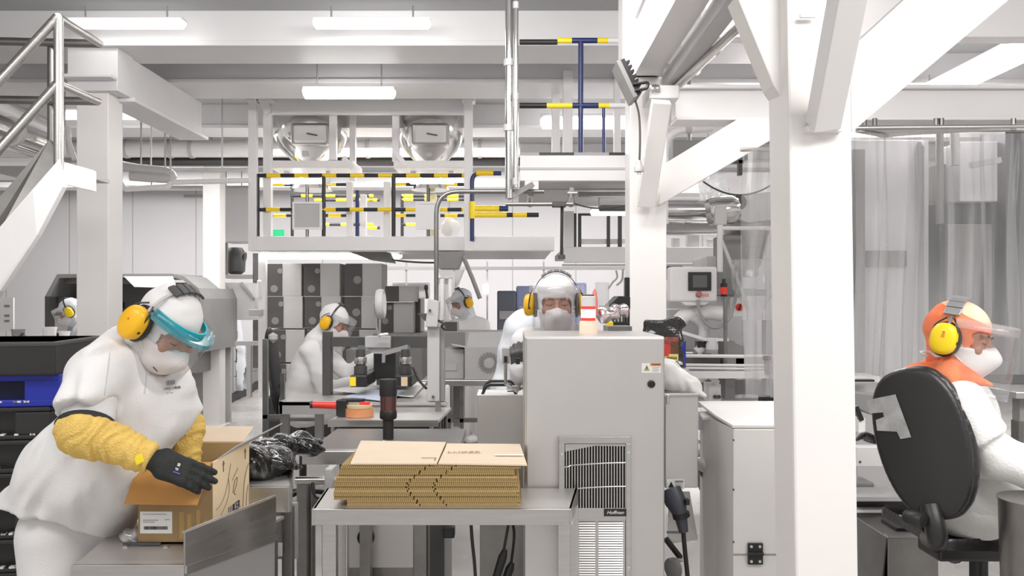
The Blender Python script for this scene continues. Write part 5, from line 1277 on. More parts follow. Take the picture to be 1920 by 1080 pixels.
b.build('star_base', 'black', t, bevel=.004)
for k in range(5):
    a = 2 * math.pi * k / 5 + .3; x, y = c.x + .28 * math.cos(a), c.y + .28 * math.sin(a); mb().cyl((x - .02, y, .028), (x + .02, y, .028), .028, 14).build('caster', 'black', t, smooth=True)
# steel guard frame left of the bench
t = thing('guard_frame', 'open grey steel guard frame standing before the seated taper', 'frame', P(505, 840, 5.6))
for x0 in (492,): 
    pbox(x0, x0 + 9, 636, 850, 5.6, .035).build('upright', 'steeld', t)
pbox(492, 540, 778, 785, 5.6, .03).build('cross_bar', 'steeld', t); pbox(525, 533, 700, 780, 6.0, .03).build('upright', 'steeld', t)
# ================================================================ MIDDLE GROUND STANDS
M['lens'] = mat('dark_red_lens', (.09, .03, .03), .15, coat=.5)
# small tool table
t = thing('tool_table', 'small steel table with thin legs and a dark opening, carrying the tape gun', 'table', P(720, 870, 4.7))
a = P(615, 793, 4.6)
z = P(0, 788, 4.6).z; x0, x1 = P(615, 0, 4.6).x, P(822, 0, 4.6).x
mb().prism([(x0, 4.6, z), (x1, 4.6, z), (x1 + .03, 5.15, z), (x0 + .05, 5.15, z)], (0, 0, -.018)).build('table_top', 'steelv', t, bevel=.003)
mb().box(x0, x1, 4.595, 4.605, z - .035, z).build('top_edge', 'steel', t)
for x in (x0 + .02, x1 - .04): mb().cyl((x, 4.63, .25 if x > x0 + .1 else .62), (x, 4.63, z - .02), .011, 12).build('leg', 'steel', t, smooth=True)
for x in (x0 + .06, x1 + .0): mb().cyl((x, 5.1, .25), (x, 5.1, z - .02), .013, 12).build('leg', 'steeld', t, smooth=True)
pbox(636, 812, 794, 880, 4.85, .2).build('dark_opening', 'black', t, bevel=.006)  # solid black block paints the dark of the opening under the top
pbox(816, 826, 755, 840, 4.95, .04).build('side_post', 'steeld', t)
# tape gun
t = thing('tape_gun', 'red-handled tape dispenser with orange tape lying on the tool table', 'tape dispenser', P(645, 772, 4.8)); Yg = 4.75; zz = z
hz_ = z + .045
mb().tube([(P(586, 0, Yg).x, Yg, hz_ + .02), (P(634, 0, Yg).x, Yg, hz_ + .016)], [.019, .021], 14).build('gun_handle', 'redpl', t, smooth=True)
mb().cyl((P(584, 0, Yg).x - .006, Yg, hz_ + .02), (P(587, 0, Yg).x, Yg, hz_ + .02), .02, 14).build('handle_cap', 'black', t)
b = mb(); b.box(P(632, 0, Yg).x, P(652, 0, Yg).x, Yg - .03, Yg + .03, z + .004, z + .095); b.box(P(640, 0, Yg).x, P(684, 0, Yg).x, Yg - .02, Yg + .02, z + .08, z + .1); b.build('gun_frame', 'black', t, bevel=.006)
c = Vector((P(674, 0, Yg).x, Yg, z + .002)); mb().lathe(c, [(.078, 0), (.078, .045), (.04, .046)], 30).build('tape_roll', 'tape', t, smooth=True)
mb().lathe(c + Vector((0, 0, .047)), [(.07, 0), (.072, .018), (.03, .019)], 30).build('tape_core', 'tan', t, smooth=True)
mb().box(P(676, 0, Yg).x, P(694, 0, Yg).x, Yg - .03, Yg + .01, z + .066, z + .084).build('gun_trigger', 'redpl', t, bevel=.004)
# dark beacon on its pole
t = thing('signal_beacon', 'unlit black signal beacon on a short pole behind the flat carton stack', 'beacon', P(728, 840, 3.5)); c = P(728, 830, 3.5)
mb().cyl((c.x, 3.5, .80), (c.x, 3.5, P(0, 782, 3.5).z), .022, 18).build('beacon_pole', 'rubber', t, smooth=True)
mb().lathe((c.x, 3.5, P(0, 785, 3.5).z), [(.033, 0), (.036, .008), (.035, .03), (.033, .035)], 26).build('beacon_base', 'black', t, smooth=True)
mb().lathe((c.x, 3.5, P(0, 770, 3.5).z), [(.033, 0), (.034, .06), (.034, .063)], 26).build('beacon_lens', 'lens', t, smooth=True)
mb().lathe((c.x, 3.5, P(0, 742, 3.5).z), [(.035, 0), (.036, .004), (.036, .060), (.034, .068), (.02, .070)], 26).build('beacon_cap', 'rubber', t, smooth=True)
one(nets('crumpled_film', lambda p: ell(p, P(728, 836, 3.42), (.055, .03, .022)) + folds(p, .006, 80, 4), P(695, 850, 3.34), P(762, 818, 3.5), .004, 'bagclear'), 'crumpled clear film around the foot of the black beacon', 'film')
# roller conveyor section left-middle
t = thing('conveyor', 'steel side conveyor between the packing chute and the small table', 'conveyor', P(590, 900, 3.6))
zc = .86
x0, x1 = P(555, 0, 3.6).x, P(720, 0, 3.6).x
mb().box(x0, x1 + .3, 3.75, 4.45, zc - .02, zc + .012).build('conveyor_bed', 'steeld', t)
mb().box(x0 - .0, x1 + .3, 3.70, 3.75, zc - .03, zc + .03).build('side_rail', 'steel', t, bevel=.004)
mb().cyl((P(555, 0, 3.45).x, 3.45, zc - .045), (P(660, 0, 3.45).x, 3.45, zc - .045), .017, 16).build('roller', 'steel', t, smooth=True)
mb().box(P(608, 0, 3.4).x, P(622, 0, 3.4).x, 3.40, 3.5, P(0, 930, 3.4).z, P(0, 880, 3.4).z).build('sensor_block', 'lgrey', t, bevel=.004)
mb().box(P(562, 0, 3.45).x, P(580, 0, 3.45).x, 3.5, 3.56, 0, zc - .06).build('leg', 'steeld', t, bevel=.003)
mb().box(P(670, 0, 3.45).x, P(690, 0, 3.45).x, 3.5, 3.56, 0, zc - .06).build('leg', 'steeld', t, bevel=.003)
mb().tube(spline([P(586, 905, 3.4), P(590, 930, 3.38), P(605, 936, 3.4), P(614, 928, 3.4)], 6), .006, 8).build('cable', 'black', t, smooth=True)
b = mb(); b.prism([P(576, 902, 3.44), P(584, 902, 3.44), P(580, 914, 3.44)], (0, .004, 0)); b.build('arrow_mark', 'dgrey', t)
# steel tray with black film bags
t = thing('steel_tray', 'folded steel tray holding shiny black bags beside the open carton', 'tray', P(510, 905, 3.0))
zt = P(0, 905, 3.05).z
mb().prism([(P(440, 0, 2.98).x, 2.98, zt), (P(543, 0, 2.98).x, 2.98, zt), (P(556, 0, 3.5).x - .02, 3.5, zt), (P(470, 0, 3.5).x, 3.5, zt)], (0, 0, -.012)).build('tray_floor', 'steelv', t)
mb().box(P(435, 0, 2.97).x, P(543, 0, 2.97).x, 2.96, 2.975, zt - .085, zt + .004).build('tray_lip', 'steel', t, bevel=.002)
mb().prism([(P(543, 0, 2.97).x, 2.97, zt - .085), (P(543, 0, 2.97).x, 2.97, zt + .004), (P(556, 0, 3.5).x - .02, 3.5, zt + .03), (P(556, 0, 3.5).x - .02, 3.5, zt - .06)], (.008, 0, 0)).build('tray_lip', 'steel', t)
for x0, x1, y_ in ((528, 547, 3.02), (556, 575, 3.45)): mb().box(P(x0, 0, y_).x, P(x1, 0, y_).x, y_, y_ + .04, 0, zt - .085).build('leg', 'steeld', t, bevel=.002)
mb().box(P(515, 0, 3.05).x, P(555, 0, 3.05).x, 3.06, 3.08, P(0, 1050, 3.05).z, P(0, 945, 3.05).z).build('rear_panel', 'lgrey', t)
mb().box(P(517, 0, 3.0).x, P(529, 0, 3.0).x, 3.0, 3.004, P(0, 1043, 3.0).z, P(0, 1018, 3.0).z).build('white_sticker', 'paper', t)
def filmbag(c0, c1, r0, r1, sq, seed, lab, m='foil', tail=None, res=.006, name='film_bag', cat='bag', amp=.006):
    c0 = Vector(c0); c1 = Vector(c1)
    def f(p):
        v = cap(p, c0, c1, r0, r1, ((0, 0, 1), sq))
        if tail: v = smin(v, cap(p, c1, tail, r1 * .6, .014, ((0, 0, 1), .5)), .03)
        return v + folds(p, amp, 38, seed, (.6, .6, .5)) + folds(p, amp * .5, 80, seed + 2, (.5, .5, .7))
    pts = [c0, c1] + ([Vector(tail)] if tail else [])
    o = nets(name, f, *limb_lo(*pts, r=max(r0, r1) + .03), res, m); return one(o, lab, cat)
filmbag((P(480, 0, 3.15).x, 3.12, zt + .055), (P(520, 0, 3.2).x, 3.2, zt + .05), .085, .075, .72, 3, 'shiny black film bag on the steel tray, the nearer one', tail=P(560, 876, 3.3))
filmbag((P(505, 0, 3.4).x, 3.40, zt + .06), (P(560, 0, 3.42).x, 3.44, zt + .075), .075, .07, .6, 8, 'shiny black film bag on the steel tray, the one behind', tail=P(592, 846, 3.42))

# ================================================================ FRONT TABLE AND FLAT CARTONS
t = thing('steel_table', 'brushed steel table in front carrying the flat carton stack', 'table', (0, 2.8, 0))
TZ = .862; xl, xr = P(585, 0, 2.79).x, P(1072, 0, 2.79).x
mb().prism([(xl, 2.79, TZ), (xr, 2.79, TZ), (xr + .045, 3.10, TZ), (xl - .02, 3.10, TZ)], (0, 0, -.015)).build('table_top', 'steelv', t, bevel=.003)
mb().box(xl, xr, 2.785, 2.80, TZ - .052, TZ + .001).build('front_edge', 'steel', t, bevel=.003)
mb().prism([(xr, 2.785, TZ), (xr + .045, 3.10, TZ), (xr + .045, 3.10, TZ - .052), (xr, 2.785, TZ - .052)], (-.01, 0, 0)).build('side_edge', 'steel', t)
mb().prism([(xl, 2.785, TZ), (xl - .02, 3.10, TZ), (xl - .02, 3.10, TZ - .052), (xl, 2.785, TZ - .052)], (.01, 0, 0)).build('side_edge', 'steel', t)
for x0, x1, yy in ((603, 630, 2.83), (628, 651, 3.04), (1046, 1068, 2.83)):
    mb().box(P(x0, 0, yy).x, P(x1, 0, yy).x, yy, yy + .04, 0, TZ - .05).build('leg', 'steel', t, bevel=.003)
mb().box(xr, xr + .04, 3.04, 3.08, 0, TZ - .05).build('leg', 'steel', t, bevel=.003)
mb().box(P(985, 0, 2.9).x, P(1046, 0, 2.9).x, 2.93, 2.94, 0, TZ - .05).build('rear_panel', 'steelv', t)
# the flat cartons
def flat_mats():
    m = mat('corrugated_edges', (.50, .34, .12), .9); nt = m.node_tree; N = nt.nodes; L = nt.links; b = N['Principled BSDF']
    tc = N.new('ShaderNodeTexCoord'); wv = N.new('ShaderNodeTexWave'); wv.inputs['Scale'].default_value = 48; wv.inputs['Distortion'].default_value = .8; wv.inputs['Detail'].default_value = 1
    L.new(tc.outputs['Object'], wv.inputs['Vector']); cr = N.new('ShaderNodeValToRGB'); cr.color_ramp.elements[0].color = (.20, .13, .045, 1); cr.color_ramp.elements[1].color = (.46, .325, .135, 1); cr.color_ramp.elements[0].position = .2; cr.color_ramp.elements[1].position = .7
    L.new(wv.outputs[0], cr.inputs[0]); L.new(cr.outputs[0], b.inputs['Base Color']); return m
M['corr'] = flat_mats(); M['corr2'] = mat('corrugated_edge_light', (.50, .35, .16), .9, var=.2, vscale=60); M['print2'] = mat('faint_brown_print', (.45, .33, .22), .8)
nfl = 22; th = (.143) / nfl; y0f, y1f = 2.83, 3.20
rs = random.Random(5)
xs = []; 
for i in range(nfl):
    u = i / (nfl - 1)
    dx = .035 * math.sin(u * 3.4) * -1 + .03 * u + rs.uniform(-.0025, .0025)      # wavy pile
    z0 = TZ + .001 + i * th; xL = P(633, 0, 2.83).x + .012 * (1 if i < 3 else 0) - .012 + (.0 if u < .5 else (u - .5) * .05) + rs.uniform(-.002, .002); xR = P(986, 0, 2.83).x - .03 + .006 * math.sin(u * 5) + rs.uniform(-.004, .003) + (.022 if i >= nfl - 3 else 0)
    if i < 3: xL += .03; xR += .01
    yf = y0f + rs.uniform(-.002, .003) + (.004 if i == nfl - 4 else 0); top = i == nfl - 1
    s1 = P(770, 0, 2.83).x + .030 * math.sin(u * 5.2 + 2.2) + .035 * u + .0035 * (-1) ** i; s2 = s1 + S(50, 2.83)
    t = thing('flat_carton', ('topmost printed flat folded carton of the stack on the front steel table' if top else 'flat folded carton within the stack on the front steel table'), 'carton', ((xL + xR) / 2, yf, z0), 'flat folded cartons stacked on the front table')
    if top:
        k0 = P(668, 0, 3.2).x; zt_ = z0 + th - .001
        m_ = mb(); m_.prism([(P(657, 0, 2.83).x, yf - .004, z0), (s1 + .028, yf - .004, z0), (s1 + .030, y1f + .0, z0 + .008), (k0 + .012, y1f + .03, z0 + .008)], (0, 0, th - .001)); m_.build('left_panel', 'cardt', t, bevel=.0008)
        m_ = mb(); m_.prism([(s1 + .033, yf - .002, z0), (P(995, 0, 2.83).x - .012, yf - .006, z0 - .004), (P(995, 0, 3.2).x - .04, y1f - .02, z0 + .004), (s1 + .036, y1f - .02, z0 + .006)], (0, 0, th - .001)); m_.build('right_panel', 'cardt', t, bevel=.0008)
        text('carton_print', 'LUKER', .032, ((P(870, 0, 3.0).x), 3.0, zt_ + .0062), (R(1.2), 0, R(0)), 'print2', t, sx=1.25)
        mb().obox((P(955, 0, 2.93).x, 2.955, zt_ + .0045), (.05, 0, 0), (0, .008, 0), (0, 0, .0006)).build('white_tape', 'paper', t)
        b = mb(); b.obox((s1 - .005, 2.905, zt_ + .003), (.025, 0, 0), (0, .0012, 0), (0, 0, .0006)); b.obox((s1 + .018, 2.88, zt_ + .003), (.0012, 0, 0), (0, .02, 0), (0, 0, .0006)); b.build('slot_cut', 'cardd', t)
    else:
        b = mb(); b.box(xL, s1, yf, y1f, z0, z0 + th * .93); b.box(s1 + .004, s2, yf + .001, y1f, z0, z0 + th * .93); b.box(s2 + .004, xR, yf, y1f, z0, z0 + th * .93)
        t.name = 'flat_carton'; b.build('folded_board', 'corr' if i % 7 else 'corr2', t)

M.update(chromel=mat('pressed_louvre', (.62,.61,.60), .3, .7), olive=mat('olive_print', (.40,.38,.16), .5), redclear=mat('clear_red', (.85,.25,.2), .3), sack=mat('white_sack', (.80,.79,.76), .5, var=.05), rprint=mat('pouch_print', (.55,.12,.10), .35, var=.7, vscale=40), brown=mat('pouch_brown', (.18,.07,.03), .4, var=.4, vscale=40), ylab=mat('pouch_yellow', (.85,.72,.25), .4), connector=mat('connector_grey', (.05,.055,.07), .45), scrgrey=mat('screen_grey', (.12,.12,.12), .25), redbrown=mat('stop_red', (.45,.16,.13), .4), pinkred=mat('pale_red_mark', (.8,.35,.35), .5), hosegrey=mat('hose_grey', (.35,.35,.36), .45))
# ================================================================ TALL STEEL CABINET
CY = 3.12
t = thing('steel_cabinet', 'tall brushed steel electrical cabinet with slotted cooling grille in the middle of the hall', 'cabinet', (P(1115, 0, CY).x, CY, 0))
cx0, cx1 = P(984, 0, CY).x, P(1248, 0, CY).x; zt = P(0, 631, CY).z
mb().box(cx0, cx1, CY + .02, CY + .56, 0, zt).build('cabinet_body', 'steelv', t, bevel=.006)
mb().box(cx0 + .006, cx1 - .004, CY, CY + .018, .02, zt - .004).build('cabinet_door', 'steelv', t, bevel=.005)
def cp(px, py, dy=0.): v = P(px, py, CY); v.y -= dy; return v
def cbox(b, x0, x1, y0, y1, d0, d1):
    a = cp(x0, y1); c = cp(x1, y0); return b.box(a.x, c.x, CY - d1, CY - d0, a.z, c.z)
# grille
fr = thing2 = None
b = mb(); cbox(b, 1047, 1182, 817, 830, 0, .022); cbox(b, 1047, 1058, 830, 1090, 0, .022); cbox(b, 1172, 1182, 830, 1090, 0, .022); cbox(b, 1058, 1172, 950, 974, 0, .022); cbox(b, 1058, 1172, 974, 1300, .002, .014)
gf = b.build('grille_frame', 'steel', t, bevel=.0015)
b = mb(); cbox(b, 1058, 1172, 830, 950, -.0, .004); b.build('grille_filter', 'grate', gf)
b = mb()
for i in range(22):
    x = 1060.5 + i * 5.25; cbox(b, x, x + 2.2, 832, 950, .006, .016)
b.build('grille_bars', 'steel', gf)
b = mb()
for y0 in (872, 916):
    b.tube([cp(x, y0 - 6 * math.sin((x - 1058) / 114 * math.pi * .5) + (2 if x < 1070 else 0), .017) for x in range(1058, 1174, 6)], .0024, 6)
b.build('grille_crossbars', 'steel', gf)
mb().prism([cp(1059, 831, .016), cp(1171, 831, .016), cp(1171, 835, .016), cp(1115, 834, .016), cp(1059, 845, .016)], (0, -.003, 0)).build('grille_bow', 'steel', gf)
b = mb()
for (x0, x1) in ((1085, 1115), (1121, 1167)):
    for k in range(23):
        y = 977 + k * 4.6; a = cp(x0, y + 2.6); c = cp(x1, y)
        b.add([(a.x, CY - .0148, c.z), (c.x, CY - .0148, c.z), (c.x, CY - .018, a.z), (a.x, CY - .018, a.z), (a.x, CY - .012, a.z), (c.x, CY - .012, a.z)], [(0, 1, 2, 3), (3, 2, 5, 4), (0, 3, 4), (1, 5, 2)])
b.build('louvres', 'chromel', gf)
b = mb()
for (x0, x1) in ((1085, 1115), (1121, 1167)): cbox(b, x0, x1, 976, 1084, .0135, .0145)
b.build('louvre_gaps', 'grate', gf)
b = mb()
for (x, y) in ((1053, 849), (1177, 846), (1177, 1060)): p = cp(x, y); b.cyl((p.x, CY - .022, p.z), (p.x, CY - .026, p.z), .0045, 12)
b.build('grille_screws', 'chrome', gf, smooth=True)
b = mb(); cbox(b, 1131, 1173, 951, 965, .022, .024); pl = b.build('name_plate', 'black', gf, bevel=.0008)
text('plate_lettering', 'Hoffman', .018, cp(1152, 958, .0245), (R(90), 0, 0), 'paper', gf, shear=.35)
b = mb(); p = cp(1221, 720); b.lathe((p.x, CY, p.z), [(.014, 0), (.014, .006), (.011, .008), (.004, .008)], 24, (0, -1, 0)); b.obox((p.x, CY - .009, p.z), (.006, 0, .003), (0, .0012, 0), (-.001, 0, .002)); b.build('door_lock', 'black', t, smooth=True)
b = mb(); cbox(b, 1203, 1221, 681, 699, 0, .0012); cbox(b, 1221, 1239, 681, 699, 0, .0012); wl = b.build('warning_label', 'paper', t)
b = mb(); cbox(b, 1219, 1239, 681, 686, .0012, .0018); b.build('label_band', 'orange', wl)
b = mb(); b.prism([cp(1207, 695, .0014), cp(1218, 695, .0014), cp(1212.5, 684, .0014)], (0, -.0006, 0)); b.build('label_triangle', 'olive', wl)
b = mb(); b.prism([cp(1213, 686, .0022), cp(1211, 690.5, .0022), cp(1213, 690, .0022), cp(1212, 694, .0022), cp(1214.5, 689, .0022), cp(1212.8, 689.5, .0022)], (0, -.0004, 0)); b.build('label_bolt', 'ink', wl)
b = mb()
for k in range(4): cbox(b, 1223, 1237 - k % 2 * 3, 688 + k * 2.6, 688.8 + k * 2.6, .0012, .0016)
b.build('label_lines', 'grey', wl)
text('label_word', 'WARNING', .0065, cp(1230, 683.5, .0022), (R(90), 0, 0), 'ink', wl)
M_ = None
for zz in (zt - .2, .4): mb().box(cx1, cx1 + .012, CY + .08, CY + .14, zz, zz + .05).build('hinge', 'steel', t, bevel=.002)
# beacon on top
bx, by = P(1103, 0, 3.42).x, 3.42
t = thing('signal_beacon', 'small red and white stack beacon glowing on top of the tall steel cabinet', 'beacon', (bx, by, zt)); z0 = zt
mb().lathe((bx, by, z0), [(.036, 0), (.035, .04), (.033, .048), (.03, .05)], 28).build('beacon_base', 'glowo', t, smooth=True)
mb().lathe((bx, by, z0 + .05), [(.029, 0), (.029, .012)], 28).build('red_ring', 'redl', t, smooth=True)
mb().lathe((bx, by, z0 + .062), [(.029, 0), (.029, .034)], 28).build('white_lens', 'glow', t, smooth=True)
mb().lathe((bx, by, z0 + .096), [(.029, 0), (.029, .012)], 28).build('red_ring', 'redl', t, smooth=True)
mb().lathe((bx, by, z0 + .108), [(.029, 0), (.029, .038), (.025, .041)], 28).build('beacon_cap', 'paper', t, smooth=True)
mb().lathe((bx, by, z0 + .149), [(.024, 0), (.022, .006)], 20).build('beacon_lid', 'cdark', t)
# machine pieces standing behind the cabinet
t = thing('clear_tube', 'upright clear plastic tube behind the beacon on the cabinet', 'tube', P(1128, 600, 3.75)); 
V = mb(); V.lathe(P(1129, 585, 3.75), [(.030, 0), (.030, .13)], 26); V.build('tube_wall', 'glass', t, smooth=True)
mb().lathe(P(1115, 592, 3.62), [(.012, 0), (.014, .05), (.009, .10), (.002, .115)], 18).build('orange_tip', 'redclear', t, smooth=True)
one(nets('foil_roll', lambda p: cap(p, P(1130, 590, 3.66), P(1166, 582, 3.66), .034, .030) + folds(p, .005, 70, 3), P(1112, 608, 3.56), P(1182, 560, 3.78), .0045, 'silver'), 'crumpled silver foil roll behind the beacon on the cabinet', 'foil roll')
t = thing('sealing_head', 'black sealing machine head between the foil roll and the second column', 'machine', P(1160, 612, 4.0))
mb().prism([P(1140, 575, 4.0), P(1160, 555, 4.0), P(1182, 556, 4.0), P(1182, 580, 4.0)], (0, .2, 0)).build('head_cover', 'black', t, bevel=.004)
pbox(1172, 1181, 520, 620, 4.05, .05).build('head_mast', 'black', t, bevel=.003)
b = mb(); 
for k in range(5): pbox(1148 + k * 6.5, 1152 + k * 6.5, 582, 604, 3.98, .02, b)
b.build('head_fingers', 'dgrey', t); pbox(1148, 1181, 604, 614, 3.97, .15).build('head_bar', 'black', t, bevel=.003)
pbox(1137, 1150, 603, 613, 3.9, .05).build('yellow_block', 'pyel', t, bevel=.004)
pbox(1140, 1185, 612, 1000, 3.8, .2).build('head_base', 'grey', t)
mb().tube(spline([P(1155, 507, 5), P(1157, 520, 5), P(1148, 530, 5), P(1140, 542, 5)], 5), .006, 6).build('cable', 'grey', t); mb().tube(spline([P(1168, 505, 5), P(1166, 525, 5), P(1156, 535, 5)], 5), .006, 6).build('cable', 'grey', t)
# knob box left of the cabinet
t = thing('switch_box', 'small pale switch box with black rockers left of the tall steel cabinet', 'switch box', P(948, 700, 3.5)); pbox(941, 956, 652, 682, 3.75, .06).build('box_body', 'lgrey', t, bevel=.004); pbox(945, 951, 668, 680, 3.74, .02).build('rocker', 'black', t)
mb().tube([P(948, 682, 3.78), P(948, 720, 3.78), P(972, 735, 3.78)], .008, 8).build('box_arm', 'steel', t); pbox(967, 975, 672, 683, 3.45, .02).build('rocker', 'black', t); mb().cyl(P(960, 725, 3.5), P(980, 725, 3.5), .006, 8).build('pin', 'steel', t); mb().cyl(P(973, 718, 3.5), P(973, 732, 3.5), .008, 8).build('pin', 'steeld', t)
# handled steel box
t = thing('steel_box', 'shiny steel box with two black carrying handles left of the tall cabinet', 'box', P(938, 832, 3.9)); HY = 3.78
xa, xb = P(895, 0, HY).x, P(985, 0, HY).x; zb = P(0, 742, HY).z
mb().box(xa, xb, HY, HY + .22, P(0, 850, HY).z, zb).build('box_body', 'steelv', t, bevel=.004); mb().box(xa - .003, xb + .003, HY - .003, HY + .223, zb - .002, zb + .004).build('box_lid', 'white', t, bevel=.002)
for dy in (.03, .20):
    b = mb(); b.tube(bend([(xa + .02, HY + dy, zb), (xa + .04, HY + dy, zb + .045), (xb - .06, HY + dy, zb + .045), (xb - .04, HY + dy, zb)], .02), .007, 10); b.build('handle', 'black', t, smooth=True)
mb().box(xb - .08, xb - .05, HY + .12, HY + .13, zb + .004, zb + .009).build('lid_slot', 'black', t)
mb().box(xa + .01, xb - .01, HY + .02, HY + .20, 0, P(0, 850, HY).z).build('box_stand', 'steeld', t)
# cables under the table
def cable(lab, pts, r=.006, m='black', plug=None):
    t = thing('cable', lab, 'cable', Vector(pts[0])); mb().tube(spline(pts, 8), r, 8).build('cord', m, t, smooth=True)
    if plug: mb().tube([Vector(plug[0]), Vector(plug[0]).lerp(Vector(plug[1]), .2), Vector(plug[1])], [.009, .016, .013], 12).build('plug', 'black', t, smooth=True)
cable('straight black cable hanging under the front steel table', [P(882, 960, 3.0), P(885, 1010, 3.0), P(890, 1060, 3.0), P(894, 1130, 3.0)], .006)
cable('left black cable with inline plug under the front steel table', [P(957, 960, 3.0), P(952, 990, 3.0), P(944, 1035, 3.0)], .005, plug=(P(947, 1030, 3.0), P(925, 1100, 3.0)))
cable('right black cable with inline plug under the front steel table', [P(955, 962, 3.02), P(964, 1000, 3.02), P(958, 1060, 3.02)], .005, plug=(P(960, 1055, 3.02), P(940, 1110, 3.02)))
# drawer unit seen under the table
t = thing('control_cabinet', 'grey steel control cabinet with a round black knob under the front table', 'cabinet', P(715, 1100, 3.6))
pbox(640, 832, 965, 1400, 3.65, .5).build('cabinet_body', 'steeld', t, bevel=.004); pbox(632, 775, 975, 1065, 3.60, .05).build('front_plate', 'steelv', t, bevel=.003)
pbox(775, 800, 975, 1400, 3.61, .04).build('post', 'steeld', t, bevel=.002); pbox(806, 832, 970, 1400, 3.6, .05).build('post', 'dgrey', t)
mb().lathe(P(687, 1006, 3.6), [(S(16, 3.6), 0), (S(16, 3.6), .02), (S(11, 3.6), .026), (S(10, 3.6), .03)], 26, (0, -1, 0)).build('round_knob', 'black', t, smooth=True)
pbox(830, 852, 990, 1010, 3.55, .06).build('side_knob', 'black', t, bevel=.006)

# ---------------------------------------------------------------- right of the cabinet
t = thing('steel_bin', 'square steel bin mounted on the right side of the tall cabinet', 'bin', P(1280, 920, 3.4)); BY = 3.4
pbox(1247, 1309, 740, 915, BY, .3).build('bin_body', 'steelv', t, bevel=.004); b = mb(); pbox(1246, 1311, 738, 744, BY - .006, .31, b); b.build('bin_rim', 'steel', t, bevel=.002)
pbox(1250, 1283, 899, 917, BY - .003, .003).build('warning_label', 'paper', t); b = mb(); b.prism([P(1253, 914, BY - .004), P(1264, 914, BY - .004), P(1258.5, 903, BY - .004)], (0, -.0006, 0)); b.build('label_triangle', 'ink', t); pbox(1266, 1281, 901, 905, BY - .004, .0008).build('label_band', 'grey', t)
b = mb()
for k in range(3): pbox(1266, 1280, 907 + k * 3, 908 + k * 3, BY - .0038, .0008, b)
b.build('label_lines', 'grey', t)
pbox(1250, 1256, 740, 758, BY - .008, .01).build('bin_latch', 'steel', t, bevel=.002)
# white plastic bag in the bin, black pouch above
filmbag(P(1250, 705, 3.52), P(1290, 722, 3.50), .075, .045, .9, 11, 'white plastic sack drooping out of the square steel bin', m='sack', tail=P(1322, 742, 3.46), res=.006, name='plastic_sack', amp=.004)
filmbag(P(1252, 735, 3.55), P(1290, 738, 3.55), .05, .04, .6, 31, 'olive brown filling bag lying in the square steel bin', m='olive', res=.007, name='filled_bag', amp=.004)
t = thing('coffee_pouch', 'black glossy pouch with red, brown and yellow print, held above the steel bin', 'pouch', P(1250, 690, 3.75)); PY = 3.75
def pf_(p):
    v = rbox(p, P(1246, 645, PY), (S(34, PY), .02, S(46, PY)), .012, R3p)
    top = cap(p, P(1215, 608, PY), P(1280, 606, PY), .016, .018, ((0, 1, 0), .5))
    return smin(v, top, .02) + folds(p, .004, 42, 6, (.6, .3, .8))
a_ = R(-6); R3p = np.array([[math.cos(a_), 0, math.sin(a_)], [0, 1, 0], [-math.sin(a_), 0, math.cos(a_)]])
nets('pouch_body', pf_, P(1196, 705, PY - .08), P(1296, 590, PY + .08), .0045, 'foil', t)
def pq(x0, x1, y0, y1, m_, nm, d=.030):
    pbox(x0, x1, y0, y1, PY - d, .003).build(nm, m_, t, bevel=.001)
pq(1246, 1272, 632, 664, 'rprint', 'pouch_picture', .031); pq(1258, 1272, 640, 662, 'brown', 'pouch_picture', .0325); pq(1246, 1254, 646, 668, 'redpl', 'pouch_picture', .034); pq(1246, 1272, 664, 677, 'ylab', 'pouch_band', .0325)
text('pouch_lettering', 'mesa', .022, P(1260, 670.5, PY - .034), (R(90), 0, 0), 'ink', t)
pbox(1276, 1286, 640, 690, PY + .06, .03).build('blue_strip', 'blue', t)
# connector and paper on the floor side
t = thing('power_connector', 'dark grey power connector with cable hanging below the steel bin', 'plug', P(1270, 930, 3.35))
mb().tube([P(1258, 918, 3.38), P(1266, 940, 3.36), P(1276, 966, 3.34), P(1282, 998, 3.33)], [.04, .042, .026, .018], 18).build('connector_body', 'connector', t, smooth=True)
mb().cyl(P(1276, 962, 3.34), P(1278, 970, 3.34), .034, 18).build('connector_collar', 'black', t, smooth=True); mb().box(P(1284, 0, 3.34).x, P(1291, 0, 3.34).x, 3.32, 3.35, P(0, 945, 3.34).z, P(0, 935, 3.34).z).build('connector_clip', 'black', t)
mb().tube(spline([P(1281, 995, 3.33), P(1284, 1030, 3.33), P(1290, 1090, 3.33), P(1295, 1160, 3.33)], 6), .009, 10).build('cord', 'black', t, smooth=True)
one(mb().prism([P(1254, 922, 3.62), P(1293, 922, 3.66), P(1309, 1012, 3.55), P(1252, 1020, 3.55)], (0, .006, 0)).build('paper_sheet', 'paper'), 'white sheet standing behind the hanging power connector', 'paper')
t = thing('caster_frame', 'steel caster wheel and strut behind the power cable near the floor', 'caster', P(1262, 1060, 3.45)); mb().tube([P(1248, 1010, 3.45), P(1276, 1046, 3.45)], .012, 8).build('strut', 'black', t); mb().tube([P(1250, 998, 3.5), P(1284, 998, 3.5)], .005, 8).build('rod', 'grey', t)
mb().lathe(P(1262, 1066, 3.4), [(.035, -.015), (.042, -.01), (.042, .01), (.035, .015)], 24, (1, .6, 0)).build('wheel', 'grey', t, smooth=True)
mb().tube([P(1256, 1050, 3.4), P(1280, 1050, 3.4)], .008, 8).build('axle', 'steel', t)
# cream cabinet
t = thing('enamel_cabinet', 'cream white box cabinet with a black hinge, left of the front column', 'cabinet', P(1410, 1080, 3.2)); EY = 3.25
xa, xb = P(1374, 0, EY).x, P(1600, 0, EY).x; zt2 = P(0, 803, EY).z
mb().box(xa, xb, EY, EY + .5, .05, zt2).build('cabinet_body', 'enamel', t, bevel=.008)
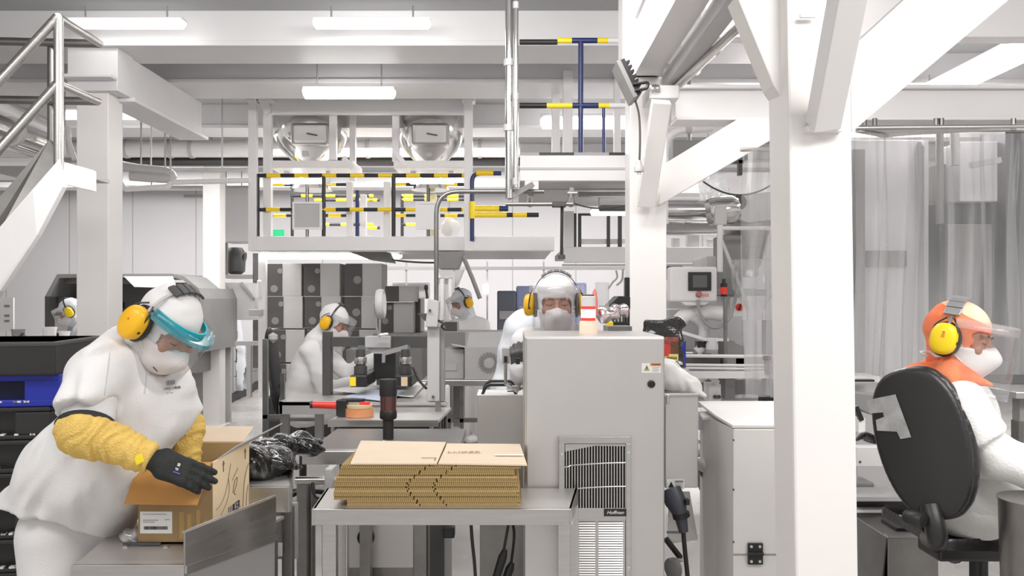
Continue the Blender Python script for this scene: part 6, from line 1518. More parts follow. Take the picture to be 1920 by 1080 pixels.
# chamfered left side
xs_ = P(1346, 0, 3.42).x; mb().prism([(xa, EY, .05), (xs_, EY + .2, .05), (xs_, EY + .5, .05), (xa, EY + .5, .05)], (0, 0, zt2 - .05 + .0)).build('cabinet_side', 'enamel', t, bevel=.003)
mb().prism([(xa - .002, EY - .002, zt2), (xb, EY - .002, zt2), (xb, EY + .52, zt2 + .03), (xs_ - .005, EY + .52, zt2 + .03), (xs_ - .005, EY + .2, zt2 + .012)], (0, 0, .012)).build('cabinet_lid', 'enamel', t, bevel=.003)
mb().box(xa + .002, xb, EY - .004, EY, P(0, 1040, EY).z, P(0, 1038.5, EY).z).build('door_gap', 'grey', t)
b = mb()
for y in (825, 918, 1016): p = P(1373 + 0, y, EY - .001); b.cyl(p + Vector((.004, 0, 0)), p + Vector((.004, -.003, 0)), .0035, 10)
b.build('rivets', 'dgrey', t, smooth=True)
b = mb(); pbox(1403, 1431, 1019, 1059, EY - .012, .012, b); pbox(1403, 1415, 1036, 1042, EY - .02, .01, b); pbox(1418, 1432, 1036, 1042, EY - .02, .01, b); b.cyl(P(1403, 1039, EY - .018), P(1432, 1039, EY - .018), .006, 12); h = b.build('hinge', 'black', t, bevel=.002)
for x in (1409, 1425):
    for y in (1025, 1053): mb().cyl(P(x, y, EY - .012), P(x, y, EY - .015), .0055, 12).build('hinge_screw', 'steel', h, smooth=True)
t = thing('sheet_tray', 'white sheet metal tray on top of the cream cabinet, reaching left', 'tray', P(1385, 775, 3.7)); 
mb().prism([P(1310, 772, 3.72), P(1480, 761, 3.78), P(1480, 775, 3.6), P(1318, 783, 3.55)], (0, 0, -.01)).build('tray_sheet', 'white', t)
mb().prism([P(1310, 772, 3.7), P(1352, 783, 3.55), P(1352, 808, 3.55), P(1310, 806, 3.7)], (0, .01, 0)).build('tray_side', 'wall', t)
pbox(1310, 1345, 825, 832, 3.75, .2).build('tray_bracket', 'white', t)
one(mb().prism([P(1310, 852, 3.9), P(1327, 838, 3.9), P(1345, 852, 3.9), P(1345, 858, 3.9), P(1327, 846, 3.9), P(1310, 858, 3.9)], (0, .15, 0)).build('folded_guard', 'wall'), 'small roof-shaped white guard between the bin and the cream cabinet', 'guard')
one(filmbag(P(1318, 870, 3.7), P(1345, 885, 3.65), .05, .05, .6, 14, 'white sack resting low between the bin and the cream cabinet', m='sack', res=.01, name='plastic_sack', amp=.005), 'white sack resting low between the bin and the cream cabinet', 'bag')
one(mb().prism([P(1310, 880, 3.7), P(1318, 878, 3.7), P(1352, 945, 3.7), P(1352, 975, 3.7)], (0, .3, 0)).build('chute_panel', 'dgrey'), 'dark slanting panel between the steel bin and the cream cabinet', 'panel')

# ---------------------------------------------------------------- filling machine behind
t = thing('filling_machine', 'steel filling machine with hopper, operator panel and guide rails behind the cream cabinet', 'machine', P(1340, 760, 5.6)); Y = 5.6
mb().lathe(P(1400, 520, Y + .5), [(S(20, Y), 0), (S(24, Y), .02), (S(55, Y), .42), (S(58, Y), .46), (S(58, Y), .52)], 36).build('hopper', 'steel', t, smooth=True)
pbox(1356, 1392, 440, 545, Y + .25, .3).build('hopper_side', 'grey', t, bevel=.01)
mb().lathe(P(1415, 600, Y - .2), [(S(15, Y), 0), (S(15, Y), .06), (S(40, Y), .20), (S(42, Y), .38)], 32).build('clear_hopper', 'glass', t, smooth=True)
pbox(1360, 1440, 541, 555, Y + .1, .3).build('hopper_base', 'grey', t, bevel=.01)
mb().bar(P(1348, 440, Y), P(1405, 580, Y), .03, .02).build('angle_strip', 'wall', t)
mb().prism([P(1362, 368, Y + .2), P(1450, 358, Y + .2), P(1450, 412, Y + .2), P(1405, 418, Y + .2), P(1362, 405, Y + .2)], (0, .2, 0)).build('drive_housing', 'lgrey', t, bevel=.004)
mb().lathe(P(1385, 380, Y + .2), [(.05, 0), (.05, .02), (.02, .03), (.018, .04)], 16, (0, -1, 0)).build('drive_bearing', 'dgrey', t, smooth=True)
mb().lathe(P(1328, 398, Y + .1), [(.085, 0), (.095, .03), (.095, .16), (.07, .2)], 24, (1, 0, .12)).build('drive_drum', 'steelp', t, smooth=True)
pbox(1340, 1363, 388, 422, Y, .12).build('gear_box', 'lgrey', t, bevel=.006)
mb().tube([P(1350, 422, Y), P(1350, 510, Y)], .02, 12).build('support_rod', 'white', t, smooth=True)
mb().tube([P(1355, 428, Y), P(1375, 428, Y), P(1452, 428, Y)], .014, 10).build('cross_rod', 'white', t, smooth=True)
# operator panel
b = pbox(1256, 1345, 500, 566, Y - .1, .12); b.build('operator_panel', 'white', t, bevel=.015)
mb().prism([P(1278, 566, Y - .1), P(1330, 566, Y - .1), P(1322, 572, Y - .1), P(1285, 572, Y - .1)], (0, .1, 0)).build('panel_foot', 'white', t)
pbox(1291, 1334, 510, 545, Y - .115, .015).build('panel_bezel', 'black', t, bevel=.003); pbox(1299, 1326, 516, 539, Y - .118, .004).build('panel_screen', 'scrgrey', t)
mb().lathe(P(1310, 552, Y - .1), [(.02, 0), (.02, .01), (.013, .014), (.015, .025)], 18, (0, -1, 0)).build('stop_button', 'redbrown', t, smooth=True); pbox(1317, 1329, 550, 556, Y - .103, .004).build('panel_marker', 'pinkred', t)
mb().tube(spline([P(1309, 562, Y - .12), P(1312, 585, Y - .12), P(1325, 608, Y - .12), P(1345, 614, Y - .12), P(1365, 600, Y - .12), P(1375, 575, Y - .12), P(1384, 535, Y - .12)], 8), .011, 10).build('hose', 'hosegrey', t, smooth=True)
pbox(1246, 1280, 498, 520, Y + .3, .1).build('dark_gap', 'grey', t)
mb().prism([P(1250, 500, Y + .25), P(1262, 500, Y + .25), P(1256, 522, Y + .25), P(1250, 525, Y + .25)], (0, .03, 0)).build('cable_bundle', 'black', t); mb().tube(spline([P(1260, 500, Y + .2), P(1268, 522, Y + .2), P(1278, 500, Y + .2)], 6), .01, 6).build('cable_bundle', 'black', t)
# red beacon on a dark mast
mb().cyl(P(1360, 555, Y - .3), P(1360, 690, Y - .3), .012, 12).build('mast', 'steeld', t, smooth=True)
mb().lathe(P(1357, 556, Y - .3), [(.02, 0), (.02, .035), (.022, .037), (.022, .08), (.02, .082), (.012, .085), (.010, .11)], 18).build('beacon_body', 'black', t, smooth=True)
mb().lathe(P(1357, 552, Y - .31), [(.0225, 0), (.0225, .045)], 18).build('beacon_lens', 'redpl', t, smooth=True)
pbox(1374, 1396, 558, 594, Y, .08).build('switch_box', 'white', t, bevel=.005); mb().lathe(P(1386, 576, Y), [(.024, 0), (.024, .008), (.012, .02)], 18, (0, -1, 0)).build('switch_ring', 'redpl', t, smooth=True); mb().obox(P(1387, 576, Y - .02), (.004, 0, .0), (0, .006, 0), (.004, 0, .018)).build('switch_knob', 'black', t)
# body of the former: white arm, column, belts
pbox(1250, 1320, 545, 660, Y + .4, .4).build('machine_body', 'lgrey', t, bevel=.02); pbox(1320, 1395, 480, 700, Y + .45, .4).build('machine_body', 'wall', t, bevel=.02)
pbox(1246, 1345, 578, 581, Y + .1, .04).build('bar', 'white', t)
mb().tube(spline([P(1268, 612, Y), P(1285, 592, Y), P(1320, 586, Y), P(1352, 588, Y)], 6), .05, 14).build('forming_arm', 'white', t, smooth=True)
mb().tube(spline([P(1300, 595, Y - .05), P(1318, 612, Y - .05), P(1314, 650, Y - .05), P(1306, 660, Y - .05)], 6), .03, 12).build('forming_arm', 'wall', t, smooth=True)
mb().bar(P(1275, 622, Y - .1), P(1325, 637, Y - .1), .02, .02).build('push_rod', 'white', t); mb().bar(P(1325, 636, Y - .1), P(1365, 637, Y - .1), .03, .02).build('push_rod', 'white', t)
mb().lathe(P(1335, 655, Y - .1), [(.04, 0), (.04, .03), (.025, .06), (.02, .07)], 18).build('former_hub', 'wall', t, smooth=True); pbox(1308, 1325, 640, 652, Y - .08, .08).build('former_block', 'black', t, bevel=.004)
mb().prism([P(1360, 635, Y), P(1395, 650, Y), P(1395, 700, Y), P(1360, 700, Y)], (0, .2, 0)).build('dark_guard', 'grey', t)
# guide rails
for y, r in ((667, .011), (684, .009), (690, .008)): mb().tube([P(1278, y, Y - .4), P(1458, y + 2, Y - .4)], r, 10).build('guide_rail', 'white', t, smooth=True)
pbox(1278, 1458, 697, 710, Y - .42, .1).build('conveyor_side', 'white', t, bevel=.003)
pbox(1436, 1444, 669, 700, Y - .45, .03).build('rail_bracket', 'steel', t); pbox(1434, 1446, 667, 676, Y - .46, .04).build('rail_clamp', 'dgrey', t)
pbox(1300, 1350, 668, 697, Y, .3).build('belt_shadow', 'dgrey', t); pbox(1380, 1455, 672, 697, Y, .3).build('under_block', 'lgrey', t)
for x0, x1, m_ in ((1360, 1378, 'grey'), (1398, 1420, 'glass'), (1436, 1448, 'lgrey'), (1246, 1256, 'lgrey')): pbox(x0, x1, 600 if m_ != 'grey' else 640, 770, Y + .1, .1).build('machine_leg', m_, t, bevel=.003)
pbox(1246, 1460, 712, 760, Y + .5, .3).build('base_panel', 'grey', t); pbox(1250, 1460, 756, 764, Y - .1, .5).build('base_beam', 'lgrey', t)
pbox(1329, 1352, 720, 754, Y - .3, .15).build('outlet_box', 'white', t, bevel=.006); b = mb(); b.cyl(P(1341, 744, Y - .3), P(1341, 744, Y - .32), .012, 12); b.cyl(P(1348, 744, Y - .3), P(1348, 744, Y - .32), .012, 12); b.build('outlet_sockets', 'dgrey', t)
mb().tube(spline([P(1315, 712, Y - .2), P(1330, 705, Y - .3), P(1345, 718, Y - .3)], 5), .02, 10).build('white_elbow', 'white', t, smooth=True)
pbox(1430, 1452, 744, 756, Y - .2, .1).build('foot', 'black', t)
mb().tube(sag(P(1318, 340, Y), P(1456, 340, Y), .09), .006, 6).build('cable', 'dgrey', t)
for k, (x, y) in enumerate(((1365, 300), (1376, 296), (1387, 305))): pass
b = mb(); pbox(1360, 1395, 300, 306, Y + .8, .05, b); pbox(1385, 1392, 285, 328, Y + .8, .05, b); pbox(1398, 1402, 270, 300, Y + .8, .05, b); b.build('dark_fixture', 'dgrey', t)
one(mb().prism([P(1320, 330, 6.1), P(1362, 325, 6.1), P(1370, 370, 6.1), P(1325, 378, 6.1)], (0, .2, 0)).build('cloth_chute', 'bagclear'), 'translucent plastic chute above the drive housing of the filler', 'chute')
one(pbox(1262, 1330, 262, 318, 6.6, .5, pbox(1290, 1296, 74, 270, 6.7, .04)).build('fan_unit', 'grey', bevel=.01), 'dark grey unit under the beam right of the second column', 'fan unit')
b = mb(); pbox(1255, 1330, 340, 362, 7.5, .3, b); pbox(1290, 1296, 133, 345, 7.55, .04, b); one(b.build('cable_tray', 'lgrey'), 'grey tray behind the long diagonal brace', 'tray')
M.update(cardd2=mat('carton_front', (.36,.24,.115), .8, var=.2, vscale=9), navyink=mat('navy_ink', (.03,.03,.10), .6), fprint=mat('front_print_brown', (.42,.27,.10), .8), sticker=mat('torn_sticker', (.45,.45,.45), .4, var=.4, vscale=20), tan2=mat('striped_carton', (.55,.53,.50), .7, var=.2, vscale=30, stretch=(8,1,1)), mdark=mat('machine_dark', (.10,.10,.105), .5, var=.2, vscale=3))
# ================================================================ PACKING CHUTE, OPEN CARTON, PALLETS
t = thing('packing_chute', 'steel packing table with a raised guide plate, bottom left, under the open carton', 'table', P(240, 1060, 2.5))
z = .80
pts = [(P(138, 0, 2.40).x, 2.40, z), (P(345, 0, 2.40).x, 2.40, z), (P(515, 0, 2.83).x, 2.95, z), (P(245, 0, 2.95).x, 2.95, z)]
mb().prism(pts, (0, 0, -.012)).build('table_top', 'steelv', t, bevel=.002)
mb().box(P(133, 0, 2.39).x, P(345, 0, 2.39).x, 2.39, 2.402, z - .05, z + .004).build('front_edge', 'steel', t, bevel=.002)
a, c = Vector((P(345, 0, 2.40).x, 2.395, 0)), Vector((P(515, 0, 2.83).x, 2.83, 0))
def at(p, zz): return Vector((p.x, p.y, zz))
mb().prism([at(a, P(0, 1062, 2.4).z), at(a, P(0, 997, 2.4).z), at(c, P(0, 930, 2.83).z), at(c, P(0, 1003, 2.83).z)], (.006, -.004, 0)).build('guide_plate', 'steel', t, bevel=.001)
mb().tube([at(a, P(0, 997, 2.4).z), at(c, P(0, 930, 2.83).z)], .0045, 8).build('guide_edge', 'steel', t)
mb().prism([at(a, P(0, 1075, 2.4).z), at(a, P(0, 1060, 2.4).z), at(c, P(0, 1003, 2.83).z), at(c, P(0, 1013, 2.83).z)], (.01, .0, 0)).build('under_rail', 'steel', t)
mb().prism([at(a, .3), at(a, P(0, 1075, 2.4).z), at(c, P(0, 1013, 2.83).z), at(c, .3)], (-.01, .01, 0)).build('skirt_panel', 'grey', t)
for x0, x1, y_ in ((455, 492, 2.9), (500, 515, 2.85)): mb().box(P(x0, 0, y_).x, P(x1, 0, y_).x, y_, y_ + .04, 0, .78).build('leg', 'steeld', t)
for x0 in (145, 315): mb().box(P(x0, 0, 2.42).x, P(x0 + 25, 0, 2.42).x, 2.42, 2.46, 0, .77).build('leg', 'steeld', t)
b = mb(); pbox(230, 300, 1018, 1023, 2.585, .008, b); b.build('stop_bar', 'dgrey', t)
for x in (236, 312): c_ = P(x, 1021, 2.58); mb().lathe(Vector((c_.x, 2.575, z)), [(.009, 0), (.009, .004), (.004, .007)], 10).build('bolt', 'steel', t, smooth=True)
one(nets('crumpled_film', lambda p: ell(p, Vector((P(243, 0, 2.62).x, 2.64, z + .02)), (.035, .03, .028)) + folds(p, .005, 80, 9), (P(215, 0, 2.62).x, 2.59, z - .005), (P(262, 0, 2.62).x, 2.70, z + .06), .004, 'bagclear'), 'crumpled clear film behind the open carton on the packing table', 'film')
# open carton
t = thing('open_carton', 'open brown carton with printed side and white label, being packed by the worker', 'carton', P(330, 1015, 2.7))
x0, x1, ya, yb, z0, z1, w_ = P(259, 0, 2.6).x, P(398, 0, 2.6).x, 2.6, 2.965, .805, 1.05, .005
mb().box(x0, x1, ya, ya + w_, z0, z1).build('front_wall', 'cardd2', t)
mb().box(x1 - w_, x1, ya + w_, yb, z0, z1).build('right_wall', 'cardl', t)
mb().box(x0, x1 - w_, yb - w_, yb, z0, z1).build('back_wall', 'card', t)
mb().box(x0, x0 + w_, ya + w_, yb - w_, z0, z1).build('left_wall', 'card', t)
mb().box(x0, x1, ya, yb, z0, z0 + .004).build('base', 'card', t)
mb().prism([(x1 - .002, ya - .001, z1), (x0 + .004, ya - .001, z1 - .002), (x0 - .008, ya - .075, z1 - .108), (x1 - .018, ya - .075, z1 - .112)], (0, -.002, .003)).build('front_flap', 'carto', t)
mb().prism([(x1, ya + .05, z1), (x1, yb, z1), (x1 + .11, yb + .02, z1 + .062), (x1 + .02, ya + .16, z1 + .02)], (0, 0, .004)).build('side_flap', 'cgrey', t)
mb().prism([(x0 + .02, yb, z1), (x1 - .02, yb, z1), (x1 - .02, yb + .12, z1 + .035), (x0 + .03, yb + .12, z1 + .035)], (0, 0, .004)).build('back_flap', 'cardt', t)
mb().prism([(x0, ya, z1), (x0, yb, z1), (x0 - .07, yb - .02, z1 - .07), (x0 - .07, ya + .04, z1 - .07)], (0, 0, .004)).build('left_flap', 'card', t)
lx0, lx1 = P(263, 0, 2.6).x, P(323, 0, 2.6).x
lb = mb().box(lx0, lx1, ya - .0015, ya, P(0, 1000, 2.6).z, P(0, 959, 2.6).z).build('address_label', 'paper', t)
b = mb(); rs = random.Random(3); x = 270
while x < 314: wd = rs.choice((.5, .8, 1.1)); pbox(x, x + wd, 987, 993, ya - .0025, .001, b); x += wd + rs.choice((.5, .9))
b.build('barcode', 'ink', lb)
b = mb(); pbox(268, 296, 975, 976, ya - .0025, .001, b); pbox(268, 290, 978.5, 979.5, ya - .0025, .001, b); pbox(268, 312, 964, 964.8, ya - .0025, .001, b); pbox(309, 318, 974, 975, ya - .0025, .001, b); b.build('label_lines', 'grey', lb)
# printed drawing on the right wall (lines lie in the plane x = x1)
def sp(py_, pz): return Vector((x1 + .0012, ya + (yb - ya) * py_, z0 + (z1 - z0) * pz))
b = mb()
for ln, r in (([(.08, .38), (.22, .42), (.34, .55), (.42, .75), (.46, .86)], .0016), ([(.10, .20), (.25, .30), (.38, .42), (.42, .55), (.40, .68)], .0016), ([(.5, .62), (.58, .68), (.66, .74)], .0018), ([(.52, .45), (.56, .58), (.64, .62), (.60, .50), (.55, .44), (.60, .40)], .0022), ([(.80, .15), (.82, .35), (.86, .55), (.97, .72)], .0024), ([(.90, .12), (.91, .28), (.96, .42)], .0024), ([(.05, .1), (.16, .16), (.2, .26)], .0014)):
    b.tube(spline([sp(*q_) for q_ in ln], 5), r * .5, 5)
b.build('side_drawing', 'print', t)
b = mb()
for u in (.27, .87): p_ = sp(u, .88); b.prism([p_ + Vector((0, 0, .018)), p_ + Vector((0, .010, .004)), p_ + Vector((0, -.010, .004))], (.0008, 0, 0)); b.obox(p_ + Vector((0, 0, -.006)), (.0006, 0, 0), (0, .0025, 0), (0, 0, .012))
b.build('up_arrows', 'print', t)
text('side_lettering', 'LUKER', .040, sp(.56, .235), (R(90), 0, R(90)), 'navyink', t)
b = mb()
for k, (u0, u1, v0, v1) in enumerate(((.55, .62, .1, .8), (.66, .72, .05, .75), (.78, .84, .2, .85), (.88, .93, .05, .6))): b.box(x0 + (x1 - x0) * u0, x0 + (x1 - x0) * u1, ya - .0012, ya, z0 + .12 * v0, z0 + .12 * v1)
b.build('front_print', 'fprint', t)
one(mb().box(x0 + .02, x1 - .02, ya + .02, yb - .02, z0 + .006, z0 + .15).build('packed_bag', 'foil', bevel=.02), 'dark bag packed inside the open brown carton', 'bag')
# pallet stack
def pallet(i, m_, lab, name='pallet'):
    zt = P(0, 640, 3.6).z - i * .140; zb = zt - .138; xr = P(106, 0, 3.6).x + (.0 if i < 2 else -.02 * (i % 3)); xl = xr - 1.1; y0, y1 = 3.55, 4.15
    c = thing(name, lab, 'pallet', ((xl + xr) / 2, y0, zb), 'plastic pallets stacked at the left edge'); b = mb()
    e_ = .03 if m_ == 'blue' else .02; b.box(xl, xr, y0, y1, zt - e_, zt); b.box(xl, xr, y0, y1, zb, zb + e_)
    for xx in (xl, xl + (xr - xl) * .46, xr - .14):
        for yy in (y0, (y0 + y1) / 2 - .07, y1 - .14): b.box(xx, xx + .14, yy, yy + .14, zb + .02, zt - .022)
    o = b.build('pallet_deck', m_, c, bevel=.006)
    b = mb(); b.box(xl + .14, xr - .14, y0 + .05, y0 + .06, zb + .02, zt - .022); b.build('dark_slot_panel', 'black' if m_ != 'blue' else 'slotdark', c)  # near-black panel paints the dark inside the open pallet slots
    b = mb()
    rs = random.Random(i)
    for k in range(14): u = rs.uniform(xl + .5, xr - .05); b.box(u, u + .015, y0 - .004, y0 + .02, zb + .018, zb + .026)
    b.build('wrap_scraps', 'sack', c)['kind'] = 'stuff'
    c.rotation_euler.z = R(9)
M['slotdark'] = mat('slot_shade_blue', (.004, .006, .035), .6)  # shade of the blue pallet's slots put into the colour
t0 = thing('plastic_crate', 'closed dark grey plastic crate on top of the pallet stack at the left edge', 'crate', P(50, 710, 3.6)); zt = P(0, 640, 3.6).z
xr = P(107, 0, 3.6).x; mb().box(xr - 1.1, xr, 3.55, 4.15, zt - .142, zt).build('crate_body', 'pallet', t0, bevel=.01); mb().box(xr - 1.105, xr + .004, 3.545, 4.155, zt - .02, zt).build('crate_lid', 'cdark', t0, bevel=.006); t0.rotation_euler.z = R(9)
names = ['second', 'third', 'fourth', 'fifth', 'sixth', 'seventh', 'eighth', 'ninth']
pallet(1, 'blue', 'bright blue plastic pallet near the top of the stack at the left edge')
for i in range(2, 9): pallet(i, 'pallet', 'black plastic pallet, %s below the blue one in the stack at the left edge' % ('first second third fourth fifth sixth seventh'.split()[i - 2]))

# ================================================================ RIGHT SIDE
# swivel chair
t = thing('office_chair', 'large black swivel chair under the worker in the orange hood', 'chair', (P(1760, 0, 2.85).x, 2.9, 0))
Yc = 2.72
# outline of the backrest in the photo, as a shaped cushion: tilted
def bk(p, grow=0., front=0.):
    c0, c1 = _d(P(1700, 765, Yc)), _d(P(1762, 910, Yc + .02))
    nrm = _d(Vector((-.62, -.78, .05)).normalized())
    q = p - nrm * ((p - c0) @ nrm)[:, None]
    v = np.linalg.norm
    a = cap(q, c0 - nrm * (c0 - c0) @ nrm, c1 - nrm * ((c1 - c0) @ nrm), .105 + grow, .110 + grow)
    d = np.abs((p - c0) @ nrm + front) 
    return a, d
def backrest_fn(p, thick, grow, off, bulge):
    u = (p - ORG) @ AX; w_ = (p - ORG) @ AZ; d = (p - ORG) @ AN - off
    hw = .146 + grow - .035 * np.clip(-w_ / .25, 0, 1) ** 1.5 - .02 * np.clip(w_ / .25, 0, 1) ** 2; hh = .244 + grow
    n = 3.0
    r = (np.abs(u / hw) ** n + np.abs(w_ / hh) ** n) ** (1 / n)
    f = (r - 1) * .15
    d2 = d - bulge * (1 - np.clip(r, 0, 1) ** 2) * 0 + .35 * u ** 2 * 0
    return smax(f, np.abs(d2 + .5 * u * u) - thick, .018)
ORG = _d((P(1727, 0, 2.78).x, 2.78, P(0, 829, 2.78).z)); 
AN = _d(Vector((-.68, -.72, .10)).normalized())                      # pointing out of the back of the chair
AZ = Vector((-.33, .06, 1.0)); AZ = AZ - Vector(AN) * AZ.dot(Vector(AN)); AZ = _d(AZ.normalized()); AX = np.cross(AZ, AN)
lo, hi = ORG - .38, ORG + .38
nets('backrest_shell', lambda p: backrest_fn(p, .016, .0, .0, 0), lo, hi, .007, 'black', t)
nets('backrest_cushion', lambda p: backrest_fn(p, .022, .006, -.036, 0) + .0004 * np.sin(((p - ORG) @ AZ) * 160), lo, hi, .007, 'leather', t)
def bp(u, w_, d=.02): return Vector(ORG + AX * u + AZ * w_ + AN * d)
u_ = 1 if AX[0] > 0 else -1
m_ = mb(); m_.prism([bp(-.135 * u_, .165, .014), bp(-.035 * u_, .165, .019), bp(-.02 * u_, .02, .019), bp(-.055 * u_, .02, .018), bp(-.06 * u_, .045, .018), bp(-.125 * u_, .06, .012), bp(-.12 * u_, .095, .013), bp(-.09 * u_, .10, .015), bp(-.09 * u_, .115, .015), bp(-.135 * u_, .12, .013)], Vector(AN) * .0015); m_.build('torn_sticker', 'sticker', t)
# bracket and seat
mb().tube(spline([bp(0, -.17, -.0), bp(0, -.30, .03), P(1752, 985, 2.86), P(1800, 1015, 2.95)], 6), [.03] * 25, 12).build('back_bracket', 'black', t, smooth=True) if False else None
pts_ = spline([bp(-.02 * u_, -.20, .01), bp(-.02 * u_, -.30, .02), P(1745, 1010, 2.84), P(1790, 1040, 2.98)], 6)
mb().tube(pts_, .032, 12).build('back_bracket', 'black', t, smooth=True)
nets('seat', lambda p: rbox(p, P(1835, 990, 2.98), (.25, .24, .042), .04) + folds(p, .002, 20, 3), P(1690, 1030, 2.65), P(1995, 950, 3.35), .011, 'leather', t)
c = P(1835, 1030, 2.98)
mb().obox(P(1810, 1025, 2.95), (.13, 0, 0), (0, .08, 0), (0, 0, .03)).build('seat_mechanism', 'black', t, bevel=.01)
mb().cyl((c.x, c.y, .12), (c.x, c.y, c.z), .03, 18).build('gas_column', 'black', t, smooth=True)
mb().lathe(P(1715, 972, 2.70), [(.022, -.03), (.026, -.02), (.026, .02), (.022, .03)], 18, (.5, -.8, 0)).build('tilt_knob', 'black', t, smooth=True)
mb().tube([P(1720, 972, 2.74), P(1745, 1000, 2.84)], .016, 10).build('knob_stem', 'black', t, smooth=True)
for k in range(5):
    a = 2 * math.pi * k / 5 + .2; e = Vector((c.x + .3 * math.cos(a), c.y + .3 * math.sin(a), .08)); mb().bar((c.x, c.y, .14), e, .05, .035).build('base_arm', 'black', t, bevel=.005); mb().cyl(e + Vector((-.02, 0, -.05)), e + Vector((.02, 0, -.05)), .03, 14).build('caster', 'black', t, smooth=True)
# side bench behind the chair
t = thing('work_bench', 'white-topped bench with shelves and tubing behind the swivel chair', 'bench', P(1650, 900, 3.7)); Y = 3.8
pbox(1605, 1700, 838, 875, Y - .1, .06).build('bench_beam', 'white', t, bevel=.003); b = mb(); b.cyl(P(1613, 866, Y - .1), P(1613, 866, Y - .104), .005, 8); b.build('beam_screw', 'dgrey', t)
pbox(1600, 1700, 716, 738, Y + .3, .5).build('bench_top', 'lgrey', t, bevel=.004); pbox(1600, 1640, 712, 716, Y + .2, .05).build('cable_run', 'black', t)
mb().prism([P(1604, 738, Y + .1), P(1660, 744, Y + .1), P(1640, 780, Y + .1), P(1604, 762, Y + .1)], (0, .15, 0)).build('bench_cover', 'grey', t)
b = mb()
for k in range(5): b.tube(spline([P(1605 + k * 5, 826 - k * 2, Y), P(1620, 812 + k * 3, Y + .05 * k), P(1640, 818 + k * 3, Y), P(1660, 826, Y)], 5), .006, 6)
b.build('cable_tangle', 'black', t)
pbox(1610, 1623, 784, 812, Y, .05).build('white_block', 'paper', t, bevel=.003); mb().bar(P(1604, 762, Y), P(1615, 788, Y), .02, .02).build('strut', 'black', t)
pbox(1604, 1640, 905, 932, Y + .2, .2).build('grey_box', 'grey', t, bevel=.01); pbox(1604, 1700, 932, 940, Y, .3).build('shelf', 'lgrey', t); pbox(1604, 1700, 940, 972, Y + .1, .3).build('shelf_gap', 'black', t); pbox(1604, 1700, 972, 978, Y - .1, .4).build('shelf', 'white', t)
mb().lathe(P(1640, 970, Y), [(.035, 0), (.035, .006), (.015, .008), (.015, .02)], 18).build('leveling_foot', 'wall', t, smooth=True)
for x0, x1 in ((1601, 1608), (1690, 1698)): pbox(x0, x1, 738, 1180, Y + .25, .05).build('bench_leg', 'lgrey', t)
t = thing('metal_crate', 'dark steel crate on the floor behind the swivel chair', 'crate', P(1690, 1100, 3.4)); pbox(1664, 1760, 1008, 1240, 3.4, .4).build('crate_body', 'steeld', t, bevel=.004); 
mb().prism([P(1642, 981, 3.75), P(1664, 1008, 3.4), P(1642, 1240, 3.4), P(1636, 1240, 3.75)], (0, .01, 0)).build('crate_side', 'dgrey', t); pbox(1681, 1720, 990, 1006, 3.5, .15).build('inner_block', 'black', t, bevel=.004)
b = mb(); b.tube([P(1664, 1007, 3.395), P(1760, 1007, 3.395)], .004, 6); b.tube([P(1664, 1007, 3.395), P(1643, 980, 3.74)], .004, 6); b.build('crate_rim', 'steel', t)
one(pbox(1604, 1636, 1000, 1012, 3.9, .3).build('striped_box', 'tan2', bevel=.003), 'pale striped carton below the bench by the column', 'carton')
# bench in front of the seated worker
t = thing('steel_table', 'dark edged work table in front of the worker in the orange hood', 'table', P(1920, 760, 3.0)); pbox(1905, 2150, 735, 748, 3.3, .7).build('table_top', 'steel', t, bevel=.004); pbox(1885, 2150, 718, 735, 3.6, .4).build('table_back', 'cdark', t, bevel=.004); pbox(1912, 2150, 748, 790, 3.35, .05).build('table_skirt', 'grey', t)
pbox(2100, 2120, 790, 1300, 3.4, .06).build('leg', 'steeld', t); pbox(1910, 1920, 790, 1300, 3.9, .06).build('leg', 'steeld', t)
t = thing('steel_drum', 'edge of a dark steel bin at the bottom right corner', 'bin', P(1930, 1080, 2.5)); mb().lathe((P(1975, 0, 2.5).x, 2.55, .3), [(.10, 0), (.118, P(0, 950, 2.5).z - .3), (.122, P(0, 950, 2.5).z - .29)], 28).build('drum_body', 'steeld', t, smooth=True)
mb().lathe((P(1975, 0, 2.5).x, 2.55, 0), [(.09, 0), (.09, .3)], 20).build('drum_foot', 'black', t, smooth=True)
# equipment behind the curtain
t = thing('grey_machine', 'pale grey tall machine panel blurred behind the plastic curtain', 'machine', P(1680, 700, 6.4)); pbox(1560, 1732, 262, 948, 6.4, .6).build('machine_panel', 'wall', t, bevel=.01); pbox(1615, 1700, 470, 500, 6.38, .03).build('panel_window', 'grey', t); pbox(1733, 1741, 262, 720, 6.3, .1).build('panel_edge', 'lgrey', t)
pbox(1600, 1622, 280, 700, 6.2, .1).build('panel_strip', 'grey', t)
t = thing('press_machine', 'dark grey machine behind the plastic curtain at the right edge', 'machine', P(1850, 700, 6.0)); pbox(1762, 1990, 378, 720, 6.2, .6).build('machine_body', 'mdark', t, bevel=.01); pbox(1885, 1990, 240, 720, 6.0, .3).build('machine_mast', 'mdark', t); pbox(1800, 1888, 265, 378, 6.1, .3).build('control_box', 'wall', t, bevel=.008); pbox(1778, 1860, 420, 600, 6.15, .1).build('front_door', 'grey', t, bevel=.005)
pbox(1760, 1800, 308, 378, 6.3, .2).build('side_block', 'grey', t); 
b = mb(); b.cyl(P(1762, 420, 5.8), P(1762, 225, 5.8), .025, 12); b.build('pipe_run', 'grey', t, smooth=True); mb().cyl(P(1790, 310, 5.9), P(1790, 225, 5.9), .03, 12).build('pipe_run', 'lgrey', t, smooth=True)
mb().bar(P(1820, 310, 5.9), P(1875, 300, 5.9), .04, .04).build('arm', 'lgrey', t)
pipe('white pipe running level above the curtain rail', [P(1600, 222, 6.8), P(2000, 215, 6.8)], .03, 'white')
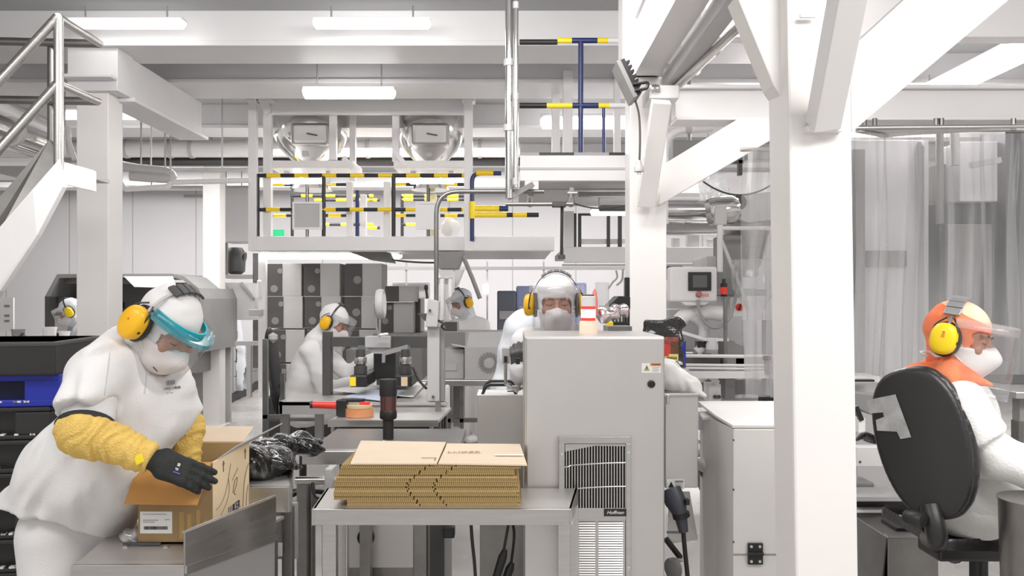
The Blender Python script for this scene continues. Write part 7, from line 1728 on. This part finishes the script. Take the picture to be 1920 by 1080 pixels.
# the curtain
t = thing('strip_curtain', 'clear plastic curtain of overlapping strips hanging from a steel rail on the right', 'curtain', P(1750, 240, 4.0)); Yk = 4.0
mb().tube([P(1605, 240, Yk), P(2010, 236, Yk)], .011, 10).build('curtain_rail', 'steel', t, smooth=True); mb().tube([P(1605, 247, Yk + .25), P(2010, 243, Yk + .25)], .008, 10).build('curtain_rail', 'lgrey', t, smooth=True)
mb().bar(P(1608, 246, Yk), P(1660, 256, Yk + .2), .03, .008).build('rail_plate', 'lgrey', t); mb().prism([P(1600, 244, Yk + .02), P(1920, 244, Yk + .02), P(1920, 236, Yk + .5), P(1660, 258, Yk + .3)], (0, 0, .004)).build('rail_plate', 'white', t)
for x in (1621, 1640, 1755, 1765, 1900): mb().cyl(P(x, 245, Yk + .1), P(x, 222, Yk + .1), .012, 8).build('rail_hanger', 'steeld', t)
rs = random.Random(11)
def strip(px0, px1, y0, y1, Y, seed):
    rr = random.Random(seed); n = 22; rows = 26; a = P(px0, y0, Y); c = P(px1, y1, Y); V = []; Fc = []; ph = rr.uniform(0, 6); am = rr.uniform(.012, .028); fr = rr.uniform(5, 9)
    for th in (0, .003):
        for j in range(rows + 1):
            v = j / rows
            for i in range(n + 1):
                u = i / n; V.append((a.x + (c.x - a.x) * u + .01 * math.sin(v * 5 + ph), Y + th + am * (math.sin(u * fr + ph + v * 1.2) + .5 * math.sin(u * fr * 2.3 + v * 3)) * (.35 + .65 * v), a.z + (c.z - a.z) * v))
    S2 = (rows + 1) * (n + 1)
    for j in range(rows):
        for i in range(n): q_ = (j * (n + 1) + i, j * (n + 1) + i + 1, (j + 1) * (n + 1) + i + 1, (j + 1) * (n + 1) + i); Fc.append(q_); Fc.append(tuple(S2 + x for x in reversed(q_)))
    for j in range(rows):
        for i in (0, n): q_ = j * (n + 1) + i; Fc.append((q_, q_ + n + 1, S2 + q_ + n + 1, S2 + q_))
    return V, Fc
for k, (x0, x1, y1, dy) in enumerate(((1602, 1665, 705, 0), (1655, 1725, 712, .03), (1715, 1785, 720, 0), (1775, 1850, 720, .03), (1840, 1905, 720, 0), (1895, 1970, 720, .03))):
    V, Fc = strip(x0, x1, 250, y1, Yk + dy, k + 20); link_mesh('curtain_strip', V, Fc, 'curtain', t, True)
t = thing('strip_curtain', 'clear plastic curtain strip hanging left of the front column', 'curtain', P(1425, 285, 4.4))
for k, (x0, x1, dy) in enumerate(((1393, 1450, 0), (1440, 1500, .03))):
    V, Fc = strip(x0, x1, 280, 745, 4.4 + dy, k + 40); link_mesh('curtain_strip', V, Fc, 'curtain', t, True)
mb().tube([P(1388, 281, 4.4), P(1500, 278, 4.4)], .01, 8).build('curtain_rail', 'steel', t)
